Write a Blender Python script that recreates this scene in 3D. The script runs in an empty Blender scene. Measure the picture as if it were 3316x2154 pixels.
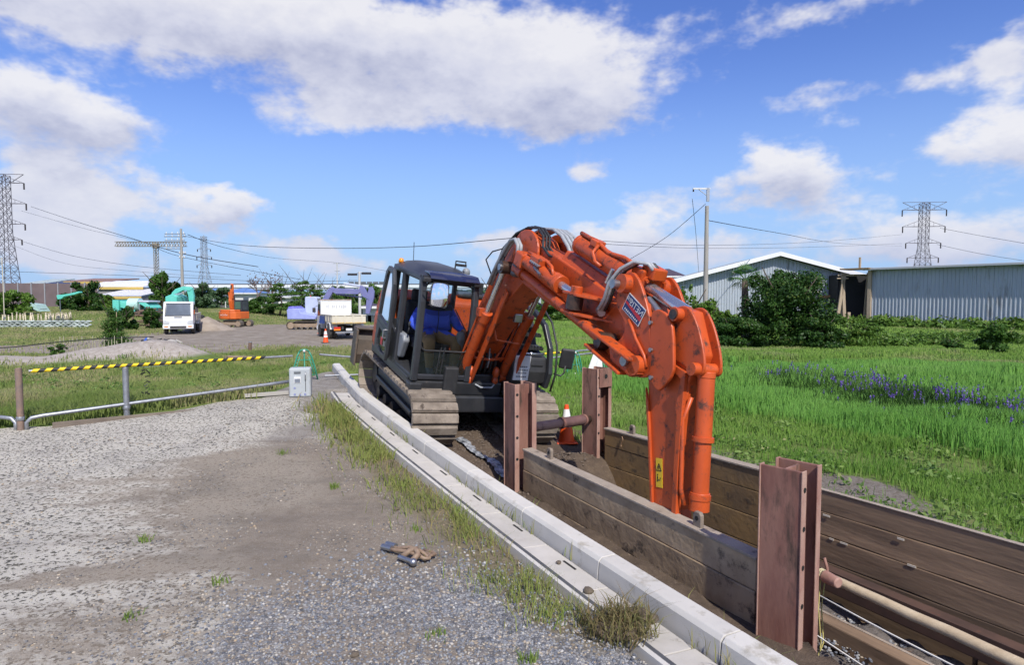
import bpy, bmesh, math, random
import numpy as np
from mathutils import Vector, Matrix, noise as mnoise
random.seed(7); rng = np.random.default_rng(7)
R = math.radians
scene = bpy.context.scene
col = scene.collection

# ------------------------------------------------------------------ camera
CAMH = 2.4
cam_data = bpy.data.cameras.new('camera'); cam = bpy.data.objects.new('camera', cam_data); col.objects.link(cam)
cam_data.sensor_width = 36.0; cam_data.lens = 21.93; cam_data.clip_start = 0.05; cam_data.clip_end = 6000
cam.location = (0, 0, CAMH); cam.rotation_euler = (R(90 - 3.08), 0, 0)
scene.camera = cam
scene.render.resolution_x = 1024; scene.render.resolution_y = 666
scene.view_settings.view_transform = 'Standard'; scene.view_settings.look = 'None'
scene.view_settings.exposure = 0.2; scene.view_settings.gamma = 1.0
scene.view_settings.use_curve_mapping = False
scene.render.engine = 'CYCLES'
cy = scene.cycles
cy.use_adaptive_sampling = True; cy.adaptive_threshold = 0.03; cy.use_denoising = True; cy.time_limit = 780
cy.max_bounces = 5; cy.diffuse_bounces = 2; cy.glossy_bounces = 3; cy.transmission_bounces = 4; cy.transparent_max_bounces = 8
cy.caustics_reflective = False; cy.caustics_refractive = False

# ------------------------------------------------------------------ sun and sky
SUN = Vector((0.30, -0.90, 1.0)).normalized()          # direction towards the sun: behind the camera, to the right
sun_data = bpy.data.lights.new('sun', 'SUN'); sun = bpy.data.objects.new('sun', sun_data); col.objects.link(sun)
sun_data.energy = 4.4; sun_data.angle = R(0.55); sun_data.color = (1.0, 0.955, 0.88)
sun.rotation_euler = SUN.to_track_quat('Z', 'Y').to_euler(); sun.location = (0, -20, 40)

world = bpy.data.worlds.new('World'); scene.world = world; world.use_nodes = True
world.cycles.sampling_method = 'MANUAL'; world.cycles.sample_map_resolution = 256

def build_world():
    nt = world.node_tree; N = nt.nodes; L = nt.links; N.clear()
    def n(t, **k):
        x = N.new(t)
        for a, b in k.items(): setattr(x, a, b)
        return x
    def m(op, a, b=None, c=None, clamp=False):
        x = n('ShaderNodeMath', operation=op); x.use_clamp = clamp
        for i, v in enumerate((a, b, c)):
            if v is None: continue
            if isinstance(v, (int, float)): x.inputs[i].default_value = v
            else: L.new(v, x.inputs[i])
        return x.outputs[0]
    sky = n('ShaderNodeTexSky', sky_type='NISHITA'); sky.sun_disc = False
    sky.sun_elevation = math.asin(SUN.z); sky.sun_rotation = math.atan2(SUN.x, SUN.y)
    sky.altitude = 0; sky.air_density = 1.0; sky.dust_density = 0.35; sky.ozone_density = 3.2
    hs = n('ShaderNodeHueSaturation'); hs.inputs['Hue'].default_value = 0.522; hs.inputs['Saturation'].default_value = 1.22; hs.inputs['Value'].default_value = 1.3
    L.new(sky.outputs[0], hs.inputs['Color'])
    tc = n('ShaderNodeTexCoord'); sep = n('ShaderNodeSeparateXYZ'); L.new(tc.outputs['Generated'], sep.inputs[0])
    X, Y, Z = sep.outputs
    # wisps displace the direction so that cloud edges are ragged
    nz = n('ShaderNodeTexNoise'); nz.inputs['Scale'].default_value = 9.0; nz.inputs['Detail'].default_value = 5.0
    nz.inputs['Roughness'].default_value = 0.58
    mp = n('ShaderNodeMapping'); mp.inputs['Scale'].default_value = (1, 1, 1.7); L.new(tc.outputs['Generated'], mp.inputs[0])
    L.new(mp.outputs[0], nz.inputs['Vector'])
    nc = n('ShaderNodeSeparateColor'); L.new(nz.outputs['Color'], nc.inputs[0])
    nb = n('ShaderNodeTexNoise'); nb.inputs['Scale'].default_value = 26.0; nb.inputs['Detail'].default_value = 3.0
    nb.inputs['Roughness'].default_value = 0.6
    L.new(mp.outputs[0], nb.inputs['Vector'])
    az = m('MULTIPLY', m('ARCTAN2', X, Y), 57.2958)
    el = m('MULTIPLY', m('ARCSINE', Z), 57.2958)
    az = m('ADD', az, m('MULTIPLY', m('SUBTRACT', nc.outputs[0], 0.5), 9.0))
    el = m('ADD', el, m('MULTIPLY', m('SUBTRACT', nc.outputs[1], 0.5), 5.5))
    # cloud masses: azimuth, elevation, half-widths in degrees, weight
    C = [(-14, 22.2, 25, 4.0, 1.0), (-36, 20.8, 11, 2.4, .9), (4.8, 17.4, 9.5, 3.6, 1.0), (-14, 16.0, 7, 2.4, .85), (-35.5, 13.6, 6.2, 2.5, 1.05),
         (25.5, 22.2, 8, 1.6, .5), (38.5, 16.2, 3.2, 2.2, .85), (32.4, 15.8, 2.6, 1.3, .56), (26.0, 15.6, 3.6, 1.6, .56), (38, 11.0, 4.4, 2.3, .9),
         (23.6, 10.0, 5.6, 2.5, 1.05), (10.2, 5.4, 4.2, 2.1, 1.0), (-23.9, 7.6, 3.8, 1.7, .95), (-33.4, 8.5, 5.2, 2.2, .85), (-38, 6.6, 5.0, 3.2, .72),
         (33.8, 4.6, 9.5, 2.8, .95), (-0.8, 5.0, 3.6, 1.6, .8), (-17.9, 3.8, 4.4, 1.5, .75), (13.2, 8.8, 3.8, 1.7, .58),
         (7.4, 11.0, 2.2, 1.4, .58), (-36, 3.0, 10, 2.4, .7), (18, 4.0, 5.0, 1.5, .66), (-62, 20, 11, 5, .95), (60, 14, 9, 4.5, .9), (0, 42, 20, 6, .9), (-8, 2.4, 12, 1.4, .5)]
    cxy = n('ShaderNodeCombineXYZ'); L.new(az, cxy.inputs[0]); L.new(el, cxy.inputs[1])
    tot = None; vs = None
    for k, (a, e, ra, re, w) in enumerate(C):
        v = n('ShaderNodeVectorMath', operation='MULTIPLY_ADD'); L.new(cxy.outputs[0], v.inputs[0])
        v.inputs[1].default_value = (1 / ra, 1 / re, 0); v.inputs[2].default_value = (-a / ra, -e / re, 0)
        d = n('ShaderNodeVectorMath', operation='DOT_PRODUCT'); L.new(v.outputs[0], d.inputs[0]); L.new(v.outputs[0], d.inputs[1])
        g = m('EXPONENT', m('MULTIPLY_ADD', d.outputs['Value'], -0.9, math.log(w)))
        tot = g if tot is None else m('ADD', tot, g)
        if k in (0, 2, 4, 9, 10, 11, 12, 15):
            sc = n('ShaderNodeVectorMath', operation='SCALE'); L.new(v.outputs[0], sc.inputs[0]); L.new(g, sc.inputs['Scale'])
            if vs is None: vs = sc.outputs[0]
            else:
                ad = n('ShaderNodeVectorMath', operation='ADD'); L.new(vs, ad.inputs[0]); L.new(sc.outputs[0], ad.inputs[1]); vs = ad.outputs[0]
    # the rest of the sky carries the same broken cumulus
    away = n('ShaderNodeMapRange', interpolation_type='SMOOTHSTEP'); L.new(m('ABSOLUTE', az), away.inputs[0]); away.inputs[1].default_value = 55; away.inputs[2].default_value = 85
    tot = m('ADD', tot, m('MULTIPLY', away.outputs[0], m('MULTIPLY_ADD', nc.outputs[0], 3.0, -1.05)))
    sv = n('ShaderNodeSeparateXYZ'); L.new(vs, sv.inputs[0]); hi = sv.outputs[1]
    fine = m('MULTIPLY', m('SUBTRACT', nb.outputs['Fac'], 0.5), 0.62)
    fine2 = m('MULTIPLY', m('SUBTRACT', nc.outputs[2], 0.5), 0.7)
    dens = m('ADD', m('ADD', tot, fine), fine2)
    cov = n('ShaderNodeMapRange', interpolation_type='SMOOTHSTEP'); L.new(dens, cov.inputs[0])
    cov.inputs[1].default_value = 0.34; cov.inputs[2].default_value = 0.80
    # fade clouds out below the horizon
    hz = n('ShaderNodeMapRange'); L.new(Z, hz.inputs[0]); hz.inputs[1].default_value = -0.01; hz.inputs[2].default_value = 0.02
    cf = m('MULTIPLY', cov.outputs[0], hz.outputs[0])
    # tops of each mass catch the light, the bases are greyer
    top = m('ADD', m('MULTIPLY', hi, 0.95), m('ADD', m('MULTIPLY', fine, 1.0), m('ADD', m('MULTIPLY', fine2, 0.8), 0.66)), clamp=True)
    ramp = n('ShaderNodeValToRGB'); L.new(top, ramp.inputs[0])
    e = ramp.color_ramp.elements
    e[0].position = 0.1; e[0].color = (3.5, 3.7, 4.9, 1)
    e[1].position = 0.95; e[1].color = (6.7, 6.65, 6.9, 1)
    x = e.new(0.5); x.color = (5.3, 5.4, 6.2, 1)
    # thin veil that whitens the air towards the horizon
    veil = n('ShaderNodeMapRange', interpolation_type='SMOOTHSTEP'); L.new(Z, veil.inputs[0])
    veil.inputs[1].default_value = 0.36; veil.inputs[2].default_value = 0.0; veil.inputs[3].default_value = 0.0; veil.inputs[4].default_value = 0.9
    mv = n('ShaderNodeMix', data_type='RGBA'); L.new(veil.outputs[0], mv.inputs[0]); L.new(hs.outputs[0], mv.inputs[6]); mv.inputs[7].default_value = (2.45, 3.95, 6.7, 1)
    # distant clouds low down take the blue of the air in front of them
    air = n('ShaderNodeMapRange', interpolation_type='SMOOTHSTEP'); L.new(Z, air.inputs[0]); air.inputs[1].default_value = 0.17; air.inputs[2].default_value = 0.0; air.inputs[3].default_value = 0.0; air.inputs[4].default_value = 0.6
    ma = n('ShaderNodeMix', data_type='RGBA'); L.new(air.outputs[0], ma.inputs[0]); L.new(ramp.outputs[0], ma.inputs[6]); ma.inputs[7].default_value = (4.4, 4.75, 6.2, 1)
    mx = n('ShaderNodeMix', data_type='RGBA'); L.new(m('MULTIPLY', cf, 0.93), mx.inputs[0]); L.new(mv.outputs[2], mx.inputs[6]); L.new(ma.outputs[2], mx.inputs[7])
    bg = n('ShaderNodeBackground'); bg.inputs['Strength'].default_value = 0.115; L.new(mx.outputs[2], bg.inputs[0])
    out = n('ShaderNodeOutputWorld'); L.new(bg.outputs[0], out.inputs[0])
build_world()

# ------------------------------------------------------------------ helpers
class MB:
    def __init__(s): s.v = []; s.f = []
    def add(s, vs, fs):
        b = len(s.v); s.v += [tuple(x) for x in vs]; s.f += [tuple(i + b for i in f) for f in fs]; return s
    def box(s, c, d, rot=None, M=None, taper=1.0):
        hx, hy, hz = d[0] / 2, d[1] / 2, d[2] / 2
        vs = [Vector((sx * hx * (taper if sz > 0 else 1), sy * hy * (taper if sz > 0 else 1), sz * hz)) for sz in (-1, 1) for sy in (-1, 1) for sx in (-1, 1)]
        if rot is not None:
            from mathutils import Euler
            Rm = Euler(rot).to_matrix(); vs = [Rm @ v for v in vs]
        if M is not None: vs = [M @ v for v in vs]
        c = Vector(c); vs = [v + c for v in vs]
        return s.add(vs, [(0, 2, 3, 1), (4, 5, 7, 6), (0, 1, 5, 4), (1, 3, 7, 5), (3, 2, 6, 7), (2, 0, 4, 6)])
    def bb(s, x0, x1, y0, y1, z0, z1):
        return s.box(((x0 + x1) / 2, (y0 + y1) / 2, (z0 + z1) / 2), (x1 - x0, y1 - y0, z1 - z0))
    def hexa(s, a, b):          # two quads a (bottom, ccw from above) and b (top)
        return s.add(list(a) + list(b), [(3, 2, 1, 0), (4, 5, 6, 7), (0, 1, 5, 4), (1, 2, 6, 5), (2, 3, 7, 6), (3, 0, 4, 7)])
    def cyl(s, p0, p1, r0, r1=None, n=12, cap=True):
        p0 = Vector(p0); p1 = Vector(p1); r1 = r0 if r1 is None else r1
        d = (p1 - p0).normalized(); a = d.orthogonal().normalized(); b = d.cross(a)
        vs = []
        for p, r in ((p0, r0), (p1, r1)):
            for i in range(n):
                t = 2 * math.pi * i / n; vs.append(p + a * (r * math.cos(t)) + b * (r * math.sin(t)))
        fs = [(i, (i + 1) % n, n + (i + 1) % n, n + i) for i in range(n)]
        if cap: fs += [tuple(reversed(range(n))), tuple(range(n, 2 * n))]
        return s.add(vs, fs)
    def tube(s, pts, r, n=8, cap=True):
        pts = [Vector(p) for p in pts]; vs = []; m = len(pts)
        rr = r if isinstance(r, (list, tuple)) else [r] * m
        up = None
        for i, p in enumerate(pts):
            d = (pts[min(i + 1, m - 1)] - pts[max(i - 1, 0)]).normalized()
            if up is None: up = d.orthogonal().normalized()
            a = (up - d * up.dot(d))
            a = a.normalized() if a.length > 1e-6 else d.orthogonal().normalized()
            up = a; b = d.cross(a)
            for k in range(n):
                t = 2 * math.pi * k / n; vs.append(p + a * (rr[i] * math.cos(t)) + b * (rr[i] * math.sin(t)))
        fs = [(i * n + k, i * n + (k + 1) % n, (i + 1) * n + (k + 1) % n, (i + 1) * n + k) for i in range(m - 1) for k in range(n)]
        if cap: fs += [tuple(reversed(range(n))), tuple(range((m - 1) * n, m * n))]
        return s.add(vs, fs)
    def prism(s, poly, y0, y1, M=None, axis='y'):   # poly in (x,z), extruded along y (or axis 'x': poly (y,z); 'z': poly (x,y))
        n = len(poly); vs = []
        for y in (y0, y1):
            for (a, b) in poly:
                vs.append(Vector((a, y, b)) if axis == 'y' else Vector((y, a, b)) if axis == 'x' else Vector((a, b, y)))
        if M is not None: vs = [M @ v for v in vs]
        fs = [(i, (i + 1) % n, n + (i + 1) % n, n + i) for i in range(n)] + [tuple(reversed(range(n))), tuple(range(n, 2 * n))]
        return s.add(vs, fs)
    def lathe(s, prof, n=16, c=(0, 0, 0), M=None, cap=True):   # prof list of (r,z)
        vs = []; k = len(prof)
        for (r, z) in prof:
            for i in range(n):
                t = 2 * math.pi * i / n; v = Vector((r * math.cos(t), r * math.sin(t), z))
                if M is not None: v = M @ v
                vs.append(v + Vector(c))
        fs = [(j * n + i, j * n + (i + 1) % n, (j + 1) * n + (i + 1) % n, (j + 1) * n + i) for j in range(k - 1) for i in range(n)]
        if cap: fs += [tuple(reversed(range(n))), tuple(range((k - 1) * n, k * n))]
        return s.add(vs, fs)
    def ball(s, c, r, n=10, m=7):
        if not isinstance(r, (tuple, list)): r = (r, r, r)
        prof = [(math.sin(math.pi * j / m), -math.cos(math.pi * j / m)) for j in range(m + 1)]
        prof[0] = (.02, -1); prof[-1] = (.02, 1)
        M = Matrix.Diagonal(Vector(r))
        return s.lathe(prof, n, c, M)
    def mesh(s, name='mesh', smooth=False):
        me = bpy.data.meshes.new(name); me.from_pydata(s.v, [], s.f); me.update()
        bm = bmesh.new(); bm.from_mesh(me); bmesh.ops.recalc_face_normals(bm, faces=bm.faces); bm.to_mesh(me); bm.free()
        if smooth: me.polygons.foreach_set('use_smooth', [True] * len(me.polygons))
        return me
    def build(s, name, mat, parent=None, bevel=0, smooth=False, seg=2, label=None, autos=None):
        o = link(name, s.mesh(name, smooth or autos is not None), mat, parent)
        if bevel:
            b = o.modifiers.new('bevel', 'BEVEL'); b.width = bevel; b.segments = seg; b.limit_method = 'ANGLE'; b.angle_limit = R(40); b.harden_normals = False
        if autos is not None:
            try: o.data.set_sharp_from_angle(angle=R(autos))
            except Exception: pass
        if label: o['label'] = label
        return o

def link(name, me, mat, parent=None):
    o = bpy.data.objects.new(name, me); col.objects.link(o)
    if mat is not None and me is not None and len(me.materials) == 0: me.materials.append(mat)
    if parent is not None: o.parent = parent
    return o
def thing(name, label, cat, loc=(0, 0, 0), rz=0.0, group=None, M=None):
    o = bpy.data.objects.new(name, None); col.objects.link(o); o.empty_display_size = 0.2
    o.location = loc; o.rotation_euler = (0, 0, rz); o['kind'] = 'thing'
    if M is not None: o.matrix_world = M
    return tag(o, label, cat, group)
def tag(o, label, cat, group=None, kind=None):
    if label: o['label'] = label
    if cat: o['category'] = cat
    if group: o['group'] = group
    if kind: o['kind'] = kind
    return o
def struct(o): o['kind'] = 'structure'; return o
def copy_tree(o, parent=None):
    c = o.copy(); col.objects.link(c); c.parent = parent
    for ch in list(o.children): copy_tree(ch, c)
    return c
def npmesh(name, verts, faces, mat, parent=None, smooth=False, link_it=True):
    """verts (n,3) array, faces (m,k) array with equal k"""
    verts = np.asarray(verts, dtype=np.float32); faces = np.asarray(faces, dtype=np.int32)
    me = bpy.data.meshes.new(name); k = faces.shape[1]
    me.vertices.add(len(verts)); me.vertices.foreach_set('co', verts.ravel())
    me.loops.add(faces.size); me.loops.foreach_set('vertex_index', faces.ravel())
    me.polygons.add(len(faces)); me.polygons.foreach_set('loop_start', np.arange(0, faces.size, k, dtype=np.int32))
    try: me.polygons.foreach_set('loop_total', np.full(len(faces), k, dtype=np.int32))
    except Exception: pass
    if smooth: me.polygons.foreach_set('use_smooth', np.ones(len(faces), dtype=bool))
    me.update(calc_edges=True); me.validate()
    return link(name, me, mat, parent) if link_it else me
def vcol(me, name, arr):
    a = me.color_attributes.new(name, 'FLOAT_COLOR', 'POINT')
    arr = np.asarray(arr, dtype=np.float32)
    if arr.shape[1] == 3: arr = np.concatenate([arr, np.ones((len(arr), 1), np.float32)], 1)
    a.data.foreach_set('color', arr.ravel())
def sstep(a, b, x):
    t = np.clip((x - a) / (b - a), 0, 1); return t * t * (3 - 2 * t)
def vnoise(x, y, seed=0, octv=3):
    """cheap smooth value noise on numpy arrays"""
    x = np.asarray(x, float); y = np.asarray(y, float); out = np.zeros(np.broadcast(x, y).shape); amp = 1; tot = 0
    for o in range(octv):
        xi = np.floor(x).astype(np.int64); yi = np.floor(y).astype(np.int64); fx = x - xi; fy = y - yi
        fx = fx * fx * (3 - 2 * fx); fy = fy * fy * (3 - 2 * fy)
        def h(a, b):
            n = (a * 374761393 + b * 668265263 + (seed + o) * 1274126177) & 0x7fffffff
            n = (n ^ (n >> 13)) * 1274126177 & 0x7fffffff
            return ((n ^ (n >> 16)) & 0xffff) / 65535.0
        v = (h(xi, yi) * (1 - fx) + h(xi + 1, yi) * fx) * (1 - fy) + (h(xi, yi + 1) * (1 - fx) + h(xi + 1, yi + 1) * fx) * fy
        out += amp * v; tot += amp; amp *= .5; x = x * 2.03 + 11.3; y = y * 2.03 + 5.7
    return out / tot

def rnd_poly(poly, it=1, c=.22):
    for _ in range(it):
        q = []
        for i in range(len(poly)):
            a = poly[i]; b = poly[(i + 1) % len(poly)]; q += [(a[0] + (b[0] - a[0]) * c, a[1] + (b[1] - a[1]) * c), (a[0] + (b[0] - a[0]) * (1 - c), a[1] + (b[1] - a[1]) * (1 - c))]
        poly = q
    return poly
# ------------------------------------------------------------------ materials
MATS = {}
def mat(name, c, rough=0.6, metal=0.0, c2=None, scale=3.0, mix=0.6, dirt=None, dirt_amt=0.0, dirt_scale=5.0, bump=0.0, bump_scale=40.0, spec=0.5, stretch=(1, 1, 1), rnd=0.0, coat=0.0):
    if name in MATS: return MATS[name]
    mt = bpy.data.materials.new(name); mt.use_nodes = True; MATS[name] = mt
    nt = mt.node_tree; N = nt.nodes; L = nt.links; b = N['Principled BSDF']
    b.inputs['Roughness'].default_value = rough; b.inputs['Metallic'].default_value = metal
    b.inputs['Specular IOR Level'].default_value = spec
    if coat: b.inputs['Coat Weight'].default_value = coat; b.inputs['Coat Roughness'].default_value = 0.15
    c = tuple(c) + (1,) if len(c) == 3 else c
    b.inputs['Base Color'].default_value = c
    tc = N.new('ShaderNodeTexCoord'); mp = N.new('ShaderNodeMapping'); mp.inputs['Scale'].default_value = stretch
    L.new(tc.outputs['Object'], mp.inputs[0])
    oi = N.new('ShaderNodeObjectInfo')
    off = N.new('ShaderNodeVectorMath'); off.operation = 'ADD'; sc = N.new('ShaderNodeVectorMath'); sc.operation = 'SCALE'
    cmb = N.new('ShaderNodeCombineXYZ')
    for i in range(3): L.new(oi.outputs['Random'], cmb.inputs[i])
    L.new(cmb.outputs[0], sc.inputs[0]); sc.inputs['Scale'].default_value = 37.0
    L.new(mp.outputs[0], off.inputs[0]); L.new(sc.outputs[0], off.inputs[1])
    vec = off.outputs[0]; cur = None
    if c2 is not None:
        nz = N.new('ShaderNodeTexNoise'); nz.inputs['Scale'].default_value = scale; nz.inputs['Detail'].default_value = 6; nz.inputs['Roughness'].default_value = 0.62
        L.new(vec, nz.inputs['Vector'])
        mr = N.new('ShaderNodeMapRange'); mr.inputs[1].default_value = 0.34; mr.inputs[2].default_value = 0.68; mr.inputs[4].default_value = mix * 1.5; mr.clamp = True
        L.new(nz.outputs['Fac'], mr.inputs[0])
        mx = N.new('ShaderNodeMix'); mx.data_type = 'RGBA'; L.new(mr.outputs[0], mx.inputs[0]); mx.inputs[6].default_value = c; mx.inputs[7].default_value = tuple(c2) + (1,)
        cur = mx.outputs[2]
    if dirt is not None:
        nd = N.new('ShaderNodeTexNoise'); nd.inputs['Scale'].default_value = dirt_scale; nd.inputs['Detail'].default_value = 9; nd.inputs['Roughness'].default_value = 0.7
        L.new(vec, nd.inputs['Vector'])
        md = N.new('ShaderNodeMapRange'); md.inputs[1].default_value = 0.72 - 0.4 * dirt_amt; md.inputs[2].default_value = 0.80 - 0.32 * dirt_amt; md.clamp = True
        L.new(nd.outputs['Fac'], md.inputs[0])
        m2 = N.new('ShaderNodeMix'); m2.data_type = 'RGBA'; L.new(md.outputs[0], m2.inputs[0])
        if cur is not None: L.new(cur, m2.inputs[6])
        else: m2.inputs[6].default_value = c
        m2.inputs[7].default_value = tuple(dirt) + (1,); cur = m2.outputs[2]
        rr = N.new('ShaderNodeMapRange'); rr.inputs[3].default_value = rough; rr.inputs[4].default_value = min(1, rough + 0.3); L.new(md.outputs[0], rr.inputs[0]); L.new(rr.outputs[0], b.inputs['Roughness'])
    if rnd:
        hv = N.new('ShaderNodeHueSaturation')
        mv = N.new('ShaderNodeMapRange'); mv.inputs[3].default_value = 1 - rnd; mv.inputs[4].default_value = 1 + rnd; L.new(oi.outputs['Random'], mv.inputs[0]); L.new(mv.outputs[0], hv.inputs['Value'])
        if cur is not None: L.new(cur, hv.inputs['Color'])
        else: hv.inputs['Color'].default_value = c
        cur = hv.outputs[0]
    if cur is not None: L.new(cur, b.inputs['Base Color'])
    if bump:
        nb = N.new('ShaderNodeTexNoise'); nb.inputs['Scale'].default_value = bump_scale; nb.inputs['Detail'].default_value = 5; L.new(vec, nb.inputs['Vector'])
        bp = N.new('ShaderNodeBump'); bp.inputs['Strength'].default_value = bump; bp.inputs['Distance'].default_value = 0.02; L.new(nb.outputs['Fac'], bp.inputs['Height']); L.new(bp.outputs[0], b.inputs['Normal'])
    return mt
def glass_mat(name, tint=(.8, .9, .88), refl=0.12, opac=0.15, body=(.05, .07, .07)):
    if name in MATS: return MATS[name]
    mt = bpy.data.materials.new(name); mt.use_nodes = True; MATS[name] = mt
    N = mt.node_tree.nodes; L = mt.node_tree.links; N.clear()
    tr = N.new('ShaderNodeBsdfTransparent'); tr.inputs[0].default_value = tuple(tint) + (1,)
    gl = N.new('ShaderNodeBsdfGlossy'); gl.inputs['Roughness'].default_value = 0.03; gl.inputs[0].default_value = (1, 1, 1, 1)
    df = N.new('ShaderNodeBsdfDiffuse'); df.inputs[0].default_value = tuple(body) + (1,)
    fr = N.new('ShaderNodeFresnel'); fr.inputs[0].default_value = 1.45
    ad = N.new('ShaderNodeMath'); ad.operation = 'ADD'; ad.inputs[1].default_value = refl; ad.use_clamp = True; L.new(fr.outputs[0], ad.inputs[0])
    m0 = N.new('ShaderNodeMixShader'); m0.inputs[0].default_value = opac; L.new(tr.outputs[0], m0.inputs[1]); L.new(df.outputs[0], m0.inputs[2])
    m1 = N.new('ShaderNodeMixShader'); L.new(ad.outputs[0], m1.inputs[0]); L.new(m0.outputs[0], m1.inputs[1]); L.new(gl.outputs[0], m1.inputs[2])
    o = N.new('ShaderNodeOutputMaterial'); L.new(m1.outputs[0], o.inputs[0])
    return mt
def leaf_mat(name, c1, c2, rough=0.55, trans=0.3, c3=None, up=0.0):
    """foliage: colour varies per blade/leaf through the vertex colour 'tint' (0..1)"""
    if name in MATS: return MATS[name]
    mt = bpy.data.materials.new(name); mt.use_nodes = True; MATS[name] = mt
    N = mt.node_tree.nodes; L = mt.node_tree.links; N.clear()
    at = N.new('ShaderNodeAttribute'); at.attribute_name = 'tint'
    sp = N.new('ShaderNodeSeparateColor'); L.new(at.outputs['Color'], sp.inputs[0])
    mx = N.new('ShaderNodeMix'); mx.data_type = 'RGBA'; L.new(sp.outputs[0], mx.inputs[0]); mx.inputs[6].default_value = tuple(c1) + (1,); mx.inputs[7].default_value = tuple(c2) + (1,)
    m2 = N.new('ShaderNodeMix'); m2.data_type = 'RGBA'; L.new(sp.outputs[1], m2.inputs[0]); L.new(mx.outputs[2], m2.inputs[6]); m2.inputs[7].default_value = tuple(c3 or (.32, .27, .10)) + (1,)
    pb = N.new('ShaderNodeBsdfPrincipled'); pb.inputs['Roughness'].default_value = rough; pb.inputs['Specular IOR Level'].default_value = 0.25; L.new(m2.outputs[2], pb.inputs['Base Color'])
    tl = N.new('ShaderNodeBsdfTranslucent'); L.new(m2.outputs[2], tl.inputs[0])
    if up:      # blades catch light like the turf they stand in
        ge = N.new('ShaderNodeNewGeometry'); sc = N.new('ShaderNodeVectorMath'); sc.operation = 'SCALE'; sc.inputs['Scale'].default_value = 1 - up; L.new(ge.outputs['Normal'], sc.inputs[0])
        ad = N.new('ShaderNodeVectorMath'); ad.operation = 'ADD'; ad.inputs[1].default_value = (0, 0, up); L.new(sc.outputs[0], ad.inputs[0]); nn = N.new('ShaderNodeVectorMath'); nn.operation = 'NORMALIZE'; L.new(ad.outputs[0], nn.inputs[0]); L.new(nn.outputs[0], pb.inputs['Normal'])
    ms = N.new('ShaderNodeMixShader'); ms.inputs[0].default_value = trans; L.new(pb.outputs[0], ms.inputs[1]); L.new(tl.outputs[0], ms.inputs[2])
    o = N.new('ShaderNodeOutputMaterial'); L.new(ms.outputs[0], o.inputs[0])
    return mt

MUD = (.17, .125, .085); RUST = (.16, .065, .03); BLACKD = (.035, .03, .028)
orange = mat('orange_paint', (.54, .085, .016), .42, c2=(.40, .062, .014), scale=2.5, mix=.6, dirt=(.085, .034, .022), dirt_amt=.44, dirt_scale=8, bump=.06, bump_scale=9)
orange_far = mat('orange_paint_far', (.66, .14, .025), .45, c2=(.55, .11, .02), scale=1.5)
dark_steel = mat('dark_steel', (.022, .024, .028), .42, c2=(.04, .04, .042), scale=4, dirt=(.13, .105, .08), dirt_amt=.16, dirt_scale=6, bump=.05)
cab_grey = mat('cab_grey_paint', (.026, .028, .034), .36, c2=(.04, .042, .048), scale=3, dirt=(.15, .13, .11), dirt_amt=.1, dirt_scale=8)
black_plastic = mat('black_plastic', (.02, .02, .023), .55, c2=(.035, .035, .036), scale=6, dirt=(.12, .1, .08), dirt_amt=.12, bump=.1, bump_scale=90)
rubber = mat('rubber', (.02, .02, .02), .8, c2=(.05, .047, .043), scale=5, dirt=(.15, .12, .09), dirt_amt=.3)
grey_plastic = mat('grey_plastic', (.24, .26, .28), .5, c2=(.2, .21, .23), scale=8)
chrome = mat('chrome', (.62, .62, .63), .22, .85, spec=.6)
steel = mat('bare_steel', (.42, .43, .45), .38, .9, c2=(.3, .3, .31), scale=8)
galv = mat('galvanised_steel', (.42, .44, .47), .45, .75, c2=(.3, .31, .33), scale=10, mix=.7, dirt=(.2, .17, .14), dirt_amt=.12)
grease = mat('greasy_steel', (.022, .018, .016), .35, c2=(.09, .045, .03), scale=14, mix=.6)
hose_black = mat('hose_black', (.015, .015, .016), .5, c2=(.04, .04, .04), scale=20)
hose_grey = mat('hose_grey', (.36, .38, .4), .5, c2=(.25, .26, .27), scale=15)
mudshoe = mat('muddy_track_shoe', (.135, .108, .085), .85, c2=(.27, .225, .18), scale=3.5, mix=.7, dirt=(.06, .046, .036), dirt_amt=.36, dirt_scale=5, bump=.5, bump_scale=22, rnd=.22)
# ------------------------------------------------------------------ terrain
O = Vector((-1.24, 11.9, .17))                     # under the excavator
YAW, PIT, ROL = R(26.6), R(9.3), R(5.1)
FX, FY = math.sin(YAW), -math.cos(YAW)             # its forward direction on the ground
RX, RY = math.cos(YAW), math.sin(YAW)
TD = (.462, -.887); TN = (.887, .462); T0 = (.16, 8.61)   # trench direction (towards the camera), its right-hand normal, far left corner
def tr(d, n): return (T0[0] + TD[0] * d + TN[0] * n, T0[1] + TD[1] * d + TN[1] * n)
# front top edge of the kerb
KP = np.array([(3.55, -.3, .17), (2.6, 1.6, .17), (1.33, 4.08, .17), (.71, 5.31, .17), (-.04, 6.78, .18), (-.71, 7.98, .25), (-1.67, 9.62, .38), (-2.42, 10.95, .5), (-2.98, 12.0, .57), (-3.47, 13.19, .6), (-3.94, 14.36, .62), (-4.92, 16.97, .64)])
def resample(P, step):
    # smooth the line, then cut it into equal lengths
    seg = np.r_[0, np.cumsum(np.linalg.norm(np.diff(P, axis=0), axis=1))]
    n = int(seg[-1] / step) + 1; t = np.linspace(0, seg[-1], n)
    q = np.stack([np.interp(t, seg, P[:, i]) for i in range(3)], 1)
    for _ in range(6): q[1:-1] = .25 * q[:-2] + .5 * q[1:-1] + .25 * q[2:]
    return q
KL = resample(KP, .1)
KT = np.gradient(KL[:, :2], axis=0); KT /= np.linalg.norm(KT, axis=1)[:, None]
KN = np.stack([KT[:, 1], -KT[:, 0]], 1)            # to the right of the line as it runs away from the camera
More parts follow.
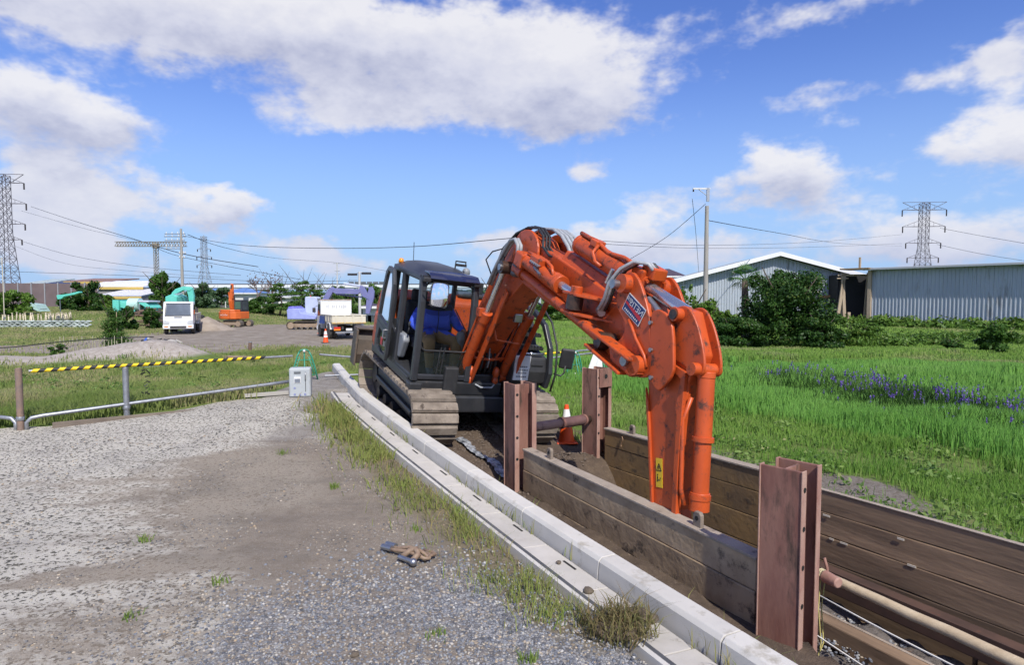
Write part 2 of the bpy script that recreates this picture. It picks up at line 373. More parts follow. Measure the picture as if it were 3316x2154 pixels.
def kerb_side(x, y):
    """signed distance to the kerb front line, positive on the trench side, and position along it"""
    P = np.stack([np.ravel(x), np.ravel(y)], 1); out = np.empty(len(P)); idx = np.empty(len(P), int)
    for i in range(0, len(P), 4000):
        D = P[i:i + 4000, None, :] - KL[None, ::4, :2]; j = np.argmin((D ** 2).sum(2), 1); j2 = np.minimum(j * 4, len(KL) - 1)
        j2 = np.clip(j2 + np.round(((P[i:i + 4000] - KL[j2, :2]) * KT[j2]).sum(1) / .1).astype(int), 0, len(KL) - 1)
        d = P[i:i + 4000] - KL[j2, :2]; out[i:i + 4000] = (d * KN[j2]).sum(1); idx[i:i + 4000] = j2
    return out.reshape(np.shape(x)), idx.reshape(np.shape(x))
def road_z(x, y):
    return np.interp(y, [0, 6.8, 8, 9.6, 11, 12, 13.2, 17, 22, 30], [0, .02, .09, .22, .34, .41, .44, .46, .2, .05])
def trench_coords(x, y):
    dx = x - T0[0]; dy = y - T0[1]
    return dx * TD[0] + dy * TD[1], dx * TN[0] + dy * TN[1]
def height(x, y):
    x = np.asarray(x, float); y = np.asarray(y, float)
    ks, ki = kerb_side(x, y)
    zr = road_z(x, y)
    zl = np.interp(y, [0, 10, 12, 15, 22], [.0, .27, .33, .18, .05]); wl = sstep(-5.2, -7.5, x)
    zr = zr * (1 - wl) + np.minimum(zr, zl) * wl
    # excavator stand
    df = (x - O.x) * FX + (y - O.y) * FY; dr = (x - O.x) * RX + (y - O.y) * RY
    zm = O.z - np.tan(PIT) * df - np.tan(ROL) * dr
    field = .05 + .04 * (vnoise(x * .25, y * .25, 3) - .5) + 0 * x
    d, n = trench_coords(x, y)
    # trench side: start with the field, blend to machine stand
    wm = sstep(3.4, 2.0, df) * sstep(-4.2, -2.4, df) * sstep(-2.6, -1.6, dr) * sstep(2.7, 1.7, dr)
    right = field * (1 - wm) + np.clip(zm, -.3, .62) * wm
    # lumpy spoil in front of the machine and the cut beside the shoring
    wall_n = 1.90 + .042 * (d + .62)
    cut = sstep(-1.5, -.6, d) * sstep(.12, -.02, n - wall_n)
    right = right * (1 - cut) + (-.28) * cut
    soil = sstep(-4.5, -2.5, d) * sstep(2.9, 1.6, n)
    right = right + soil * .12 * (vnoise(x * 2.3, y * 2.3, 5, 4) - .5)
    # spoil heap beyond the far right post
    hx, hy = tr(-.55, 1.35); right = right + .2 * np.exp(-(((x - hx) / .55) ** 2 + ((y - hy) / .5) ** 2)) * (.7 + .6 * vnoise(x * 4, y * 4, 9))
    # trench pit
    pit = sstep(-.7, 1.1, d) ** .8 * sstep(.12, .2, n) * sstep(.14, .04, n - wall_n - .02)
    right = right * (1 - pit) + (-1.9) * pit
    w = sstep(-.02, .18, ks) * np.where(ki >= len(KL) - 2, sstep(17.2, 16.9, y), 1.0)
    # beyond the far end of the kerb all ground joins
    z = zr * (1 - w) + right * w
    z = z - .04 * sstep(.0, .2, ks) * sstep(.6, .3, ks) - .10 * sstep(-.47, -.39, ks) * sstep(.1, .0, ks) * (y < 13.4)
    # long gravel bank left of the fence
    g1 = np.exp(-(((y - (21.0 + .06 * (x + 13))) / 1.5) ** 2)) * sstep(-9.2, -11.8, x) * sstep(-27, -20, x)
    g2 = np.exp(-(((x + 12.2) / 2.1) ** 2 + ((y - 21.2) / 1.5) ** 2))
    z = z + .42 * g1 * (.7 + .6 * vnoise(x * .7, y * .7, 21)) + .55 * g2 * (.85 + .3 * vnoise(x * 1.1, y * 1.1, 22))
    # far ground: bank behind the sandbags
    g4 = sstep(56, 64, y) * sstep(-22, -36, x); z = z + .9 * g4
    z = z + .03 * (vnoise(x * 1.3, y * 1.3, 12) - .5) * sstep(3, 8, y) + .012 * (vnoise(x * 5, y * 5, 14) - .5)
    return z
def axis_pts(lo, hi, step, far_lo, far_hi, g=1.085):
    a = list(np.arange(lo, hi + 1e-6, step)); s = step
    while a[-1] < far_hi: s *= g; a.append(a[-1] + s)
    s = step; b = []
    x = lo
    while x > far_lo: s *= g; x -= s; b.append(x)
    return np.array(b[::-1] + a)
gx = axis_pts(-8.5, 6.5, .09, -3000, 3000); gy = axis_pts(1.2, 15, .09, -200, 5000)
GX, GY = np.meshgrid(gx, gy); GZ = height(GX, GY)
ks, ki = kerb_side(GX, GY)
dT, nT = trench_coords(GX, GY)
dfm = (GX - O.x) * FX + (GY - O.y) * FY; drm = (GX - O.x) * RX + (GY - O.y) * RY
# --- cover masks (what lies on the ground): road gravel, dug soil, bare yard
nzl = vnoise(GX * 1.1, GY * 1.1, 40, 4) - .5
fence_line = 10.15 + (GX + 8.03) * .735            # edge of the road along the pipe fence
fence_line = np.where(GX < -8.03, 10.15 + (GX + 8.03) * .25, fence_line)
road_m = sstep(.10, -.05, ks + 0 * nzl) * sstep(.28, -.25, GY - fence_line + nzl * .7)
road_m = np.maximum(road_m, sstep(.1, -.05, ks) * sstep(-5.3, -4.7, GX) * sstep(17.3, 16.4, GY + nzl))
weed = np.exp(-(((ks + .62) / .38) ** 2)) * sstep(12.5, 11.4, GY) * sstep(3.6, 4.6, GY)     # weedy strip along the gutter
soil_m = sstep(.12, .2, ks) * sstep(2.2, 1.9, nT + nzl * .5) * sstep(-6.5, -5.6, dT + nzl) * sstep(18, 15, GY)
soil_m = np.maximum(soil_m, sstep(.12, .2, ks) * sstep(2.4, 1.9, np.abs(drm) + nzl * .6) * sstep(-3.0, -2.4, dfm))
yard_m = sstep(27.5, 31, GY + nzl * 3 + .08 * GX) * sstep(59, 54, GY + nzl * 4 + .15 * (GX + 15)) * sstep(-27, -22, GX + nzl * 4) * sstep(-2, -8, GX + nzl * 4)
yard_m = np.maximum(yard_m, sstep(25, 27.5, GY + nzl * 2) * sstep(33, 31, GY) * sstep(-48, -42, GX) * sstep(-10, -14, GX) * .75)
bank = np.clip(1.3 * (np.exp(-(((GY - (21.0 + .06 * (GX + 13))) / 1.25) ** 2)) * sstep(-9.6, -11.5, GX) * sstep(-27, -20, GX)), 0, 1)
heap = 0 * GX
bare_r = np.exp(-(((nT - 2.9 - .1 * nzl) / .55) ** 2)) * sstep(-1.5, .2, dT) * sstep(6.5, 4.6, dT)      # worn strip with grit beside the trench
bare_r2 = np.exp(-(((nT - 3.3) / .5) ** 2 + ((dT - 2.7) / .7) ** 2))
road_m = np.clip(road_m, 0, 1)
pale = sstep(-1.2, -3.2, GX + .32 * (GY - 6) + nzl * 2.2) * sstep(12.6, 11.0, GY - .2 * GX - 1.8)     # pale concrete to the left
gravel = sstep(6.2, 5.0, GY + nzl * 1.6 - .16 * GX) * sstep(-2.9, -1.3, GX + nzl * 1.4)
mud = np.exp(-(((GX + 1.9 + .35 * (GY - 7)) / 1.2) ** 2 + ((GY - 7.0) / 1.5) ** 2)) + .9 * np.exp(-(((GX + 3.4) / .9) ** 2 + ((GY - 8.6) / .3) ** 2)) + .8 * np.exp(-(((GX + 3.6) / .8) ** 2 + ((GY - 5.3 - .3 * (GX + 3.6)) / .16) ** 2)) + .5 * np.exp(-(((GX + .9) / .7) ** 2 + ((GY - 4.1) / .25) ** 2)) + .62 * np.exp(-(((GX + 2.5 + .2 * (GY - 7)) / 2.0) ** 2 + ((GY - 7.2) / 2.6) ** 2)) + .25 * np.exp(-(((GX + 5.5) / 1.6) ** 2 + ((GY - 7.6) / .5) ** 2)) + .4 * np.exp(-(((GX + 3.2) / 1.0) ** 2 + ((GY - 4.2) / .5) ** 2))
cov1 = np.stack([road_m, soil_m, np.clip(yard_m, 0, 1)], -1).reshape(-1, 3)
cov2 = np.stack([np.clip(pale, 0, 1), np.clip(gravel, 0, 1), np.clip(mud, 0, 1)], -1).reshape(-1, 3)
cov3 = np.stack([np.clip(weed, 0, 1), np.clip(bank + heap, 0, 1), np.clip(bare_r * .55 + bare_r2 * .8, 0, 1)], -1).reshape(-1, 3)

def ground_material():
    mt = bpy.data.materials.new('ground_cover'); mt.use_nodes = True
    nt = mt.node_tree; N = nt.nodes; L = nt.links; b = N['Principled BSDF']; b.inputs['Roughness'].default_value = .95; b.inputs['Specular IOR Level'].default_value = .2
    tc = N.new('ShaderNodeTexCoord')
    def noise(scale, det=5, rough=.6, vec=None):
        x = N.new('ShaderNodeTexNoise'); x.inputs['Scale'].default_value = scale; x.inputs['Detail'].default_value = det; x.inputs['Roughness'].default_value = rough
        L.new(vec or tc.outputs['Object'], x.inputs['Vector']); return x.outputs['Fac']
    def vor(scale, feat='F1', out='Color'):
        x = N.new('ShaderNodeTexVoronoi'); x.inputs['Scale'].default_value = scale; x.feature = feat; L.new(tc.outputs['Object'], x.inputs['Vector']); return x.outputs[out]
    def mr(a, lo, hi, o0=0., o1=1.):
        x = N.new('ShaderNodeMapRange'); L.new(a, x.inputs[0]); x.inputs[1].default_value = lo; x.inputs[2].default_value = hi; x.inputs[3].default_value = o0; x.inputs[4].default_value = o1; return x.outputs[0]
    def mx(f, a, c, typ='MIX'):
        x = N.new('ShaderNodeMix'); x.data_type = 'RGBA'; x.blend_type = typ
        if isinstance(f, float): x.inputs[0].default_value = f
        else: L.new(f, x.inputs[0])
        for i, v in ((6, a), (7, c)):
            if isinstance(v, tuple): x.inputs[i].default_value = v + (1,)
            else: L.new(v, x.inputs[i])
        return x.outputs[2]
    def mt_(op, a, c):
        x = N.new('ShaderNodeMath'); x.operation = op; x.use_clamp = True
        for i, v in enumerate((a, c)):
            if isinstance(v, (int, float)): x.inputs[i].default_value = v
            else: L.new(v, x.inputs[i])
        return x.outputs[0]
    def attr(nm):
        a = N.new('ShaderNodeAttribute'); a.attribute_name = nm; s = N.new('ShaderNodeSeparateColor'); L.new(a.outputs['Color'], s.inputs[0]); return s.outputs
    a1 = attr('cov1'); a2 = attr('cov2'); a3 = attr('cov3')
    n2 = noise(1.1, 4, .65); n6 = noise(6, 4); n20 = noise(26, 5, .63); n70 = noise(85, 3, .7)
    gr = mx(mr(n2, .35, .68), (.10, .16, .03), (.16, .2, .055))
    gr = mx(mr(n6, .4, .75), gr, (.08, .12, .028))
    gr = mx(mr(n20, .56, .72, 0, .5), gr, (.16, .13, .08))
    earth = mx(mr(n6, .3, .7), (.075, .055, .042), (.125, .092, .066)); earth = mx(mr(n20, .55, .75, 0, .8), earth, (.17, .13, .1)); earth = mx(mr(n2, .5, .7, 0, .5), earth, (.045, .034, .028))
    yard = mx(mr(n2, .35, .65), (.19, .155, .12), (.30, .265, .22)); yard = mx(mr(n6, .55, .75, 0, .6), yard, (.13, .105, .085))
    sc = N.new('ShaderNodeSeparateColor'); L.new(vor(42), sc.inputs[0])
    stone = mx(mr(sc.outputs[0], 0, 1), (.115, .118, .128), (.37, .365, .365)); stone = mx(mr(sc.outputs[1], .8, .95), stone, (.34, .28, .21))
    edge = vor(42, 'DISTANCE_TO_EDGE', 'Distance'); stone = mx(mr(edge, .0, .12, .75, 0.), stone, (.05, .048, .045))
    packed = mx(mr(n6, .35, .7), (.185, .16, .135), (.27, .25, .225)); packed = mx(mr(n70, .52, .66), packed, (.38, .365, .345)); packed = mx(mr(n70, .28, .36, 1., 0.), packed, (.09, .08, .07))
    conc = mx(mr(n2, .3, .7), (.44, .41, .355), (.52, .49, .43))
    pits = mr(n20, .535, .58); conc = mx(mr(n2, .42, .62, 0, .55), conc, (.27, .25, .225)); conc = mx(pits, conc, (.06, .057, .05)); conc = mx(mr(n70, .6, .66, 0, .8), conc, (.36, .34, .19))
    mp = N.new('ShaderNodeMapping'); mp.inputs['Rotation'].default_value = (0, 0, R(33)); mp.inputs['Scale'].default_value = (.5, 2.6, 1); L.new(tc.outputs['Object'], mp.inputs[0])
    stk = noise(1.6, 5, .7, mp.outputs[0])
    mudc = mx(mr(n20, .35, .7), (.17, .135, .1), (.25, .205, .155)); mudc = mx(mr(n70, .58, .68), mudc, (.36, .335, .30)); mudc = mx(mr(n2, .45, .65, 0, .6), mudc, (.12, .098, .075))
    road = mx(mr(mt_('ADD', a2[0], mt_('MULTIPLY', n6, .5)), .55, .85), packed, conc)
    road = mx(mr(mt_('ADD', a2[1], mt_('MULTIPLY', mt_('SUBTRACT', n6, .2), .5)), .35, .95), road, stone)
    road = mx(mr(mt_('ADD', a2[2], mt_('MULTIPLY', mt_('SUBTRACT', mt_('ADD', mt_('ADD', mt_('MULTIPLY', n6, .45), mt_('MULTIPLY', n20, .3)), mt_('MULTIPLY', stk, .55)), .3), 1.5)), .72, 1.1), road, mudc)
    road = mx(mt_('MULTIPLY', mr(stk, .52, .7, 0, .5), mt_('SUBTRACT', 1.0, mt_('MULTIPLY', a2[0], .6))), road, (.12, .105, .09))
    road = mx(mr(mt_('MULTIPLY', a3[0], mt_('ADD', n6, .3)), .3, .6), road, mx(mr(n20, .4, .6), (.2, .165, .11), (.13, .11, .07)))
    bk = mx(mr(n6, .35, .68), (.30, .26, .225), (.42, .38, .335)); bk = mx(mr(n20, .55, .7), bk, (.2, .17, .14))
    c = gr
    c = mx(mr(mt_('ADD', a1[2], mt_('MULTIPLY', mt_('SUBTRACT', n2, .5), .8)), .4, .6), c, yard)
    c = mx(mr(mt_('ADD', a3[1], mt_('MULTIPLY', mt_('SUBTRACT', n2, .5), .7)), .4, .62), c, bk)
    c = mx(mr(mt_('ADD', a3[2], mt_('MULTIPLY', mt_('SUBTRACT', n6, .5), 1.2)), .45, .65), c, mx(mr(n20, .35, .65), (.115, .095, .075), (.22, .195, .17)))
    c = mx(mr(mt_('ADD', a1[1], mt_('MULTIPLY', mt_('SUBTRACT', n20, .5), .6)), .42, .58), c, earth)
    c = mx(mr(mt_('ADD', a1[0], mt_('MULTIPLY', mt_('SUBTRACT', n20, .5), .5)), .42, .58), c, road)
    L.new(c, b.inputs['Base Color'])
    bp = N.new('ShaderNodeBump'); bp.inputs['Strength'].default_value = .55; bp.inputs['Distance'].default_value = .02
    L.new(mt_('ADD', mt_('MULTIPLY', n70, .5), mt_('ADD', n20, mt_('MULTIPLY', edge, 1.0))), bp.inputs['Height']); L.new(bp.outputs[0], b.inputs['Normal'])
    return mt
GM = ground_material()
def split_ground():
    ny, nx = GX.shape
    V = np.stack([GX, GY, GZ], -1).reshape(-1, 3)
    i = (np.arange(ny - 1)[:, None] * nx + np.arange(nx - 1)[None, :])
    Fq = np.stack([i, i + 1, i + nx + 1, i + nx], -1).reshape(-1, 4)
    c = cov1[Fq].mean(1)
    kind = np.where(c[:, 0] > .5, 1, np.where(c[:, 1] > .5, 2, np.where(c[:, 2] > .5, 3, 0)))
    for k, nm in enumerate(('ground', 'gravel_road', 'dug_soil', 'dirt_yard')):
        f = Fq[kind == k]; u, inv = np.unique(f, return_inverse=True)
        o = npmesh(nm, V[u], inv.reshape(-1, 4), GM, smooth=True)
        for an, arr in (('cov1', cov1), ('cov2', cov2), ('cov3', cov3)): vcol(o.data, an, arr[u])
        struct(o)
split_ground()
def gz(x, y): return float(height(np.array([x]), np.array([y]))[0])
# ------------------------------------------------------------------ the excavator
def mach_matrix(o, yaw, pit, rol, s=1.0):
    f = Vector((math.sin(yaw), -math.cos(yaw), 0)); r = Vector((math.cos(yaw), math.sin(yaw), 0)); u = Vector((0, 0, 1))
    f2 = f * math.cos(pit) - u * math.sin(pit); u2 = u * math.cos(pit) + f * math.sin(pit)
    r3 = r * math.cos(rol) - u2 * math.sin(rol); u3 = u2 * math.cos(rol) + r * math.sin(rol)
    M = Matrix(((f2.x * s, r3.x * s, u3.x * s, o[0]), (f2.y * s, r3.y * s, u3.y * s, o[1]), (f2.z * s, r3.z * s, u3.z * s, o[2]), (0, 0, 0, 1)))
    return M
EXM = mach_matrix(O, YAW, PIT, ROL, 1.05)

def track_path(half, r, zc, pitch):
    """centre line of a crawler track as (x, z, angle) stations"""
    L1 = 2 * half; arc = math.pi * r; tot = 2 * L1 + 2 * arc; n = int(tot / pitch); out = []
    for i in range(n):
        s = i * tot / n
        if s < L1: out.append((-half + s, zc + r, 0.0))
        elif s < L1 + arc:
            a = (s - L1) / r; out.append((half + r * math.sin(a), zc + r * math.cos(a), a))
        elif s < 2 * L1 + arc: out.append((half - (s - L1 - arc), zc - r, math.pi))
        else:
            a = (s - 2 * L1 - arc) / r; out.append((-half - r * math.sin(a), zc - r * math.cos(a), math.pi + a))
    return out
def rot_xz(a, x, y, z):
    # rotate by angle a so that +x turns towards -z (over the front)
    M = Matrix(((math.cos(a), 0, math.sin(a), x), (0, 1, 0, y), (-math.sin(a), 0, math.cos(a), z), (0, 0, 0, 1)))
    return M
def text_mesh(body, size, mat_, parent, M, name='lettering', mirror=False, extrude=0.0):
    cu = bpy.data.curves.new('t', 'FONT'); cu.body = body; cu.size = size; cu.align_x = 'CENTER'; cu.align_y = 'CENTER'; cu.extrude = extrude; cu.resolution_u = 2
    o = bpy.data.objects.new('t', cu); col.objects.link(o)
    dg = bpy.context.evaluated_depsgraph_get(); me = bpy.data.meshes.new_from_object(o.evaluated_get(dg))
    bpy.data.objects.remove(o); bpy.data.curves.remove(cu)
    if mirror:
        for v in me.vertices: v.co.x = -v.co.x
    me.transform(M); me.materials.clear()
    return link(name, me, mat_, parent)

sign_blue = mat('decal_blue', (.012, .03, .13), .4); sign_white = mat('decal_white', (.72, .72, .72), .45, c2=(.6, .6, .6), scale=6); sign_red = mat('decal_red', (.5, .02, .03), .45)
decal_yellow = mat('decal_yellow', (.75, .5, .02), .45, c2=(.6, .4, .03), scale=12, dirt=(.2, .12, .05), dirt_amt=.1); decal_black = mat('decal_black', (.015, .015, .015), .5)
mirror_m = mat('mirror_glass', (.9, .92, .95), .02, 1.0)
cab_glass = glass_mat('cab_glass', (.93, .97, .96), -.02, .015)
low_glass = glass_mat('lower_glass', (.72, .82, .80), .03, .12, (.1, .13, .12))
lamp_amber = mat('amber_lens', (.8, .27, .01), .2, spec=.7)
blade_m = mat('worn_blade_steel', (.07, .06, .052), .6, c2=(.15, .11, .08), scale=3, dirt=(.22, .17, .12), dirt_amt=.3, bump=.15)

def build_excavator():
    ex = thing('excavator', 'large orange tracked excavator with dark grey cab digging in the trench, operator inside', 'excavator', M=EXM)
    # ---- undercarriage
    shoe = MB()
    shoe.bb(-.082, .082, -.37, .37, -.012, .022)
    shoe.prism([(-.075, .02), (-.05, .055), (.058, .055), (.078, .02)], -.365, .365)
    shoe_me = shoe.mesh('track_shoe'); shoe_me.materials.append(mudshoe)
    for yc in (-.91, .91):
        fr = MB()
        fr.bb(-1.2, 1.2, yc - .14, yc + .14, .26, .56); fr.bb(-1.1, 1.1, yc - .2, yc + .2, .34, .44)
        fr.build('track_frame', dark_steel, ex, bevel=.03)
        for xc, nm in ((1.32, 'idler_wheel'), (-1.32, 'drive_sprocket')):
            w = MB(); w.cyl((xc, yc - .11, .40), (xc, yc + .11, .40), .33, n=28); w.cyl((xc, yc - .16, .40), (xc, yc + .16, .40), .17, n=20)
            if nm == 'drive_sprocket':
                for k in range(11):
                    a = k * 2 * math.pi / 11; w.box((xc + .34 * math.sin(a), yc, .40 + .34 * math.cos(a)), (.07, .1, .07), rot=(0, a, 0))
            w.build(nm, dark_steel, ex, autos=40)
        for k in range(5):
            x = -.9 + k * .45; MB().cyl((x, yc - .17, .14), (x, yc + .17, .14), .10, n=16).build('track_roller', dark_steel, ex, autos=40)
        for x in (-.5, .5): MB().cyl((x, yc - .15, .66), (x, yc + .15, .66), .06, n=14).build('carrier_roller', dark_steel, ex, autos=40)
        for (x, z, a) in track_path(1.32, .375, .40, .172):
            o = bpy.data.objects.new('track_shoe', shoe_me); col.objects.link(o); o.parent = ex
            jit = random.uniform(-.03, .03)
            o.matrix_basis = rot_xz(a + jit, x, yc, z)
        ch = MB()
        for (x, z, a) in track_path(1.32, .33, .40, .172):
            for dy in (-.08, .08): ch.box((x, yc + dy, z), (.15, .03, .09), rot=(0, a, 0))
        ch.build('track_chain', grease, ex)
    # centre frame: X-shaped body arched between the tracks
    cb = MB(); cb.prism([(-.95, .42), (.95, .42), (1.05, .50), (.8, .74), (-.8, .74), (-1.05, .5)], -.45, .45)
    cb.prism([(-.75, .30), (-.45, .44), (.45, .44), (.75, .3), (.75, .62), (.4, .72), (-.4, .72), (-.75, .62)], .8, 1.2, axis='x')
    cb.prism([(-.75, .30), (-.45, .44), (.45, .44), (.75, .3), (.75, .62), (.4, .72), (-.4, .72), (-.75, .62)], -1.2, -.8, axis='x')
    cb.build('centre_frame', dark_steel, ex, bevel=.03)
    MB().cyl((0, 0, .70), (0, 0, .88), .62, n=36).build('slew_ring', dark_steel, ex, autos=40)
    # dozer blade behind the tracks
    bl = MB(); bl.prism([(-2.62, .30), (-2.50, .28), (-2.42, .50), (-2.46, .80), (-2.55, 1.02), (-2.62, 1.02), (-2.60, .6)], -1.24, 1.24)
    for y in (-1.25, 1.21): bl.bb(-2.64, -2.3, y, y + .04, .28, 1.03)
    bl.bb(-2.66, -2.40, -1.24, 1.24, 1.02, 1.06)
    bd = bl.build('dozer_blade', blade_m, ex, bevel=.012)
    for y in (-.5, .5): MB().prism([(-2.5, .42), (-1.0, .40), (-1.0, .56), (-2.5, .62)], y - .07, y + .07).build('blade_arm', dark_steel, ex, bevel=.02)
    # ---- upper structure
    dk = MB(); dk.bb(-1.35, 1.1, -1.18, -.16, .84, .98); dk.bb(-1.35, .85, -.16, 1.18, .84, .98); dk.bb(-.5, 1.05, -.38, .42, .80, 1.06)
    dk.build('slew_deck', dark_steel, ex, bevel=.02)
    hb = MB(); hb.prism([(-1.5, .98), (-.62, .98), (-.62, 2.0), (-.9, 2.12), (-1.35, 2.05), (-1.55, 1.7)], -1.14, 1.16)
    hood = hb.build('engine_hood', orange, ex, bevel=.07, seg=3)
    MB().bb(-1.15, -.75, .2, .9, 2.09, 2.16).build('hood_vent', black_plastic, hood, bevel=.02)
    cwp = [(-1.12, -1.19), (-1.5, -1.16), (-1.72, -.8), (-1.8, 0), (-1.72, .8), (-1.5, 1.16), (-1.12, 1.19)]
    MB().prism(cwp, .95, 1.62, axis='z').build('counterweight', orange, ex, bevel=.08, seg=3)
    MB().cyl((-1.0, .75, 2.05), (-1.0, .75, 2.38), .05, n=12).build('exhaust_pipe', dark_steel, ex)
    # side skirt left of the cab door with orange corner
    MB().prism([(-.78, .9), (-.35, .86), (1.0, .86), (1.0, .98), (-.2, 1.0), (-.6, 1.5), (-.78, 1.5)], -1.205, -1.16).build('side_skirt', cab_grey, ex, bevel=.01)
    MB().prism([(-1.12, 1.0), (-.86, .9), (-.68, 1.05), (-.78, 1.18), (-1.12, 1.3)], -1.22, -1.15).build('skirt_corner', orange, ex, bevel=.02)
    # right-hand side: fuel tank, steps, tool box, curved guard
    ft = MB(); ft.prism([(.1, .98), (.95, .98), (.95, 1.5), (.82, 1.62), (.62, 1.95), (.35, 2.08), (.1, 2.1)], .52, 1.14)
    tank = ft.build('fuel_tank', black_plastic, ex, bevel=.03)
    MB().prism([(.60, .98), (1.27, .98), (1.30, 1.2), (1.24, 1.44), (.9, 1.52), (.6, 1.5)], .50, 1.16).build('tool_box', black_plastic, ex, bevel=.045, seg=3)
    for z, x in ((1.56, 1.06), (1.76, .92)):
        st = MB(); st.bb(x - .2, x + .06, .56, 1.12, z - .02, z + .03)
        for k in range(9): st.bb(x + .03, x + .07, .58 + k * .06, .61 + k * .06, z - .01, z + .05)
        st.build('step', black_plastic, ex)
    MB().bb(.58, .9, .6, 1.1, 1.88, 1.92).build('step', black_plastic, ex, bevel=.01)
    lat = MB(); lat.tube([(1.24, .62, 1.5), (1.24, 1.05, 1.5)], .016); lat.ball((1.245, .82, 1.5), .035); lat.build('latch', chrome, ex, smooth=True)
    vt = MB()
    for k in range(3): vt.bb(1.255, 1.285, .84, 1.06, 1.18 + k * .055, 1.205 + k * .055)
    vt.build('vent_slot', decal_black, ex)
    # white notice plate on the tool box corner
    np_ = MB(); np_.prism([(.52, 1.05), (.80, 1.05), (.80, 1.47), (.52, 1.47)], 1.272, 1.306, axis='x')
    npl = np_.build('notice_plate', sign_white, ex, bevel=.004)
    tx = MB()
    for z in (1.27, 1.215, 1.165, 1.10):
        y = .565
        while y < .755:
            w = random.uniform(.012, .03); tx.bb(1.306, 1.309, y, y + w, z, z + .026); y += w + .01
    tx.build('notice_print', mat('print_grey', (.16, .16, .17), .6), npl)
    MB().prism([(.3, .98), (1.32, .92), (1.4, 1.2), (1.30, 1.62), (1.0, 1.98), (.55, 2.16), (.1, 2.2), (.1, 2.13), (.5, 2.08), (.92, 1.92), (1.2, 1.6), (1.29, 1.2), (1.2, 1.02), (.3, 1.04)], 1.13, 1.21).build('side_guard', cab_grey, ex, bevel=.015)
    hr = MB(); hr.tube([(1.34, 1.25, .88), (1.41, 1.26, 1.2), (1.32, 1.26, 1.66), (1.05, 1.25, 2.02), (.6, 1.25, 2.26), (.2, 1.25, 2.3)], .018)
    hr.build('hand_rail', black_plastic, ex, smooth=True)
    ma = MB(); ma.tube([(1.36, 1.25, 1.2), (1.42, 1.36, 1.18), (1.42, 1.42, 1.24), (1.42, 1.42, 1.36)], .015); ma.build('mirror_arm', black_plastic, ex, smooth=True)
    mr_ = MB(); mr_.box((1.40, 1.44, 1.48), (.07, .24, .36), rot=(0, .12, -.35)); mro = mr_.build('side_mirror', black_plastic, ex, bevel=.04, seg=3)
    # under-deck lower panel in front of tank
    MB().prism([(.3, .72), (1.12, .74), (1.2, .98), (.3, .98)], .45, 1.12).build('lower_panel', dark_steel, ex, bevel=.03)
    # front plate of the deck with centre bracket
    MB().prism([(.9, .70), (1.14, .72), (1.17, .95), (.9, .95)], -1.12, .40).build('front_plate', dark_steel, ex, bevel=.025)
    MB().bb(1.10, 1.22, -.66, -.42, .74, 1.2).build('step_bracket', black_plastic, ex, bevel=.03)
    MB().bb(.98, 1.20, -1.22, -1.0, .72, .93).build('cab_step', dark_steel, ex, bevel=.03)
    build_cab(ex)
    build_boom(ex)
    return ex

def rr_frame(u0, u1, v0, v1, rad, n=4):
    """rounded rectangle as a closed list of (u, v)"""
    pts = []
    for (cu, cv, a0) in ((u1 - rad, v0 + rad, -90), (u1 - rad, v1 - rad, 0), (u0 + rad, v1 - rad, 90), (u0 + rad, v0 + rad, 180)):
        for i in range(n + 1):
            a = R(a0 + 90 * i / n); pts.append((cu + rad * math.cos(a), cv + rad * math.sin(a)))
    return pts

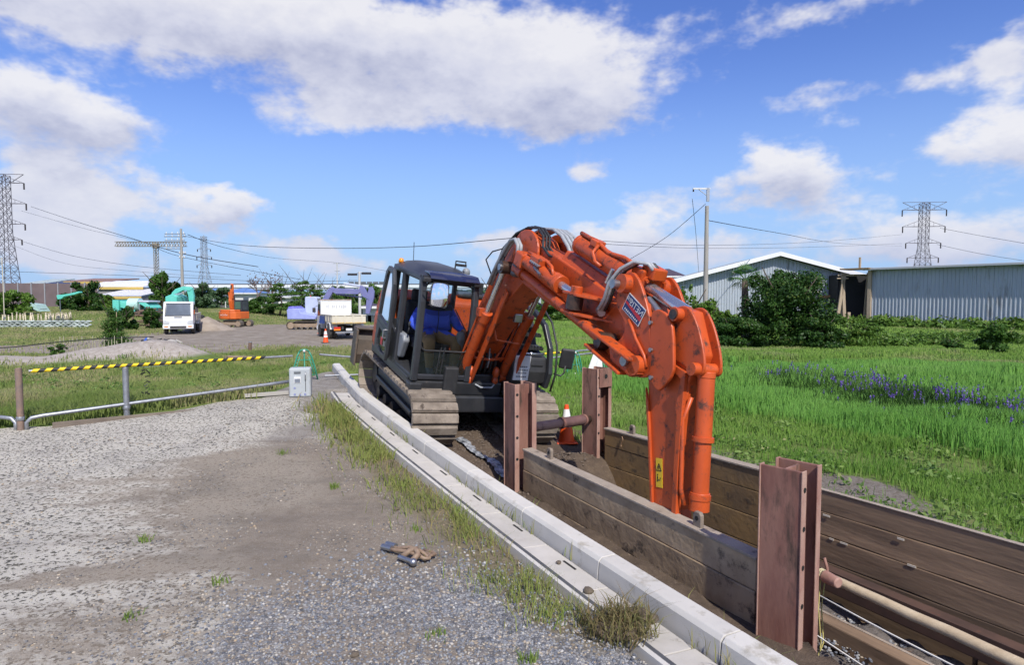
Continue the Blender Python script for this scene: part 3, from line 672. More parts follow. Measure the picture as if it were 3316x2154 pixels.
def build_cab(ex):
    X0, X1, Y0, Y1, Z0, Z1 = -.62, 1.12, -1.19, -.20, .95, 2.62
    fl = MB(); fl.bb(X0, X1, Y0, Y1, Z0, Z0 + .09); fl.build('cab_floor', dark_steel, ex, bevel=.02)
    # pillars: tapered, each from sill to roof
    def pillar(p0, p1, w, d, nm='cab_pillar'):
        p0 = Vector(p0); p1 = Vector(p1); m = MB()
        a = [(p0.x - d, p0.y - w, p0.z), (p0.x + d, p0.y - w, p0.z), (p0.x + d, p0.y + w, p0.z), (p0.x - d, p0.y + w, p0.z)]
        b = [(p1.x - d, p1.y - w, p1.z), (p1.x + d, p1.y - w, p1.z), (p1.x + d, p1.y + w, p1.z), (p1.x - d, p1.y + w, p1.z)]
        return m.hexa(a, b).build(nm, cab_grey, ex, bevel=.022, seg=3)
    fp = [(1.13, .95), (1.12, 1.5), (1.06, 2.2), (.98, 2.56)]
    for y in (Y0 + .05, Y1 - .05):
        poly = [(x + .05, z) for x, z in fp] + [(x - .06, z) for x, z in reversed(fp)]
        MB().prism(poly, y - .05, y + .05).build('cab_pillar', cab_grey, ex, bevel=.02, seg=3)
    for x in (.12,): pillar((x, Y0 + .04, Z0), (x - .02, Y0 + .05, 2.56), .045, .07)
    for y in (Y0 + .06, Y1 - .06): pillar((X0 + .06, y, Z0), (X0 + .16, y, 2.56), .06, .06)
    pillar((.12, Y1 - .04, Z0), (.10, Y1 - .05, 2.56), .035, .05)
    # header bars
    MB().bb(.90, 1.04, Y0 + .02, Y1 - .02, 2.50, 2.60).build('cab_header', cab_grey, ex, bevel=.025, seg=3)
    for y in (Y0 + .05, Y1 - .05): MB().bb(X0 + .1, .96, y - .045, y + .045, 2.50, 2.60).build('cab_header', cab_grey, ex, bevel=.025, seg=3)
    MB().bb(X0 + .1, X0 + .2, Y0 + .05, Y1 - .05, 2.50, 2.60).build('cab_header', cab_grey, ex, bevel=.02)
    # roof, crowned, with tinted sun visor in front
    rf = MB(); nx, ny = 8, 6; vs = []
    for i in range(nx + 1):
        for j in range(ny + 1):
            u = i / nx; v = j / ny
            x = X0 + .08 + u * (1.04 - X0 - .08); y = Y0 + .02 + v * (Y1 - Y0 - .04)
            z = 2.59 + .15 * (1 - (2 * v - 1) ** 4) * min(1, 5 * u + .25) * (1 - .75 * max(0, (u - .62) / .38) ** 1.6)
            vs.append((x, y, z))
    fs = [(i * (ny + 1) + j, i * (ny + 1) + j + 1, (i + 1) * (ny + 1) + j + 1, (i + 1) * (ny + 1) + j) for i in range(nx) for j in range(ny)]
    rf.add(vs, fs); rf.bb(X0 + .08, 1.03, Y0 + .02, Y1 - .02, 2.565, 2.60)
    rfo = rf.build('cab_roof', cab_grey, ex, autos=50)
    visor_m = mat('visor_tint', (.02, .022, .055), .16, spec=.8, coat=.4)
    vz = MB(); vs = []
    for j in range(9):
        v = j / 8; y = Y0 + .12 + v * (Y1 - Y0 - .16); b = .10 * (1 - (2 * v - 1) ** 2)
        vs += [(.80, y, 2.685 - .03 * (2 * v - 1) ** 2), (1.02, y, 2.655), (1.13 + b * .3, y, 2.58), (1.13 + b * .3, y, 2.57), (1.0, y, 2.63), (.8, y, 2.66 - .03 * (2 * v - 1) ** 2)]
    fs = [(j * 6 + k, j * 6 + (k + 1) % 6, (j + 1) * 6 + (k + 1) % 6, (j + 1) * 6 + k) for j in range(8) for k in range(6)] + [tuple(range(5, -1, -1)), tuple(range(48, 54))]
    vz.add(vs, fs).build('sun_visor', visor_m, rfo, autos=60)
    for y in (Y0 + .08, Y1 - .06): MB().bb(1.0, 1.12, y - .07, y + .06, 2.50, 2.58).build('visor_bracket', black_plastic, rfo, bevel=.02)
    MB().tube([(-.42, Y0 + .32, 2.62), (-.44, Y0 + .29, 3.02)], .006, 5).build('antenna', black_plastic, rfo)
    hl = MB(); hl.tube([(.5, Y1 - .25, 2.68), (.5, Y1 - .25, 2.84), (.5, Y1 - .07, 2.84), (.5, Y1 - .07, 2.76)], .014, 6); hl.bb(.47, .53, Y1 - .24, Y1 - .06, 2.76, 2.80); hl.build('roof_handle', black_plastic, rfo)
    MB().lathe([(.045, 0), (.046, .04), (.034, .075), (.008, .085)], 14, (-.50, Y0 + .12, 2.63)).build('beacon_lamp', lamp_amber, rfo, smooth=True)
    MB().ball((.35, Y1 + .02, 2.66), (.07, .07, .08)).build('roof_ball_cover', grey_plastic, rfo, smooth=True)
    # rear and side panels below the glass
    MB().bb(X0, X0 + .05, Y0 + .04, Y1 - .04, 1.0, 1.62).build('rear_panel', cab_grey, ex, bevel=.01)
    MB().prism([(X0 + .08, 1.0), (.06, 1.0), (.06, 1.46), (X0 + .08, 1.66)], Y0 + .01, Y0 + .05).build('side_panel', cab_grey, ex, bevel=.01)
    MB().bb(.16, 1.06, Y1 - .06, Y1 - .03, 1.02, 1.28).build('side_panel', cab_grey, ex, bevel=.01)
    # front lower apron
    MB().prism([(1.05, .95), (1.16, .97), (1.16, 1.06), (1.05, 1.06)], Y0 + .08, Y1 - .08).build('front_sill', cab_grey, ex, bevel=.02)
    # glass
    g = MB(); g.add([(1.135, Y0 + .09, 1.07), (1.135, Y1 - .09, 1.07), (1.13, Y1 - .09, 1.40), (1.13, Y0 + .09, 1.40)], [(0, 1, 2, 3)]); g.build('lower_windshield', low_glass, ex)
    g = MB(); g.add([(1.125, Y0 + .09, 1.42), (1.125, Y1 - .09, 1.42), (1.07, Y1 - .09, 2.1), (1.07, Y0 + .09, 2.1), (.99, Y1 - .09, 2.5), (.99, Y0 + .09, 2.5)], [(0, 1, 2, 3), (3, 2, 4, 5)]); wsd = g.build('windshield', cab_glass, ex)
    MB().bb(1.125, 1.135, Y0 + .09, Y1 - .09, 1.40, 1.41).build('windshield_bar', low_glass, ex)
    ins = MB(); ip = rr_frame(Y0 + .09, Y1 - .09, 1.44, 2.5, .1); n_ = len(ip)
    fx = lambda z: 1.145 if z < 1.42 else 1.145 - (z - 1.42) * .085 if z < 2.1 else 1.087 - (z - 2.1) * .2
    ins.tube([(fx(z), y, z) for (y, z) in ip + [ip[0]]], .017, 6, cap=False); ins.build('window_seal', black_plastic, ex, smooth=True)
    MB().add([(.18, Y1 - .03, 1.3), (1.05, Y1 - .03, 1.3), (.93, Y1 - .035, 2.48), (.16, Y1 - .035, 2.48)], [(0, 1, 2, 3)]).build('side_window', cab_glass, ex)
    MB().add([(-.5, Y1 - .03, 1.6), (.06, Y1 - .03, 1.6), (.05, Y1 - .035, 2.48), (-.44, Y1 - .035, 2.48)], [(0, 1, 2, 3)]).build('side_window', cab_glass, ex)
    MB().add([(X0 + .03, Y0 + .12, 1.64), (X0 + .03, Y1 - .12, 1.64), (X0 + .13, Y1 - .12, 2.48), (X0 + .13, Y0 + .12, 2.48)], [(0, 1, 2, 3)]).build('rear_window', cab_glass, ex)
    for z0, z1 in ((1.62, 1.98), (1.44, 1.74)):
        MB().tube([(1.02, Y1 - .02, z0), (.2, Y1 - .015, z1)], .011, 6).build('window_guard_bar', black_plastic, ex)
    # opened door swung back along the cab side: frame, upper and lower glass, handle
    yd = Y0 - .10
    outer = [(-.70, 1.0), (-.60, .97), (-.02, .98), (.05, 1.08), (.07, 1.7), (.05, 2.3), (-.02, 2.52), (-.12, 2.57), (-.36, 2.57), (-.50, 2.46), (-.62, 2.1), (-.72, 1.6)]
    hole1 = [(-.63, 1.66), (-.05, 1.54), (-.01, 1.62), (-.04, 2.28), (-.12, 2.48), (-.34, 2.49), (-.43, 2.4), (-.55, 2.06)]
    dr = MB()
    def ring(oa, ia, y0, y1):
        # frame between an outer outline and an inner opening of equal count
        n = len(oa); vs = [(x, y, z) for y in (y0, y1) for ring_ in (oa, ia) for (x, z) in ring_]; fs = []
        for i in range(n):
            j = (i + 1) % n
            fs += [(i, j, n + j, n + i), (2 * n + j, 2 * n + i, 3 * n + i, 3 * n + j), (j, i, 2 * n + i, 2 * n + j), (n + i, n + j, 3 * n + j, 3 * n + i)]
        dr.add(vs, fs)
    up_o = [(-.71, 1.58), (.07, 1.44), (.07, 1.7), (.05, 2.3), (-.06, 2.54), (-.36, 2.57), (-.50, 2.47), (-.62, 2.1)]
    up_i = [(-.62, 1.67), (-.03, 1.55), (-.02, 1.7), (-.045, 2.26), (-.12, 2.45), (-.33, 2.49), (-.42, 2.40), (-.54, 2.07)]
    ring(up_o, up_i, yd - .03, yd + .03)
    lo_o = [(-.70, 1.0), (-.3, .97), (.02, .98), (.05, 1.1), (.07, 1.44), (-.2, 1.49), (-.71, 1.58), (-.72, 1.2)]
    lo_i = [(-.56, 1.12), (-.3, 1.06), (-.06, 1.06), (-.03, 1.13), (-.02, 1.36), (-.2, 1.40), (-.50, 1.46), (-.58, 1.25)]
    ring(lo_o, lo_i, yd - .03, yd + .03)
    door = dr.build('cab_door', cab_grey, ex, bevel=.012)
    MB().add([(x, yd, z) for x, z in up_i], [tuple(range(8))]).build('door_glass', cab_glass, door)
    MB().add([(x, yd, z) for x, z in lo_i], [tuple(range(8))]).build('door_glass', glass_mat('dark_glass', (.4, .45, .46), .08, .35), door)
    hd = MB(); hd.tube([(-.04, yd - .03, 1.36), (-.04, yd - .08, 1.36), (-.04, yd - .08, 1.50), (-.04, yd - .03, 1.50)], .014, 6); hd.bb(-.07, .0, yd - .05, yd - .02, 1.22, 1.3); hd.build('door_handle', steel, door)
    MB().prism([(-.30, 1.2), (-.18, 1.19), (-.18, 1.32), (-.30, 1.33)], yd - .036, yd - .031).build('door_sticker', sign_red, door)
    # wide mudguard in front of rear quarter
    # front-left mirror on pillar
    ma = MB(); ma.tube([(1.14, Y0 + .02, 2.37), (1.2, Y0 + .06, 2.38), (1.22, Y0 + .12, 2.38)], .012, 6); ma.build('mirror_arm', black_plastic, ex)
    mm = MB(); mm.prism(rr_frame(-.135, .135, -.19, .19, .05), -.012, .012, M=Matrix.Translation((1.24, Y0 + .25, 2.34)) @ Matrix.Rotation(R(74), 4, 'Z') @ Matrix.Rotation(R(-10), 4, 'X'))
    mo = mm.build('cab_mirror', black_plastic, ex)
    mg = MB(); Mm = Matrix.Translation((1.24, Y0 + .25, 2.34)) @ Matrix.Rotation(R(74), 4, 'Z') @ Matrix.Rotation(R(-10), 4, 'X'); vs = []
    for i in range(9):
        for j in range(11):
            u = (i / 8 - .5) * 2; v = (j / 10 - .5) * 2; k_ = 1 - .12 * (u * v) ** 2
            vs.append(Mm @ Vector((u * .125 * k_, -.018 - .022 * (1 - (u * u + v * v) / 2), v * .18 * k_)))
    mg.add(vs, [(i * 11 + j, (i + 1) * 11 + j, (i + 1) * 11 + j + 1, i * 11 + j + 1) for i in range(8) for j in range(10)]); mg.build('mirror_glass', mirror_m, mo, smooth=True)
    # wiper
    MB().tube([(1.15, Y0 + .4, 1.06), (1.16, Y0 + .42, 1.45), (1.15, Y0 + .44, 1.5)], .009, 5).build('wiper', black_plastic, ex)
    MB().tube([(1.15, Y0 + .47, 1.06), (1.16, Y0 + .49, 1.47), (1.15, Y0 + .5, 1.5)], .009, 5).build('wiper', black_plastic, ex)
    # inside: seat, consoles, levers, pedals, monitor
    st = MB(); st.prism([(-.2, 1.28), (.42, 1.30), (.46, 1.42), (.3, 1.46), (-.2, 1.42)], -.98, -.46); seat = st.build('seat', mat('seat_fabric', (.03, .032, .036), .9, c2=(.05, .05, .055), scale=20), ex, bevel=.05, seg=3)
    MB().prism([(-.28, 1.40), (-.12, 1.42), (-.24, 2.02), (-.36, 2.02)], -.95, -.49).build('backrest', MATS['seat_fabric'], seat, bevel=.05, seg=3)
    MB().bb(-.38, -.26, -.86, -.58, 2.0, 2.22).build('headrest', MATS['seat_fabric'], seat, bevel=.04, seg=3)
    MB().bb(-.15, .3, -.9, -.55, 1.03, 1.3).build('seat_base', black_plastic, seat, bevel=.03)
    for y in (-1.09, -.37):
        c = MB(); c.prism([(-.2, 1.05), (.25, 1.1), (.42, 1.42), (.36, 1.52), (-.25, 1.52)], y - .06, y + .06); co = c.build('console', grey_plastic, ex, bevel=.035, seg=3)
        l = MB(); l.tube([(.42, y, 1.54), (.46, y, 1.68)], .014, 6); l.ball((.465, y, 1.72), (.03, .03, .05)); l.build('control_lever', black_plastic, co, smooth=True)
    mo = MB(); mo.prism([(.72, 1.1), (.80, 1.08), (.95, 1.6), (.9, 1.74), (.8, 1.7)], -.40, -.27); mo.build('monitor_pod', grey_plastic, ex, bevel=.04, seg=3)
    pd = MB()
    for y in (-.78, -.62): pd.tube([(.78, y, 1.05), (.84, y, 1.3), (.82, y, 1.5)], .016, 6); pd.bb(.72, .92, y - .05, y + .05, 1.06, 1.09)
    pd.build('travel_lever', black_plastic, ex)

def cyl_unit(parent, p0, p1, split, rb, rr, matb, name, collar=True):
    """hydraulic cylinder from pin p0 (barrel end) to pin p1 (rod end); split = barrel share of the length"""
    p0 = Vector(p0); p1 = Vector(p1); d = p1 - p0; q = p0 + d * split; u = d.normalized()
    m = MB(); m.cyl(p0, q, rb, n=20)
    if collar: m.cyl(q - u * .14, q + u * .03, rb * 1.16, n=20); m.cyl(p0 + u * .0, p0 + u * .06, rb * 1.06, n=20)
    o = m.build(name, matb, parent, bevel=.006, autos=35)
    MB().cyl(q, p1, rr, n=16).build('piston_rod', chrome, o, autos=35)
    return o

def build_boom(ex):
    YL, YR = -.13, .33; YC = .10
    # lower boom: box of side plates, foot to knuckle
    low = [(.30, 1.12), (.52, .98), (.78, 1.10), (1.75, 2.30), (2.32, 2.78), (2.52, 3.02), (2.56, 3.22), (2.40, 3.40), (2.1, 3.50), (1.86, 3.42), (1.55, 3.12), (1.25, 2.72), (.60, 1.72), (.30, 1.30)]
    lb = MB().prism(low, YL + .02, YR - .02); lbo = lb.build('lower_boom', orange, ex, bevel=.015)
    # knuckle cheek plates with rounded crown
    ck = [(1.98, 2.92), (2.3, 2.80), (2.62, 2.92), (2.74, 3.16), (2.66, 3.40), (2.42, 3.53), (2.14, 3.50), (1.98, 3.36)]
    for y in (YL - .05, YR + .01): MB().prism(rnd_poly(ck, 2), y, y + .04).build('knuckle_plate', orange, lbo, bevel=.012)
    MB().cyl((2.40, YL - .09, 3.06), (2.40, YR + .09, 3.06), .07, n=18).build('knuckle_pin', steel, lbo, autos=40)
    # boom foot and cylinders on both sides
    MB().cyl((.5, YL - .09, 1.16), (.5, YR + .09, 1.16), .1, n=18).build('boom_foot_pin', dark_steel, lbo, autos=40)
    for y in (YL - .14, YR + .14):
        c = cyl_unit(ex, (.98, y, 1.02), (1.98, y, 2.93), .60, .082, .045, orange, 'boom_cylinder')
        MB().cyl((1.98, y - .08, 2.93), (1.98, y + .08, 2.93), .095, n=18).build('cylinder_eye', grease, c, autos=40)
        MB().cyl((.98, y - .07, 1.02), (.98, y + .07, 1.02), .1, n=18).build('cylinder_eye', orange, c, autos=40)
        # guard plate alongside the barrel
        g = MB().prism([(1.10, 1.02), (1.22, 1.0), (2.02, 2.55), (1.92, 2.62)], y + .085, y + .11)
        g.build('cylinder_guard', orange, c, bevel=.006)
        t = MB(); t.tube([(1.05, y - .1, 1.3), (1.3, y - .1, 1.75), (1.52, y - .1, 2.16)], .02, 6); t.bb(1.48, 1.6, y - .13, y - .02, 2.12, 2.24); t.build('oil_line', orange, c)
    MB().tube([(1.98, YL - .24, 2.93), (1.98, YR + .24, 2.93)], .05, 12).build('cross_pin', steel, lbo)
    # brackets, hoses and tee between the cylinder feet
    tee = MB(); tee.tube([(1.12, YL - .2, 1.38), (1.15, YC, 1.34), (1.12, YR + .2, 1.38)], .024, 8); tee.tube([(1.15, YC - .1, 1.34), (1.1, YC - .2, 1.46), (1.1, YL - .18, 1.55)], .018, 6); tee.tube([(1.15, YC + .1, 1.34), (1.1, YC + .2, 1.46), (1.12, YR + .02, 1.6)], .018, 6); tee.build('hydraulic_tee', orange, ex, smooth=True)
    for y in (YL - .05, YR - .05):
        b = MB(); b.ball((1.12, y, 1.12), (.07, .06, .1), 12, 8); b.ball((1.12, y, .98), (.06, .055, .08), 12, 8); b.build('swivel_joint', orange, ex, smooth=True)
    hb = MB(); hb.tube([(1.12, YL - .02, .95), (1.2, YC - .1, .88), (1.2, YC + .1, .88), (1.12, YR - .03, .95)], .016, 6); hb.tube([(1.14, YC, 1.2), (1.16, YC, 1.34), (1.12, YC, 1.55)], .014, 6); hb.build('hydraulic_hose', hose_grey, ex, smooth=True)
    for k in range(5): MB().tube([(.75, YC - .2 + k * .1, 1.0), (1.05, YC - .18 + k * .09, 1.1), (1.1, YC - .16 + k * .08, 1.3), (1.0, YC - .14 + k * .07, 1.5)], .02, 6).build('hydraulic_hose', hose_black, ex, smooth=True)
    # work lamp and arm under the boom
    wl = MB(); wl.bb(1.62, 1.70, YR - .16, YR - .02, 2.08, 2.22); wl.build('work_lamp', steel, lbo, bevel=.015)
    MB().tube([(1.62, YL + .02, 1.92), (1.66, YL + .06, 1.78), (1.66, YR, 1.74)], .016, 6).build('lamp_bracket', orange, lbo)
    # upper boom with cover box on top
    upb = [(2.30, 2.76), (2.86, 2.64), (4.50, 2.36), (4.86, 2.40), (4.92, 2.66), (4.82, 2.80), (4.36, 2.96), (3.05, 3.25), (2.62, 3.32), (2.36, 3.24)]
    YU = .20
    ub = MB().prism(upb, YL, YU); ubo = ub.build('upper_boom', orange, ex, bevel=.02)
    cv = MB(); cv.hexa([(3.22, YL - .004, 3.16), (4.38, YL - .004, 2.90), (4.38, YU + .004, 2.90), (3.22, YU + .004, 3.16)], [(3.26, YL + .07, 3.33), (4.33, YL + .07, 3.07), (4.33, YU - .02, 3.07), (3.26, YU - .02, 3.33)])
    cv.build('boom_cover', orange, ubo, bevel=.012)
    # swing cylinder on the near side with its base block, valve and rod bracket
    ys = YL - .17
    sc = cyl_unit(ex, (2.62, ys, 3.10), (4.06, ys + .02, 2.82), .68, .10, .05, orange, 'swing_cylinder')
    MB().box((2.60, ys - .01, 3.10), (.22, .2, .2), rot=(0, .25, 0)).build('cylinder_block', orange, sc, bevel=.02)
    vb = MB(); vb.box((3.06, ys - .02, 3.14), (.28, .16, .09), rot=(0, .19, 0)); vb.build('valve_block', orange, sc, bevel=.012)
    bl = MB()
    for k in range(5): bl.cyl((3.0 + k * .05, ys - .13, 3.12 - k * .01), (3.0 + k * .05, ys - .09, 3.12 - k * .01), .016, n=8)
    bl.cyl((3.06, ys - .09, 3.05), (3.3, ys - .12, 2.98), .018, n=8); bl.cyl((3.06, ys - .04, 3.06), (3.3, ys - .06, 3.0), .018, n=8); bl.build('hose_fitting', steel, sc)
    MB().tube([(2.72, ys - .02, 3.22), (2.9, ys - .02, 3.2), (3.2, ys, 3.15), (3.42, ys - .04, 3.10), (3.52, ys - .06, 3.0)], .022, 6).build('oil_line', orange, sc, smooth=True)
    MB().cyl((4.08, ys - .05, 2.68), (4.08, ys - .05, 2.84), .10, n=16).build('swing_pin', grease, sc, autos=40)
    br = MB(); br.prism([(3.9, ys - .13), (4.2, ys - .12), (4.62, YL + .02), (3.95, YL + .02)], 2.84, 2.87, axis='z'); br.prism([(3.92, ys - .13), (4.2, ys - .12), (4.6, YL + .02), (3.95, YL + .02)], 2.62, 2.65, axis='z'); br.cyl((4.08, ys - .05, 2.86), (4.08, ys - .05, 2.95), .07, n=14)
    br.build('swing_bracket', orange, ubo, bevel=.006)
    # parallel link rod below
    yk = YL - .14
    lr = MB(); lr.cyl((2.55, yk, 2.92), (4.66, yk - .02, 2.45), .068, n=18); lr.cyl((2.36, yk, 2.96), (2.6, yk, 2.91), .09, n=16); lro = lr.build('link_rod', orange, ex, autos=35)
    MB().cyl((4.66, yk - .09, 2.44), (4.70, yk + .1, 2.43), .10, n=18).build('link_eye', grease, lro, autos=40)
    MB().bb(2.30, 2.50, yk - .08, yk + .14, 2.84, 3.04).build('link_mount', grease, lro, bevel=.04)
    # end bracket: tall plates carrying the arm
    bp = [(4.74, 3.06), (4.80, 3.20), (4.93, 3.24), (5.06, 3.16), (5.20, 3.0), (5.31, 2.85), (5.40, 2.62), (5.50, 2.38), (5.47, 2.25), (5.34, 2.20), (5.12, 2.22), (4.68, 2.32), (4.60, 2.42), (4.88, 2.46), (4.97, 2.58), (4.96, 2.70), (4.80, 2.80), (4.72, 2.92)]
    yb = YL - .13
    bko = None
    for y in (yb, YU + .05):
        o = MB().prism(rnd_poly(bp, 2, .2), y, y + .04).build('end_bracket', orange, ex, bevel=.01)
        bko = bko or o
    MB().prism([(5.0, 2.3), (5.40, 2.25), (5.44, 2.5), (5.2, 2.95), (4.95, 3.0), (4.85, 2.7)], yb + .04, YU + .05).build('bracket_core', orange, bko, bevel=.02)
    # fork of the swing joint: an upper and a lower plate with the lug between
    for zz, x0, x1 in ((2.545, 4.55, 5.32), (2.37, 4.52, 5.2)):
        MB().prism([(x0, zz), (x1, zz - .15), (x1, zz - .18), (x0, zz - .032)], yb - .17, yb + .01).build('bracket_fork', orange, bko, bevel=.008)
    MB().prism([(4.85, 2.46), (5.3, 2.38), (5.42, 2.26), (5.3, 2.2), (4.95, 2.27)], yb - .10, yb + .005).build('bracket_fork', orange, bko, bevel=.02)
    MB().cyl((5.33, yb - .10, 2.33), (5.33, yb + .05, 2.33), .1, n=20).build('bracket_boss', orange, bko, autos=40)
    MB().cyl((5.20, yb - .13, 2.34), (5.20, yb + .05, 2.34), .055, n=12).build('bracket_bolt', steel, bko, autos=40)
    MB().tube([(5.02, yb - .012, 2.74), (5.1, yb - .016, 2.68), (5.2, yb - .02, 2.58), (5.28, yb - .02, 2.52), (5.38, yb - .02, 2.44), (5.44, yb - .016, 2.34)], .018, 6).build('weld_rib', orange, bko, smooth=True)
    MB().cyl((4.88, yb - .09, 3.10), (4.88, YU + .12, 3.10), .1, n=20).build('trunnion', orange, bko, autos=40)
    MB().cyl((4.83, yb - .16, 3.08), (4.83, yb - .07, 3.08), .05, n=12).build('trunnion_bolt', steel, bko, autos=40)
    # sticker on the bracket, lettering reversed as it stands in the picture
    M0 = Matrix.Translation((5.07, yb - .006, 2.86)) @ Matrix.Rotation(R(23), 4, 'Y')
    sk = MB().prism([(-.17, -.10), (.17, -.10), (.17, .10), (-.17, .10)], -.002, .002, M=M0).build('registration_sticker', sign_white, bko)
    MB().prism([(-.16, -.09), (.16, -.09), (.16, .09), (-.16, .09)], -.005, -.003, M=M0).build('sticker_field', sign_blue, sk)
    MB().prism([(-.16, -.012), (.16, -.045), (.16, .0), (-.16, .012)], -.0075, -.006, M=M0).build('sticker_stripe', sign_red, sk)
    MT = M0 @ Matrix.Rotation(R(90), 4, 'X')
    text_mesh('NETIS', .098, sign_white, sk, MT @ Matrix.Translation((.035, .035, .0095)), 'sticker_lettering', mirror=True)
    text_mesh('登録', .05, sign_white, sk, MT @ Matrix.Translation((-.12, .05, .0095)), 'sticker_lettering', mirror=True)
    text_mesh('KT-000000-A', .03, sign_white, sk, MT @ Matrix.Translation((.0, -.06, .0095)), 'sticker_lettering', mirror=True) if False else None
    pr = MB()
    for k in range(9): pr.prism([(-.13 + k * .03, -.075), (-.112 + k * .03, -.075), (-.112 + k * .03, -.055), (-.13 + k * .03, -.055)], -.0085, -.0078, M=M0)
    pr.build('sticker_print', sign_white, sk)
    # arm: rounded cheek, box and rear plates, bolted
    ya = YL - .10; YA0, YA1, YB = -.16, .035, -.06
    ck = [(5.33, 2.88), (5.42, 2.93), (5.55, 2.91), (5.66, 2.82), (5.72, 2.68), (5.80, 2.42), (5.78, 2.32), (5.65, 2.14), (5.46, 2.26)]
    co = MB().prism(rnd_poly(ck, 2, .16), ya - .03, ya + .01).build('arm_cheek_plate', orange, ex, bevel=.012)
    for (x, z) in ((5.37, 2.78), (5.45, 2.52), (5.53, 2.26)): MB().cyl((x, ya - .055, z), (x, ya - .02, z), .022, n=10).build('bolt', steel, co, autos=40)
    ab = [(5.30, 2.40), (5.43, 1.97), (5.53, 1.71), (5.76, 1.07), (6.0, .35), (6.26, .3), (6.24, .75), (6.10, 1.13), (6.02, 1.55), (5.96, 1.9), (5.92, 2.3), (5.98, 2.6), (5.74, 2.98), (5.5, 2.98)]
    amo = MB().prism(ab, YA0, YA1).build('arm', orange, ex, bevel=.02)
    # edge ribs on the near face
    MB().prism([(5.38, 2.12), (5.43, 1.97), (5.53, 1.71), (5.76, 1.07), (6.0, .35), (6.03, .36), (5.79, 1.08), (5.56, 1.72), (5.46, 1.98)], YA0 - .03, YA0).build('arm_rib', orange, amo, bevel=.005)
    MB().prism([(5.86, 2.05), (5.86, 2.34), (5.70, 2.40), (5.70, 2.45), (5.90, 2.42), (5.95, 2.1), (6.06, 1.5), (6.14, 1.13), (6.30, .5), (6.25, .48), (6.08, 1.12), (6.0, 1.5), (5.90, 2.0)], YA0 - .045, YA0).build('arm_rib', orange, amo, bevel=.005)
    lg = [(5.54, 2.92), (5.60, 2.99), (5.70, 3.02), (5.79, 2.99), (5.91, 2.87), (6.03, 2.69), (6.10, 2.53), (6.09, 2.44), (6.01, 2.41), (5.89, 2.46), (5.64, 2.5)]
    for y in (YA0 - .02, YA1 - .01): MB().prism(rnd_poly(lg, 2), y, y + .03).build('arm_lug_plate', orange, amo, bevel=.01)
    MB().cyl((5.66, YA0 - .10, 2.92), (5.66, YA1 + .05, 2.92), .065, n=18).build('rod_pin', orange, amo, autos=40)
    MB().cyl((5.66, YA0 - .115, 2.92), (5.66, YA0 - .09, 2.92), .05, n=18).build('rod_pin_cap', grease, amo, autos=40)
    MB().cyl((6.02, YA0 - .10, 2.48), (6.02, YA1 + .04, 2.48), .06, n=18).build('bucket_cylinder_pin', orange, amo, autos=40)
    # arm cylinder: big barrel above the bracket, chrome rod to the arm
    YC = .0; p0 = (3.47, YC, 3.43); p1 = (5.63, YB, 2.94)
    ac = cyl_unit(ex, p0, p1, .66, .125, .07, orange, 'arm_cylinder')
    MB().box((4.86, YC, 3.14), (.2, .34, .3), rot=(0, .21, 0)).build('cylinder_trunnion_block', orange, ac, bevel=.02)
    MB().tube([(3.5, YC - .04, 3.57), (3.75, YC - .05, 3.52), (3.9, YC - .06, 3.50), (4.2, YC - .08, 3.38), (4.5, YC - .08, 3.36), (4.75, YC - .08, 3.30)], .026, 8).build('oil_line', orange, ac, smooth=True)
    MB().tube([(4.0, YC - .10, 3.45), (4.02, YC - .18, 3.36), (4.1, YC - .18, 3.26), (4.2, YC - .16, 3.22)], .022, 8).build('oil_line', orange, ac, smooth=True)
    MB().box((3.92, YC - .06, 3.47), (.14, .14, .08), rot=(0, .21, 0)).build('line_clamp', orange, ac, bevel=.012)
    MB().box((4.98, YC - .02, 3.26), (.22, .18, .13), rot=(0, .21, 0)).build('valve_block', orange, ac, bevel=.015)
    MB().lathe([(.15, -.03), (.17, -.03), (.17, .05), (.15, .05)], 20, (4.93, YC, 3.095), Matrix.Rotation(R(102), 3, 'Y')).build('gland_flange', orange, ac, autos=40)
    fl = MB()
    u = (Vector(p1) - Vector(p0)).normalized()
    for k in range(10):
        a = k * .628; c = Vector((4.95, YC, 3.09)) + Vector((0, math.cos(a), 0)) * .145 + u.cross(Vector((0, 1, 0))) * (math.sin(a) * .145); fl.cyl(c, c + u * .06, .018, n=8)
    fl.build('gland_bolt', orange, ac)
    # bucket cylinder in front of the arm
    YC = YB
    bc = cyl_unit(ex, (6.02, YC, 2.46), (6.42, YC, .48), .62, .08, .045, orange, 'bucket_cylinder')
    MB().tube([(5.98, YC - .08, 2.2), (5.96, YC - .11, 1.98), (6.0, YC - .12, 1.85), (6.12, YC - .12, 1.35), (6.18, YC - .1, 1.22)], .022, 8).build('oil_line', orange, bc, smooth=True)
    for z, x in ((1.85, 6.145), (1.33, 6.25)): MB().lathe([(.1, -.022), (.1, .022)], 18, (x, YC, z), Matrix.Rotation(R(-11), 3, 'Y')).build('line_clamp', orange, bc, autos=40)
    MB().prism([(6.2, .72), (6.46, .62), (6.6, .3), (6.3, .2)], YA0 + .02, YA1 - .02).build('bucket_link', orange, ex, bevel=.02)
    # bucket curled back, down in the trench
    bk = [(5.7, .25), (6.35, .3), (6.5, .05), (6.45, -.25), (6.1, -.5), (5.6, -.55), (5.15, -.3), (5.2, -.26), (5.6, -.48), (6.06, -.43), (6.38, -.22), (6.42, .02), (6.3, .22), (5.72, .18)]
    bu = MB().prism(bk, YC - .38, YC + .38)
    for y in (YC - .40, YC + .37): bu.prism([(5.7, .25), (6.35, .3), (6.5, .05), (6.45, -.25), (6.1, -.5), (5.6, -.55), (5.15, -.3)], y, y + .03)
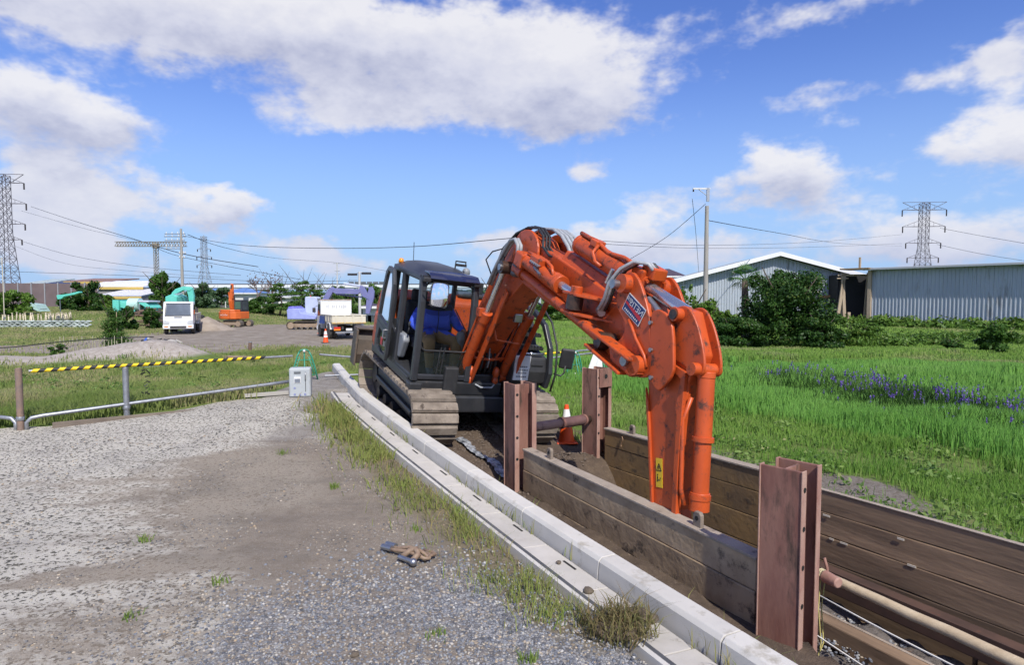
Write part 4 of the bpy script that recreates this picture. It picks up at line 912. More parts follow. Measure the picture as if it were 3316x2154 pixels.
    for k in range(4): bu.box((5.08, YC - .3 + k * .2, -.28), (.16, .07, .05), rot=(0, .5, 0))
    bu.build('bucket', blade_m, ex, bevel=.008)
    # hoses over the knuckle
    for k in range(3):
        y = YL + .0 + k * .05
        MB().tube([(1.5, YL - .10 + k * .02, 2.75), (1.75, YL - .10 + k * .02, 3.2), (1.98, YL - .04 + k * .03, 3.44), (2.25, y, 3.55 + k * .012), (2.5, y + .02, 3.56), (2.68, y + .02, 3.46), (2.78, y - .02, 3.32), (2.95, y, 3.22), (3.2, y + .05, 3.2)], .019, 8).build('hydraulic_hose', hose_black, ex, smooth=True)
    for k in range(4):
        y = YL + .20 + k * .07
        MB().tube([(1.9, y, 3.42), (2.3, y, 3.56), (2.62, y, 3.57), (2.86, y, 3.50), (3.05, y, 3.38), (3.18, y, 3.26)], .027, 8).build('hydraulic_hose', hose_grey, ex, smooth=True)
    for k in range(2):
        y = YL - .12 - k * .05
        MB().tube([(1.55, y, 2.62), (1.75, y, 2.95), (1.95, y, 3.2), (2.08, y, 3.33), (2.22, y, 3.36), (2.34, y, 3.28), (2.36, y, 3.14)], .027, 8).build('hydraulic_hose', hose_grey, ex, smooth=True)
    MB().tube([(1.55, YL - .13, 2.75), (1.45, YL - .22, 2.98), (1.6, YL - .2, 3.12), (1.85, YL - .14, 3.2), (1.9, YL - .13, 3.0), (1.72, YL - .14, 2.78)], .011, 6).build('hydraulic_hose', hose_black, ex, smooth=True)
    # hoses at the bracket
    for k, (dy, m_) in enumerate(((0, hose_grey), (.04, hose_black), (-.04, hose_grey))):
        MB().tube([(4.40, YL - .02 + dy, 2.80), (4.52, YL - .14 + dy, 2.76), (4.62, YL - .16 + dy, 2.9), (4.68, YL - .18 + dy, 3.08), (4.75, YL - .12 + dy, 3.24), (4.88, YL - .06 + dy, 3.34), (5.0 , YL + .04 + dy, 3.34), (5.06, YC + dy, 3.28)], .021, 8).build('hydraulic_hose', m_, ex, smooth=True)
    MB().cyl((4.55, YL - .16, 3.06), (4.62, YL - .16, 3.22), .024, n=8).build('hose_fitting', chrome, ex, autos=40)
    MB().cyl((4.36, YL - .06, 2.74), (4.5, YL - .12, 2.72), .045, n=10).build('hose_fitting', steel, ex, autos=40)
    MB().cyl((5.1, YL + .0, 2.98), (5.3, YL - .0, 2.88), .045, n=10).build('hose_fitting', steel, ex, autos=40)
    # warning label on the arm: two pictograms
    yl = YA0 - .004
    Ml = Matrix.Translation((5.785, yl, 1.37)) @ Matrix.Rotation(R(-17), 4, 'Y')
    wl = MB().prism([(-.045, -.14), (.045, -.14), (.045, .14), (-.045, .14)], -.002, .002, M=Ml).build('warning_label', decal_yellow, amo)
    t = MB()
    for a, b in (((-.033, .02), (.033, .02)), ((.033, .02), (0, .09)), ((0, .09), (-.033, .02))):
        dx, dz = b[0] - a[0], b[1] - a[1]; l = math.hypot(dx, dz); nx_, nz_ = -dz / l * .004, dx / l * .004
        t.prism([(a[0] + nx_, a[1] + nz_), (a[0] - nx_, a[1] - nz_), (b[0] - nx_, b[1] - nz_), (b[0] + nx_, b[1] + nz_)], -.0045, -.003, M=Ml)
    t.prism([(-.004, .032), (.004, .032), (.005, .066), (-.005, .066)], -.0045, -.003, M=Ml)
    for (x, z, w, h) in ((-.02, -.06, .012, .05), (-.02, -.02, .012, .014), (.006, -.07, .03, .008), (.02, -.05, .014, .008)): t.prism([(x - w / 2, z - h / 2), (x + w / 2, z - h / 2), (x + w / 2, z + h / 2), (x - w / 2, z + h / 2)], -.0045, -.003, M=Ml)
    t.build('pictogram', decal_black, wl)
EXC = build_excavator()
# ------------------------------------------------------------------ kerb and gutter
conc_k = mat('kerb_concrete', (.56, .535, .49), .85, c2=(.47, .45, .415), scale=2.2, mix=.5, dirt=(.33, .30, .245), dirt_amt=.36, dirt_scale=3, bump=.2, bump_scale=120, rnd=.05)
conc_g = mat('gutter_concrete', (.50, .47, .43), .88, c2=(.41, .385, .345), scale=3, mix=.6, dirt=(.2, .17, .13), dirt_amt=.24, dirt_scale=6, bump=.2, bump_scale=110, rnd=.06)
plastic_strip = mat('dark_joint_strip', (.06, .062, .068), .7, c2=(.11, .11, .115), scale=6, dirt=(.3, .28, .25), dirt_amt=.25)
def along(i0, i1, off, z):
    """points of the kerb line offset to the right by off, at height z above its own top"""
    return [Vector((KL[i][0] + KN[i][0] * off, KL[i][1] + KN[i][1] * off, KL[i][2] + z)) for i in (i0, i1)]
def kerb_section(i0, i1, prof, gap=.004):
    m = MB(); n = len(prof)
    idx = list(range(i0, i1 + 1))
    vs = []
    for q, i in enumerate(idx):
        sh = (gap if q == 0 else -gap if q == len(idx) - 1 else 0)
        for (o, z) in prof:
            vs.append((KL[i][0] + KN[i][0] * o + KT[i][0] * sh, KL[i][1] + KN[i][1] * o + KT[i][1] * sh, KL[i][2] + z))
    fs = [(a * n + k, a * n + (k + 1) % n, (a + 1) * n + (k + 1) % n, (a + 1) * n + k) for a in range(len(idx) - 1) for k in range(n)]
    fs += [tuple(range(n)), tuple(range((len(idx) - 1) * n, len(idx) * n))]
    return m.add(vs, fs)
def build_kerb():
    k = thing('concrete_kerb', 'pale concrete kerb running from the foreground past the excavator tracks', 'kerb', tuple(KL[0]))
    inv = k.matrix_world.inverted()
    off = Matrix.Translation(-Vector(KL[0]))
    prof = [(-.02, -.32), (.0, -.17), (.012, -.035), (.04, -.003), (.06, .0), (.19, .0), (.215, -.02), (.225, -.34)]
    # far blocks are short, near ones long
    cuts = [len(KL) - 1]
    while cuts[-1] > 0:
        y = KL[cuts[-1]][1]; cuts.append(max(0, cuts[-1] - (6 if y > 11.6 else 14)))
    for a, b in zip(cuts[1:], cuts[:-1]):
        if b - a < 2: continue
        m = kerb_section(a, b, prof, .005); m.v = [tuple(off @ Vector(v)) for v in m.v]
        o = m.build('kerb_block', conc_k, k, bevel=.006)
    g = thing('road_gutter', 'flat concrete gutter slabs with dark drain slots beside the kerb', 'gutter', tuple(KL[0]))
    gcuts = [c for c in range(0, len(KL), 10)]
    last = [i for i in range(len(KL)) if KL[i][1] < 13.2][-1]
    prev = 0
    for c in gcuts[1:]:
        if c > last: break
        m = kerb_section(prev, c, [(-.03, -.30), (-.03, -.168), (-.30, -.150), (-.30, -.30)], .005); m.v = [tuple(off @ Vector(v)) for v in m.v]
        m.build('gutter_slab', conc_g, g, bevel=.006)
        i = (prev + c) // 2
        s = kerb_section(max(0, i - 1), i + 1, [(-.085, -.1625), (-.085, -.158), (-.105, -.157), (-.105, -.1615)], 0); s.v = [tuple(off @ Vector(v)) for v in s.v]
        s.build('drain_slot', decal_black, g)
        prev = c
    st = kerb_section(0, last, [(-.306, -.29), (-.306, -.142), (-.345, -.145), (-.345, -.29)], 0); st.v = [tuple(off @ Vector(v)) for v in st.v]
    st.build('joint_strip', plastic_strip, g)
    st = kerb_section(0, last, [(-.348, -.29), (-.348, -.138), (-.385, -.142), (-.40, -.29)], 0); st.v = [tuple(off @ Vector(v)) for v in st.v]
    st.build('gutter_lip', conc_k, g)
build_kerb()

# ------------------------------------------------------------------ trench shoring
beam_m = mat('red_oxide_steel', (.16, .062, .048), .7, c2=(.29, .155, .115), scale=2.6, mix=.8, dirt=(.075, .045, .035), dirt_amt=.5, dirt_scale=4, bump=.15, bump_scale=30, stretch=(1, 1, .3))
beam_edge = mat('worn_beam_edge', (.40, .255, .20), .8, c2=(.28, .14, .11), scale=5, mix=.7, dirt=(.2, .15, .11), dirt_amt=.25, bump=.2, stretch=(1, 1, .5))
panel_m = mat('muddy_panel_board', (.25, .175, .105), .75, c2=(.42, .31, .195), scale=2.6, mix=.8, dirt=(.06, .045, .033), dirt_amt=.4, dirt_scale=4, bump=.35, bump_scale=18, rnd=.12)
panel_r = mat('rusty_panel_board', (.20, .135, .075), .6, c2=(.30, .19, .08), scale=2.5, mix=.7, dirt=(.06, .045, .033), dirt_amt=.38, dirt_scale=4, bump=.25, bump_scale=16, rnd=.15)
panel_top = mat('pale_panel_top', (.36, .30, .24), .9, c2=(.26, .21, .165), scale=5, mix=.6, dirt=(.12, .09, .07), dirt_amt=.28, bump=.3, bump_scale=40)  # paler tone for the top surfaces of panels and planks
plank_m = mat('dark_wet_plank', (.29, .195, .122), .75, c2=(.15, .10, .064), scale=2.2, mix=.8, dirt=(.05, .037, .028), dirt_amt=.33, dirt_scale=2.5, bump=.25, bump_scale=11, stretch=(.3, 2, 2), rnd=.25)
pole_m = mat('pale_timber_pole', (.50, .40, .27), .8, c2=(.36, .27, .17), scale=4, mix=.6, dirt=(.13, .1, .07), dirt_amt=.2, stretch=(.2, 3, 3), bump=.2)
TANG = math.atan2(TD[1], TD[0])       # local x of the shoring things runs along the trench towards the camera, local y to its left-hand side (-n)
def trench_thing(name, label, cat, d, n, z, rz=0, group=None):
    x, y = tr(d, n); return thing(name, label, cat, (x, y, z), TANG + rz, group)
def h_post(name_label, d, n, top, bottom, w=.30, depth=.30, holes=True, rz=0.0, plate=False):
    t = trench_thing('steel_post', name_label, 'steel post', d, n, 0, rz, 'trench shoring posts')
    # two flanges across the trench line joined by a web, plus a second rail flange (slotted shoring post)
    for y in (-.15, .15):
        f = MB(); f.bb(-.16, .16, y - .012, y + .012, bottom, top); f.build('flange', beam_m, t, bevel=.006)
    MB().bb(-.011, .011, -.138, .138, bottom, top - .02).build('web', beam_m, t)
    for x in (-.165, .165):
        e = MB(); e.bb(x - .006, x + .006, .10, .172, bottom, top + .004); e.build('flange_edge', beam_edge, t, bevel=.004)
        e = MB(); e.bb(x - .006, x + .006, -.172, -.10, bottom, top + .004); e.build('flange_edge', beam_edge, t, bevel=.004)
    if plate:
        p = MB(); p.bb(.175, .2, -.14, .15, top - .30, top + .01); p.build('head_plate', beam_m, t, bevel=.006)
        MB().cyl((.19, 0.0, top - .12), (.206, .0, top - .12), .035, n=14).build('bolt_hole', decal_black, t)
    if holes:
        for k in range(4):
            z = top - .14 - k * .3
            MB().cyl((.171, -.135, z), (.1745, -.135, z), .02, n=12).build('bolt_hole', decal_black, t)
    return t
h_post('weathered pink-brown steel post at the far end of the left shoring panel', -.14, .02, 1.22, -1.9)
h_post('red-brown steel post with a square head plate beyond the strut', -.84, 1.83, 1.27, -1.9, plate=True, rz=R(12))
h_post('large maroon steel post in the foreground at the near end of the left panel', 4.28, .06, 1.10, -1.9, rz=R(14))
def panel(label, d0, n0, d1, n1, z0a, z0b, thick, rows, matb, group, name='shoring_panel', lugs=(), low=-1.9, side=1):
    x0, y0 = tr(d0, n0); x1, y1 = tr(d1, n1); L_ = math.hypot(x1 - x0, y1 - y0); a = math.atan2(y1 - y0, x1 - x0)
    t = thing(name, label, 'shoring panel', (x0, y0, 0), a, group)
    sl = (z0b - z0a) / L_
    z = 0.0
    for k, h in enumerate(rows):
        m = MB(); o = random.uniform(-.006, .006)
        tz = lambda x: z0a + sl * x - z
        bz = lambda x: max(low, z0a + sl * x - z - h + .006)
        nseg = 8; vs = []; 
        for q in range(nseg + 1):
            x = .01 + (L_ - .02) * q / nseg; w = random.uniform(-.003, .003)
            vs += [(x, -thick / 2 + o, bz(x)), (x, thick / 2 + o, bz(x)), (x, thick / 2 + o + w, tz(x)), (x, -thick / 2 + o + w, tz(x))]
        fs = [(q * 4 + j, q * 4 + (j + 1) % 4, (q + 1) * 4 + (j + 1) % 4, (q + 1) * 4 + j) for q in range(nseg) for j in range(4)] + [(0, 1, 2, 3), tuple(nseg * 4 + j for j in (3, 2, 1, 0))]
        m.add(vs, fs).build('panel_board', matb, t, bevel=.008)
        z += h
    cap = MB(); cap.hexa([(0, -thick / 2 - .012, z0a), (L_, -thick / 2 - .012, z0b), (L_, thick / 2 + .012, z0b), (0, thick / 2 + .012, z0a)], [(0, -thick / 2 - .012, z0a + .028), (L_, -thick / 2 - .012, z0b + .028), (L_, thick / 2 + .012, z0b + .028), (0, thick / 2 + .012, z0a + .028)])
    cap.build('top_cap', panel_top, t, bevel=.006)
    for lx in lugs:
        zz = z0a + sl * lx + .028
        l = MB(); l.prism([(lx - .05, zz - .02), (lx + .05, zz - .02), (lx + .05, zz + .11), (lx + .03, zz + .14), (lx - .03, zz + .14), (lx - .05, zz + .11)], -.022, .022)
        lo = l.build('lifting_lug', mat('lug_steel', (.17, .14, .115), .7, c2=(.26, .2, .15), scale=9), t, bevel=.008)
        MB().cyl((lx, -.025, zz + .08), (lx, .025, zz + .08), .022, n=12).build('lug_hole', decal_black, lo)
        r_ = MB(); pts = [(lx - .14 + .022 * math.sin(q * .7), side * (thick / 2 + .028), zz - .06 - .02 * q) for q in range(9)]
        r_.tube(pts, .008, 5); r_.build('hook', mat('rusty_hook', (.32, .2, .11), .7, c2=(.2, .1, .06), scale=20), t)
    return t
panel('grey mud-stained shoring panel nearest the kerb with lifting lugs on top', .05, .03, 4.06, .03, .30, .26, .13, (.27, .30, .33, .4, .45, .4), panel_m, 'trench shoring panels', lugs=(.62, 3.28))
panel('rusty brown shoring panel behind the digging arm, far side of the trench', -.62, 1.88, 2.72, 2.02, .29, .33, .12, (.26, .32, .35, .4, .4, .4), panel_r, 'trench shoring panels', lugs=(.62,), side=-1)
# near right wall: dark wet planks
def plank_wall():
    x0, y0 = tr(2.76, 2.02); x1, y1 = tr(7.2, 2.28); L_ = math.hypot(x1 - x0, y1 - y0); a = math.atan2(y1 - y0, x1 - x0)
    t = thing('plank_wall', 'wall of dark wet timber planks lining the near right side of the trench', 'plank wall', (x0, y0, 0), a)
    z = .30; k = 0
    while z > -1.8:
        h = (.24, .26, .27, .22, .28, .26, .3, .3)[k % 8]
        segs = [(0, 2.55), (2.56, L_)] if k == 0 else [(0, 1.9), (1.91, L_)] if k == 4 else [(0, L_)]
        for s0, s1 in segs:
            m = MB(); n = 10; vs = []; off = random.uniform(-.012, .012)
            for q in range(n + 1):
                x = s0 + (s1 - s0) * q / n; e1 = random.uniform(-.006, .006); e2 = random.uniform(-.004, .004)
                vs += [(x, -.028 + off, z - h + .008 + e1), (x, .028 + off, z - h + .008 + e1), (x, .028 + off, z + e2), (x, -.028 + off, z + e2)]
            fs = [(q * 4 + j, q * 4 + (j + 1) % 4, (q + 1) * 4 + (j + 1) % 4, (q + 1) * 4 + j) for q in range(n) for j in range(4)] + [(0, 1, 2, 3), tuple(n * 4 + j for j in (3, 2, 1, 0))]
            m.add(vs, fs).build('plank', plank_m, t, bevel=.006)
        z -= h; k += 1
    cp = MB(); cp.bb(0, 2.45, -.03, .03, .303, .309); cp.build('pale_top_edge', panel_top, t)
    sp = MB()
    for (x, zz, w) in ((.42, .03, .05), (.62, -.21, .05), (1.2, .03, .04), (1.3, -.2, .05), (.5, -.21, .03)): sp.bb(x, x + w * 1.6, -.046, -.040, zz, zz + .02)
    sp.build('splinter', mat('pale_splinter', (.62, .55, .45), .8), t)
    st = MB(); st.bb(2.5, 2.54, -.05, -.035, .10, .31); st.build('steel_strap', galv, t)
plank_wall()
# walers, ledge and floor inside the near trench
for lab, nm, d0, d1, n0, n1, z0, z1, m_ in (('dark steel waler lying along the foot of the plank wall', 'steel_waler', 2.6, 7.2, 1.74, 1.92, -.66, -.44, mat('dark_rusty_waler', (.10, .055, .04), .7, c2=(.05, .03, .024), scale=3, dirt=(.19, .06, .03), dirt_amt=.25)),
                                     ('lower dark timber baulk in the trench under the pale pole', 'timber_baulk', 3.2, 7.2, 1.28, 1.45, -.95, -.72, plank_m)):
    x, y = tr(d0, (n0 + n1) / 2); t = thing(nm, lab, 'beam', (x, y, z0), TANG)
    b = MB(); L_ = d1 - d0
    b.bb(0, L_, -(n1 - n0) / 2, (n1 - n0) / 2, 0, z1 - z0)
    b.build('beam_body', m_, t, bevel=.015)
    if nm == 'steel_waler':
        MB().bb(0, L_, -(n1 - n0) / 2 - .012, -(n1 - n0) / 2 - .002, z1 - z0 - .03, z1 - z0 + .02).build('top_flange', m_, t, bevel=.004)
    else:
        MB().bb(0, L_, (n1 - n0) / 2 - .03, (n1 - n0) / 2 + .004, z1 - z0 - .006, z1 - z0 + .006).build('pale_edge', panel_top, t)
def bench():
    # soil bench with grit between baulk and waler
    m = MB(); nn, dd = 10, 60; vs = []
    for i in range(dd + 1):
        for j in range(nn + 1):
            d = 2.6 + 4.6 * i / dd; n = 1.0 + .86 * j / nn; x, y = tr(d, n)
            vs.append((x, y, -.98 + .16 * (j / nn) + .1 * mnoise.noise(Vector((x * 4, y * 4, 0))) + .05 * mnoise.noise(Vector((x * 11, y * 11, 3)))))
    fs = [(i * (nn + 1) + j, i * (nn + 1) + j + 1, (i + 1) * (nn + 1) + j + 1, (i + 1) * (nn + 1) + j) for i in range(dd) for j in range(nn)]
    o = m.add(vs, fs).build('trench_bench', mat('gritty_soil', (.07, .058, .05), .9, c2=(.15, .13, .12), scale=14, mix=.8, dirt=(.3, .14, .05), dirt_amt=.16, dirt_scale=3, bump=.8, bump_scale=60), smooth=True)
    struct(o)
bench()
def pole():
    a = Vector((2.44, 5.22, .15)); b = Vector((3.65, 3.2, .02)); t = thing('timber_pole', 'pale round timber pole slanting down into the near trench', 'pole', tuple(a))
    pts = [(b - a) * (i / 10) + Vector((0, 0, random.uniform(-.006, .006))) for i in range(11)]
    MB().tube(pts, [.036 + .008 * i / 10 for i in range(11)], 12).build('pole_shaft', pole_m, t, smooth=True)
    k = pts[1] * .9
    kn = MB()
    for q in range(4): kn.lathe([(.044, -.006), (.047, 0), (.044, .006)], 10, tuple(k + (b - a).normalized() * (.015 * q)), (b - a).normalized().to_track_quat('Z', 'Y').to_matrix())
    kn.build('twine_lashing', mat('twine', (.5, .43, .26), .9), t)
    w = thing('twine', 'thin yellow twine hanging from the timber pole into the trench', 'twine', tuple(a + k))
    for dx in (0, .05):
        MB().tube([(dx, dx * .3, -.04), (-.01 + dx, dx, -.3), (.03 + dx * .4, .02, -.6), (-.04 - dx, .03, -1.0), (-.02, .02, -1.3)], .006, 5).build('twine_strand', mat('twine_yellow', (.52, .45, .16), .85), w)
    c = thing('white_cable', 'thin white cable stretched along the trench below the timber pole', 'cable', tuple(a))
    for zz in (-.18, -.52): 
        pts = [Vector((0, 0, zz)) + Vector(((b - a).x, (b - a).y, (b - a).z * .9 + (-.12 if zz < -.3 else 0))) * (i / 12) - Vector((0, 0, .05 * math.sin(math.pi * i / 12))) for i in range(13)]
        MB().tube(pts, .007, 5).build('cable_strand', mat('white_cable', (.62, .6, .56), .6), c)
pole()
MB_rb = MB()
rb = trench_thing('rubber_stopper', 'small round pink-brown stopper bolted beside the near maroon post', 'stopper', 4.46, .32, .20)
MB().cyl((-.05, 0, 0), (.09, -.02, 0), .05, .042, n=16).build('stopper_body', beam_edge, rb, bevel=.01, autos=40)
MB().tube([(-.06, .01, .14), (-.04, .02, .06), (-.03, .01, 0), (-.06, .01, -.05)], .012, 6).build('stopper_hook', beam_m, rb, smooth=True)
def strut():
    a = Vector((*tr(-.30, .14), .52)); b = Vector((*tr(-.82, 1.70), .44)); d = b - a
    t = thing('pipe_strut', 'rusty telescopic pipe strut bracing the two far posts', 'strut', tuple(a))
    MB().cyl((0, 0, 0), d * .22, .055, n=16).build('inner_pipe', beam_edge, t, autos=40)
    MB().cyl(d * .12, d * .56, .07, n=16).build('outer_pipe', mat('pink_rust', (.36, .22, .17), .8, c2=(.26, .14, .1), scale=6, dirt=(.1, .06, .045), dirt_amt=.25), t, autos=40)
    MB().cyl(d * .52, d * .9, .082, n=16).build('screw_sleeve', mat('dark_maroon', (.11, .055, .05), .65, c2=(.17, .09, .08), scale=6), t, autos=40)
    for f in (.13, .54, .88): MB().cyl(d * (f - .012), d * (f + .012), .092, n=18).build('collar', beam_m, t, autos=40)
    MB().cyl(d * .9, d, .06, n=16).build('screw_end', grease, t, autos=40)
strut()
# ------------------------------------------------------------------ near left: pipe fence, box, barriers, cones, litter
stripe_y = mat('tape_yellow', (.78, .55, .01), .5); stripe_k = mat('tape_black', (.02, .02, .022), .5)
rust_pipe = mat('rusty_pipe', (.17, .13, .115), .7, c2=(.26, .17, .12), scale=8, mix=.6, dirt=(.3, .28, .26), dirt_amt=.15)
green_frame = mat('green_frame_paint', (.03, .22, .13), .45, c2=(.05, .3, .2), scale=5, dirt=(.35, .33, .28), dirt_amt=.12)
P1 = Vector((-8.03, 10.10, .28)); P2 = Vector((-6.85, 11.0, .3)); PE = Vector((-4.30, 12.98, .42))
def pipe_fence():
    for p, lab, h, m_ in ((P1, 'tall rusty pipe fence post at the left end of the striped bar', .98, rust_pipe), (P2, 'grey pipe fence post under the middle of the striped bar', .88, galv)):
        t = thing('fence_post', lab, 'fence post', tuple(p), group='pipe fence posts')
        MB().cyl((0, 0, -.2), (0, 0, h), .05, n=16).build('post_pipe', m_, t, autos=40)
        MB().lathe([(.051, 0), (.05, .01), (.01, .02)], 16, (0, 0, h)).build('post_cap', m_, t, smooth=True)
        MB().lathe([(.058, -.03), (.062, -.02), (.062, .02), (.058, .03)], 16, (0, 0, .17)).build('pipe_clamp', galv, t, autos=40)
    a = Vector((P1.x + .12, P1.y + .06, 1.22)); b = Vector((PE.x - .25, PE.y - .1, 1.22)); d = b - a
    t = thing('striped_bar', 'yellow and black striped top bar of the pipe fence', 'barrier bar', tuple(a))
    MB().cyl((0, 0, 0), d, .022, n=12).build('bar_pipe', galv, t, autos=40)
    n = 42; f1 = .86; u = d.normalized()
    for k in range(n):
        s0, s1 = k / n * f1 + .01, (k + 1) / n * f1 + .01
        m = MB(); q = 10; vs = []
        e1 = u.orthogonal().normalized(); e2 = u.cross(e1)
        for s in (s0, s1):
            for i in range(q):
                an = 2 * math.pi * i / q; sk = .028 * math.sin(an + 1.0)
                vs.append(d * s + u * sk + e1 * (.031 * math.cos(an)) + e2 * (.031 * math.sin(an)))
        m.add(vs, [(i, (i + 1) % q, q + (i + 1) % q, q + i) for i in range(q)])
        m.build('stripe', stripe_y if k % 2 == 0 else stripe_k, t, smooth=True)
    t = thing('lower_fence_rail', 'grey lower rail of the pipe fence bent down beside the rusty post', 'fence rail', (P1.x + .06, P1.y + .05, .3))
    o = Vector((P1.x + .06, P1.y + .05, .3))
    pts = [Vector((P1.x + .08, P1.y + .02, .2)), Vector((P1.x + .08, P1.y + .02, .38)), Vector((P1.x + .14, P1.y + .05, .45)), Vector((P1.x + .26, P1.y + .14, .47))] + [Vector((P1.x + .26, P1.y + .14, .47)).lerp(Vector((PE.x - .2, PE.y - .05, .70)), i / 8) for i in range(1, 9)]
    MB().tube([p - o for p in pts], .032, 10).build('rail_pipe', galv, t, smooth=True)
    t = thing('fence_rail_end', 'short grey bent rail left of the rusty fence post', 'fence rail', (P1.x - .06, P1.y, .3))
    MB().tube([(-.02, 0, -.12), (-.02, 0, .08), (-.09, .0, .15), (-.25, .0, .17), (-1.6, -.12, .16)], .032, 10).build('rail_pipe', galv, t, smooth=True)
    t = thing('edge_kerb_plank', 'long low dirt-caked board along the foot of the pipe fence', 'board', (-6.3, 11.15, .31), math.atan2(2.2, 3.0))
    MB().bb(-1.6, 1.9, -.03, .03, -.05, .05).build('board_body', mat('dirty_board', (.2, .165, .13), .9, c2=(.13, .1, .08), scale=3, bump=.3), t, bevel=.01)
    t = thing('timber_offcut', 'weathered grey timber offcut beside the pale metal box', 'board', (-4.95, 12.55, .44), math.atan2(.55, 1.0))
    MB().bb(-.45, .4, -.05, .05, 0, .07).build('board_body', mat('grey_timber', (.42, .4, .36), .85, c2=(.3, .28, .25), scale=3, stretch=(.3, 3, 3)), t, bevel=.008)
    t = thing('weed_tag', 'torn black strip of netting caught on wire behind the fence post', 'netting', (-6.62, 11.2, .92))
    m = MB()
    for k in range(16): m.box((random.uniform(-.06, .06), 0, random.uniform(-.24, .22)), (random.uniform(.04, .12), .004, random.uniform(.01, .03)), rot=(random.uniform(-.4, .4), random.uniform(-.9, .9), random.uniform(-1, 1)))
    m.build('netting_scrap', decal_black, t)
    MB().tube([(-.25, 0, .27), (.0, 0, .25), (.3, .2, .27)], .004, 4).build('tie_wire', galv, t)
pipe_fence()
def service_box():
    t = thing('meter_box', 'pale grey metal box with labels standing at the end of the pipe fence', 'box', (-4.30, 12.62, .41), R(12))
    body = mat('pale_grey_enamel', (.43, .46, .48), .45, c2=(.35, .38, .4), scale=3, mix=.5, dirt=(.3, .28, .2), dirt_amt=.22, dirt_scale=9)
    MB().bb(-.21, .21, -.13, .13, 0, .60).build('box_body', body, t, bevel=.035, seg=3)
    MB().bb(-.19, .19, -.142, -.132, .03, .57).build('box_door', body, t, bevel=.004)
    MB().bb(-.11, .02, -.152, -.143, .30, .43).build('label_plate', sign_white, t)
    MB().bb(-.10, .01, -.157, -.153, .31, .385).build('display_window', mat('display_grey', (.18, .2, .24), .3), t)
    MB().bb(-.11, .02, -.152, -.143, .49, .53).build('vent_slot', mat('slot_grey', (.12, .13, .14), .5), t)
    h = MB(); h.tube([(.11, -.145, .36), (.11, -.17, .37), (.11, -.17, .50), (.11, -.145, .51)], .012, 6); h.build('handle', steel, t, smooth=True)
    MB().bb(.105, .115, -.149, -.143, .12, .34).build('key_slot', decal_black, t)
    for (x, z) in ((-.1, .2), (-.1, .07), (.0, .06), (.1, .07)): MB().bb(x - .02, x + .02, -.149, -.143, z - .018, z + .018).build('sticker', mat('sticker_blue', (.08, .12, .4), .5, c2=(.4, .4, .45), scale=60), t)
service_box()
def a_frame(lab, loc, rz, h=.85):
    t = thing('barrier_stand', lab, 'barrier stand', loc, rz, 'green barrier stands')
    for s in (-1, 1):
        m = MB(); pts = [(s * .30, 0, 0), (s * .24, 0, h * .4), (s * .16, 0, h * .8), (s * .11, 0, h * .94)]
        m.tube(pts, .02, 8); m.build('leg', green_frame, t, smooth=True)
        i_ = MB(); i_.tube([(s * .22, .0, .1), (s * .17, 0, h * .45), (s * .10, 0, h * .78)], .012, 6); i_.build('inner_leg', green_frame, t, smooth=True)
        b = MB()
        for q in range(7): z = .12 + q * h * .1; f = 1 - (z / h) * .62; b.tube([(s * .29 * f, 0, z), (s * .22 * f, 0, z + .01)], .008, 5)
        b.build('rung', green_frame, t)
    m = MB(); m.tube([(-.11, 0, h * .94), (-.07, 0, h), (0, 0, h * 1.015), (.07, 0, h), (.11, 0, h * .94)], .02, 8); m.build('crown', green_frame, t, smooth=True)
    for z in (.12, .48): MB().tube([(-.27 + z * .22, 0, z), (.27 - z * .22, 0, z)], .013, 6).build('cross_bar', green_frame, t)
    for s in (-1, 1):
        MB().tube([(0, 0, h * .95), (0, s * .16, .35), (0, s * .26, 0)], .016, 6).build('prop', green_frame, t, smooth=True)
    for z in (h * .97, .22): MB().ball((0, -.03, z), .035, 8, 6).build('pipe_clamp', mat('clamp_white', (.6, .6, .58), .5), t, smooth=True)
    return t
A1 = (-4.98, 14.9, gz(-4.98, 14.9)); A2 = (1.78, 17.6, gz(1.78, 17.6)); A3 = (2.62, 18.2, gz(2.62, 18.2))
a_frame('green barrier stand behind the pale metal box at the end of the striped bar', A1, R(20), .72)
a_frame('green barrier stand right of the excavator, nearest to it', A2, R(25)); a_frame('green barrier stand beside the white cloth, farther right of the excavator', A3, R(25))
def pipe(lab, p, q, r=.024, stripes=None):
    p = Vector(p); q = Vector(q); t = thing('barrier_pipe', lab, 'pipe', tuple(p), group='barrier pipes')
    MB().cyl((0, 0, 0), q - p, r, n=10).build('pipe_body', galv, t, autos=40)
    if stripes:
        for k in range(12):
            s0 = stripes[0] + (stripes[1] - stripes[0]) * k / 12; s1 = s0 + (stripes[1] - stripes[0]) / 12
            MB().cyl((q - p) * s0, (q - p) * s1, r * 1.3, n=10).build('stripe', stripe_y if k % 2 == 0 else stripe_k, t, autos=40)
pipe('grey pipe lying from the left green stand towards the kerb', (-4.6, 14.85, A1[2] + .62), (-2.2, 16.2, .72)); pipe('low grey pipe on the ground behind the kerb end', (-4.5, 14.9, A1[2] + .1), (-2.0, 16.1, .5))
pipe('striped top pipe between the excavator and the right green stands', (.2, 16.9, .85), (2.75, 18.2, .95), stripes=(.1, .62)); pipe('upper grey pipe through the right green stands', (.3, 16.95, .70), (3.3, 18.5, .90))
pipe('lower grey pipe through the right green stands', (.3, 16.9, .2), (2.9, 18.3, .32)); pipe('lowest grey pipe slanting under the right green stands', (.2, 16.6, .06), (2.6, 17.9, .3))
t = thing('white_cloth', 'white cloth hanging over the pipe beside the right green stand', 'cloth', (2.44, 17.6, gz(2.44, 17.6)), R(20))
m = MB(); vs = []
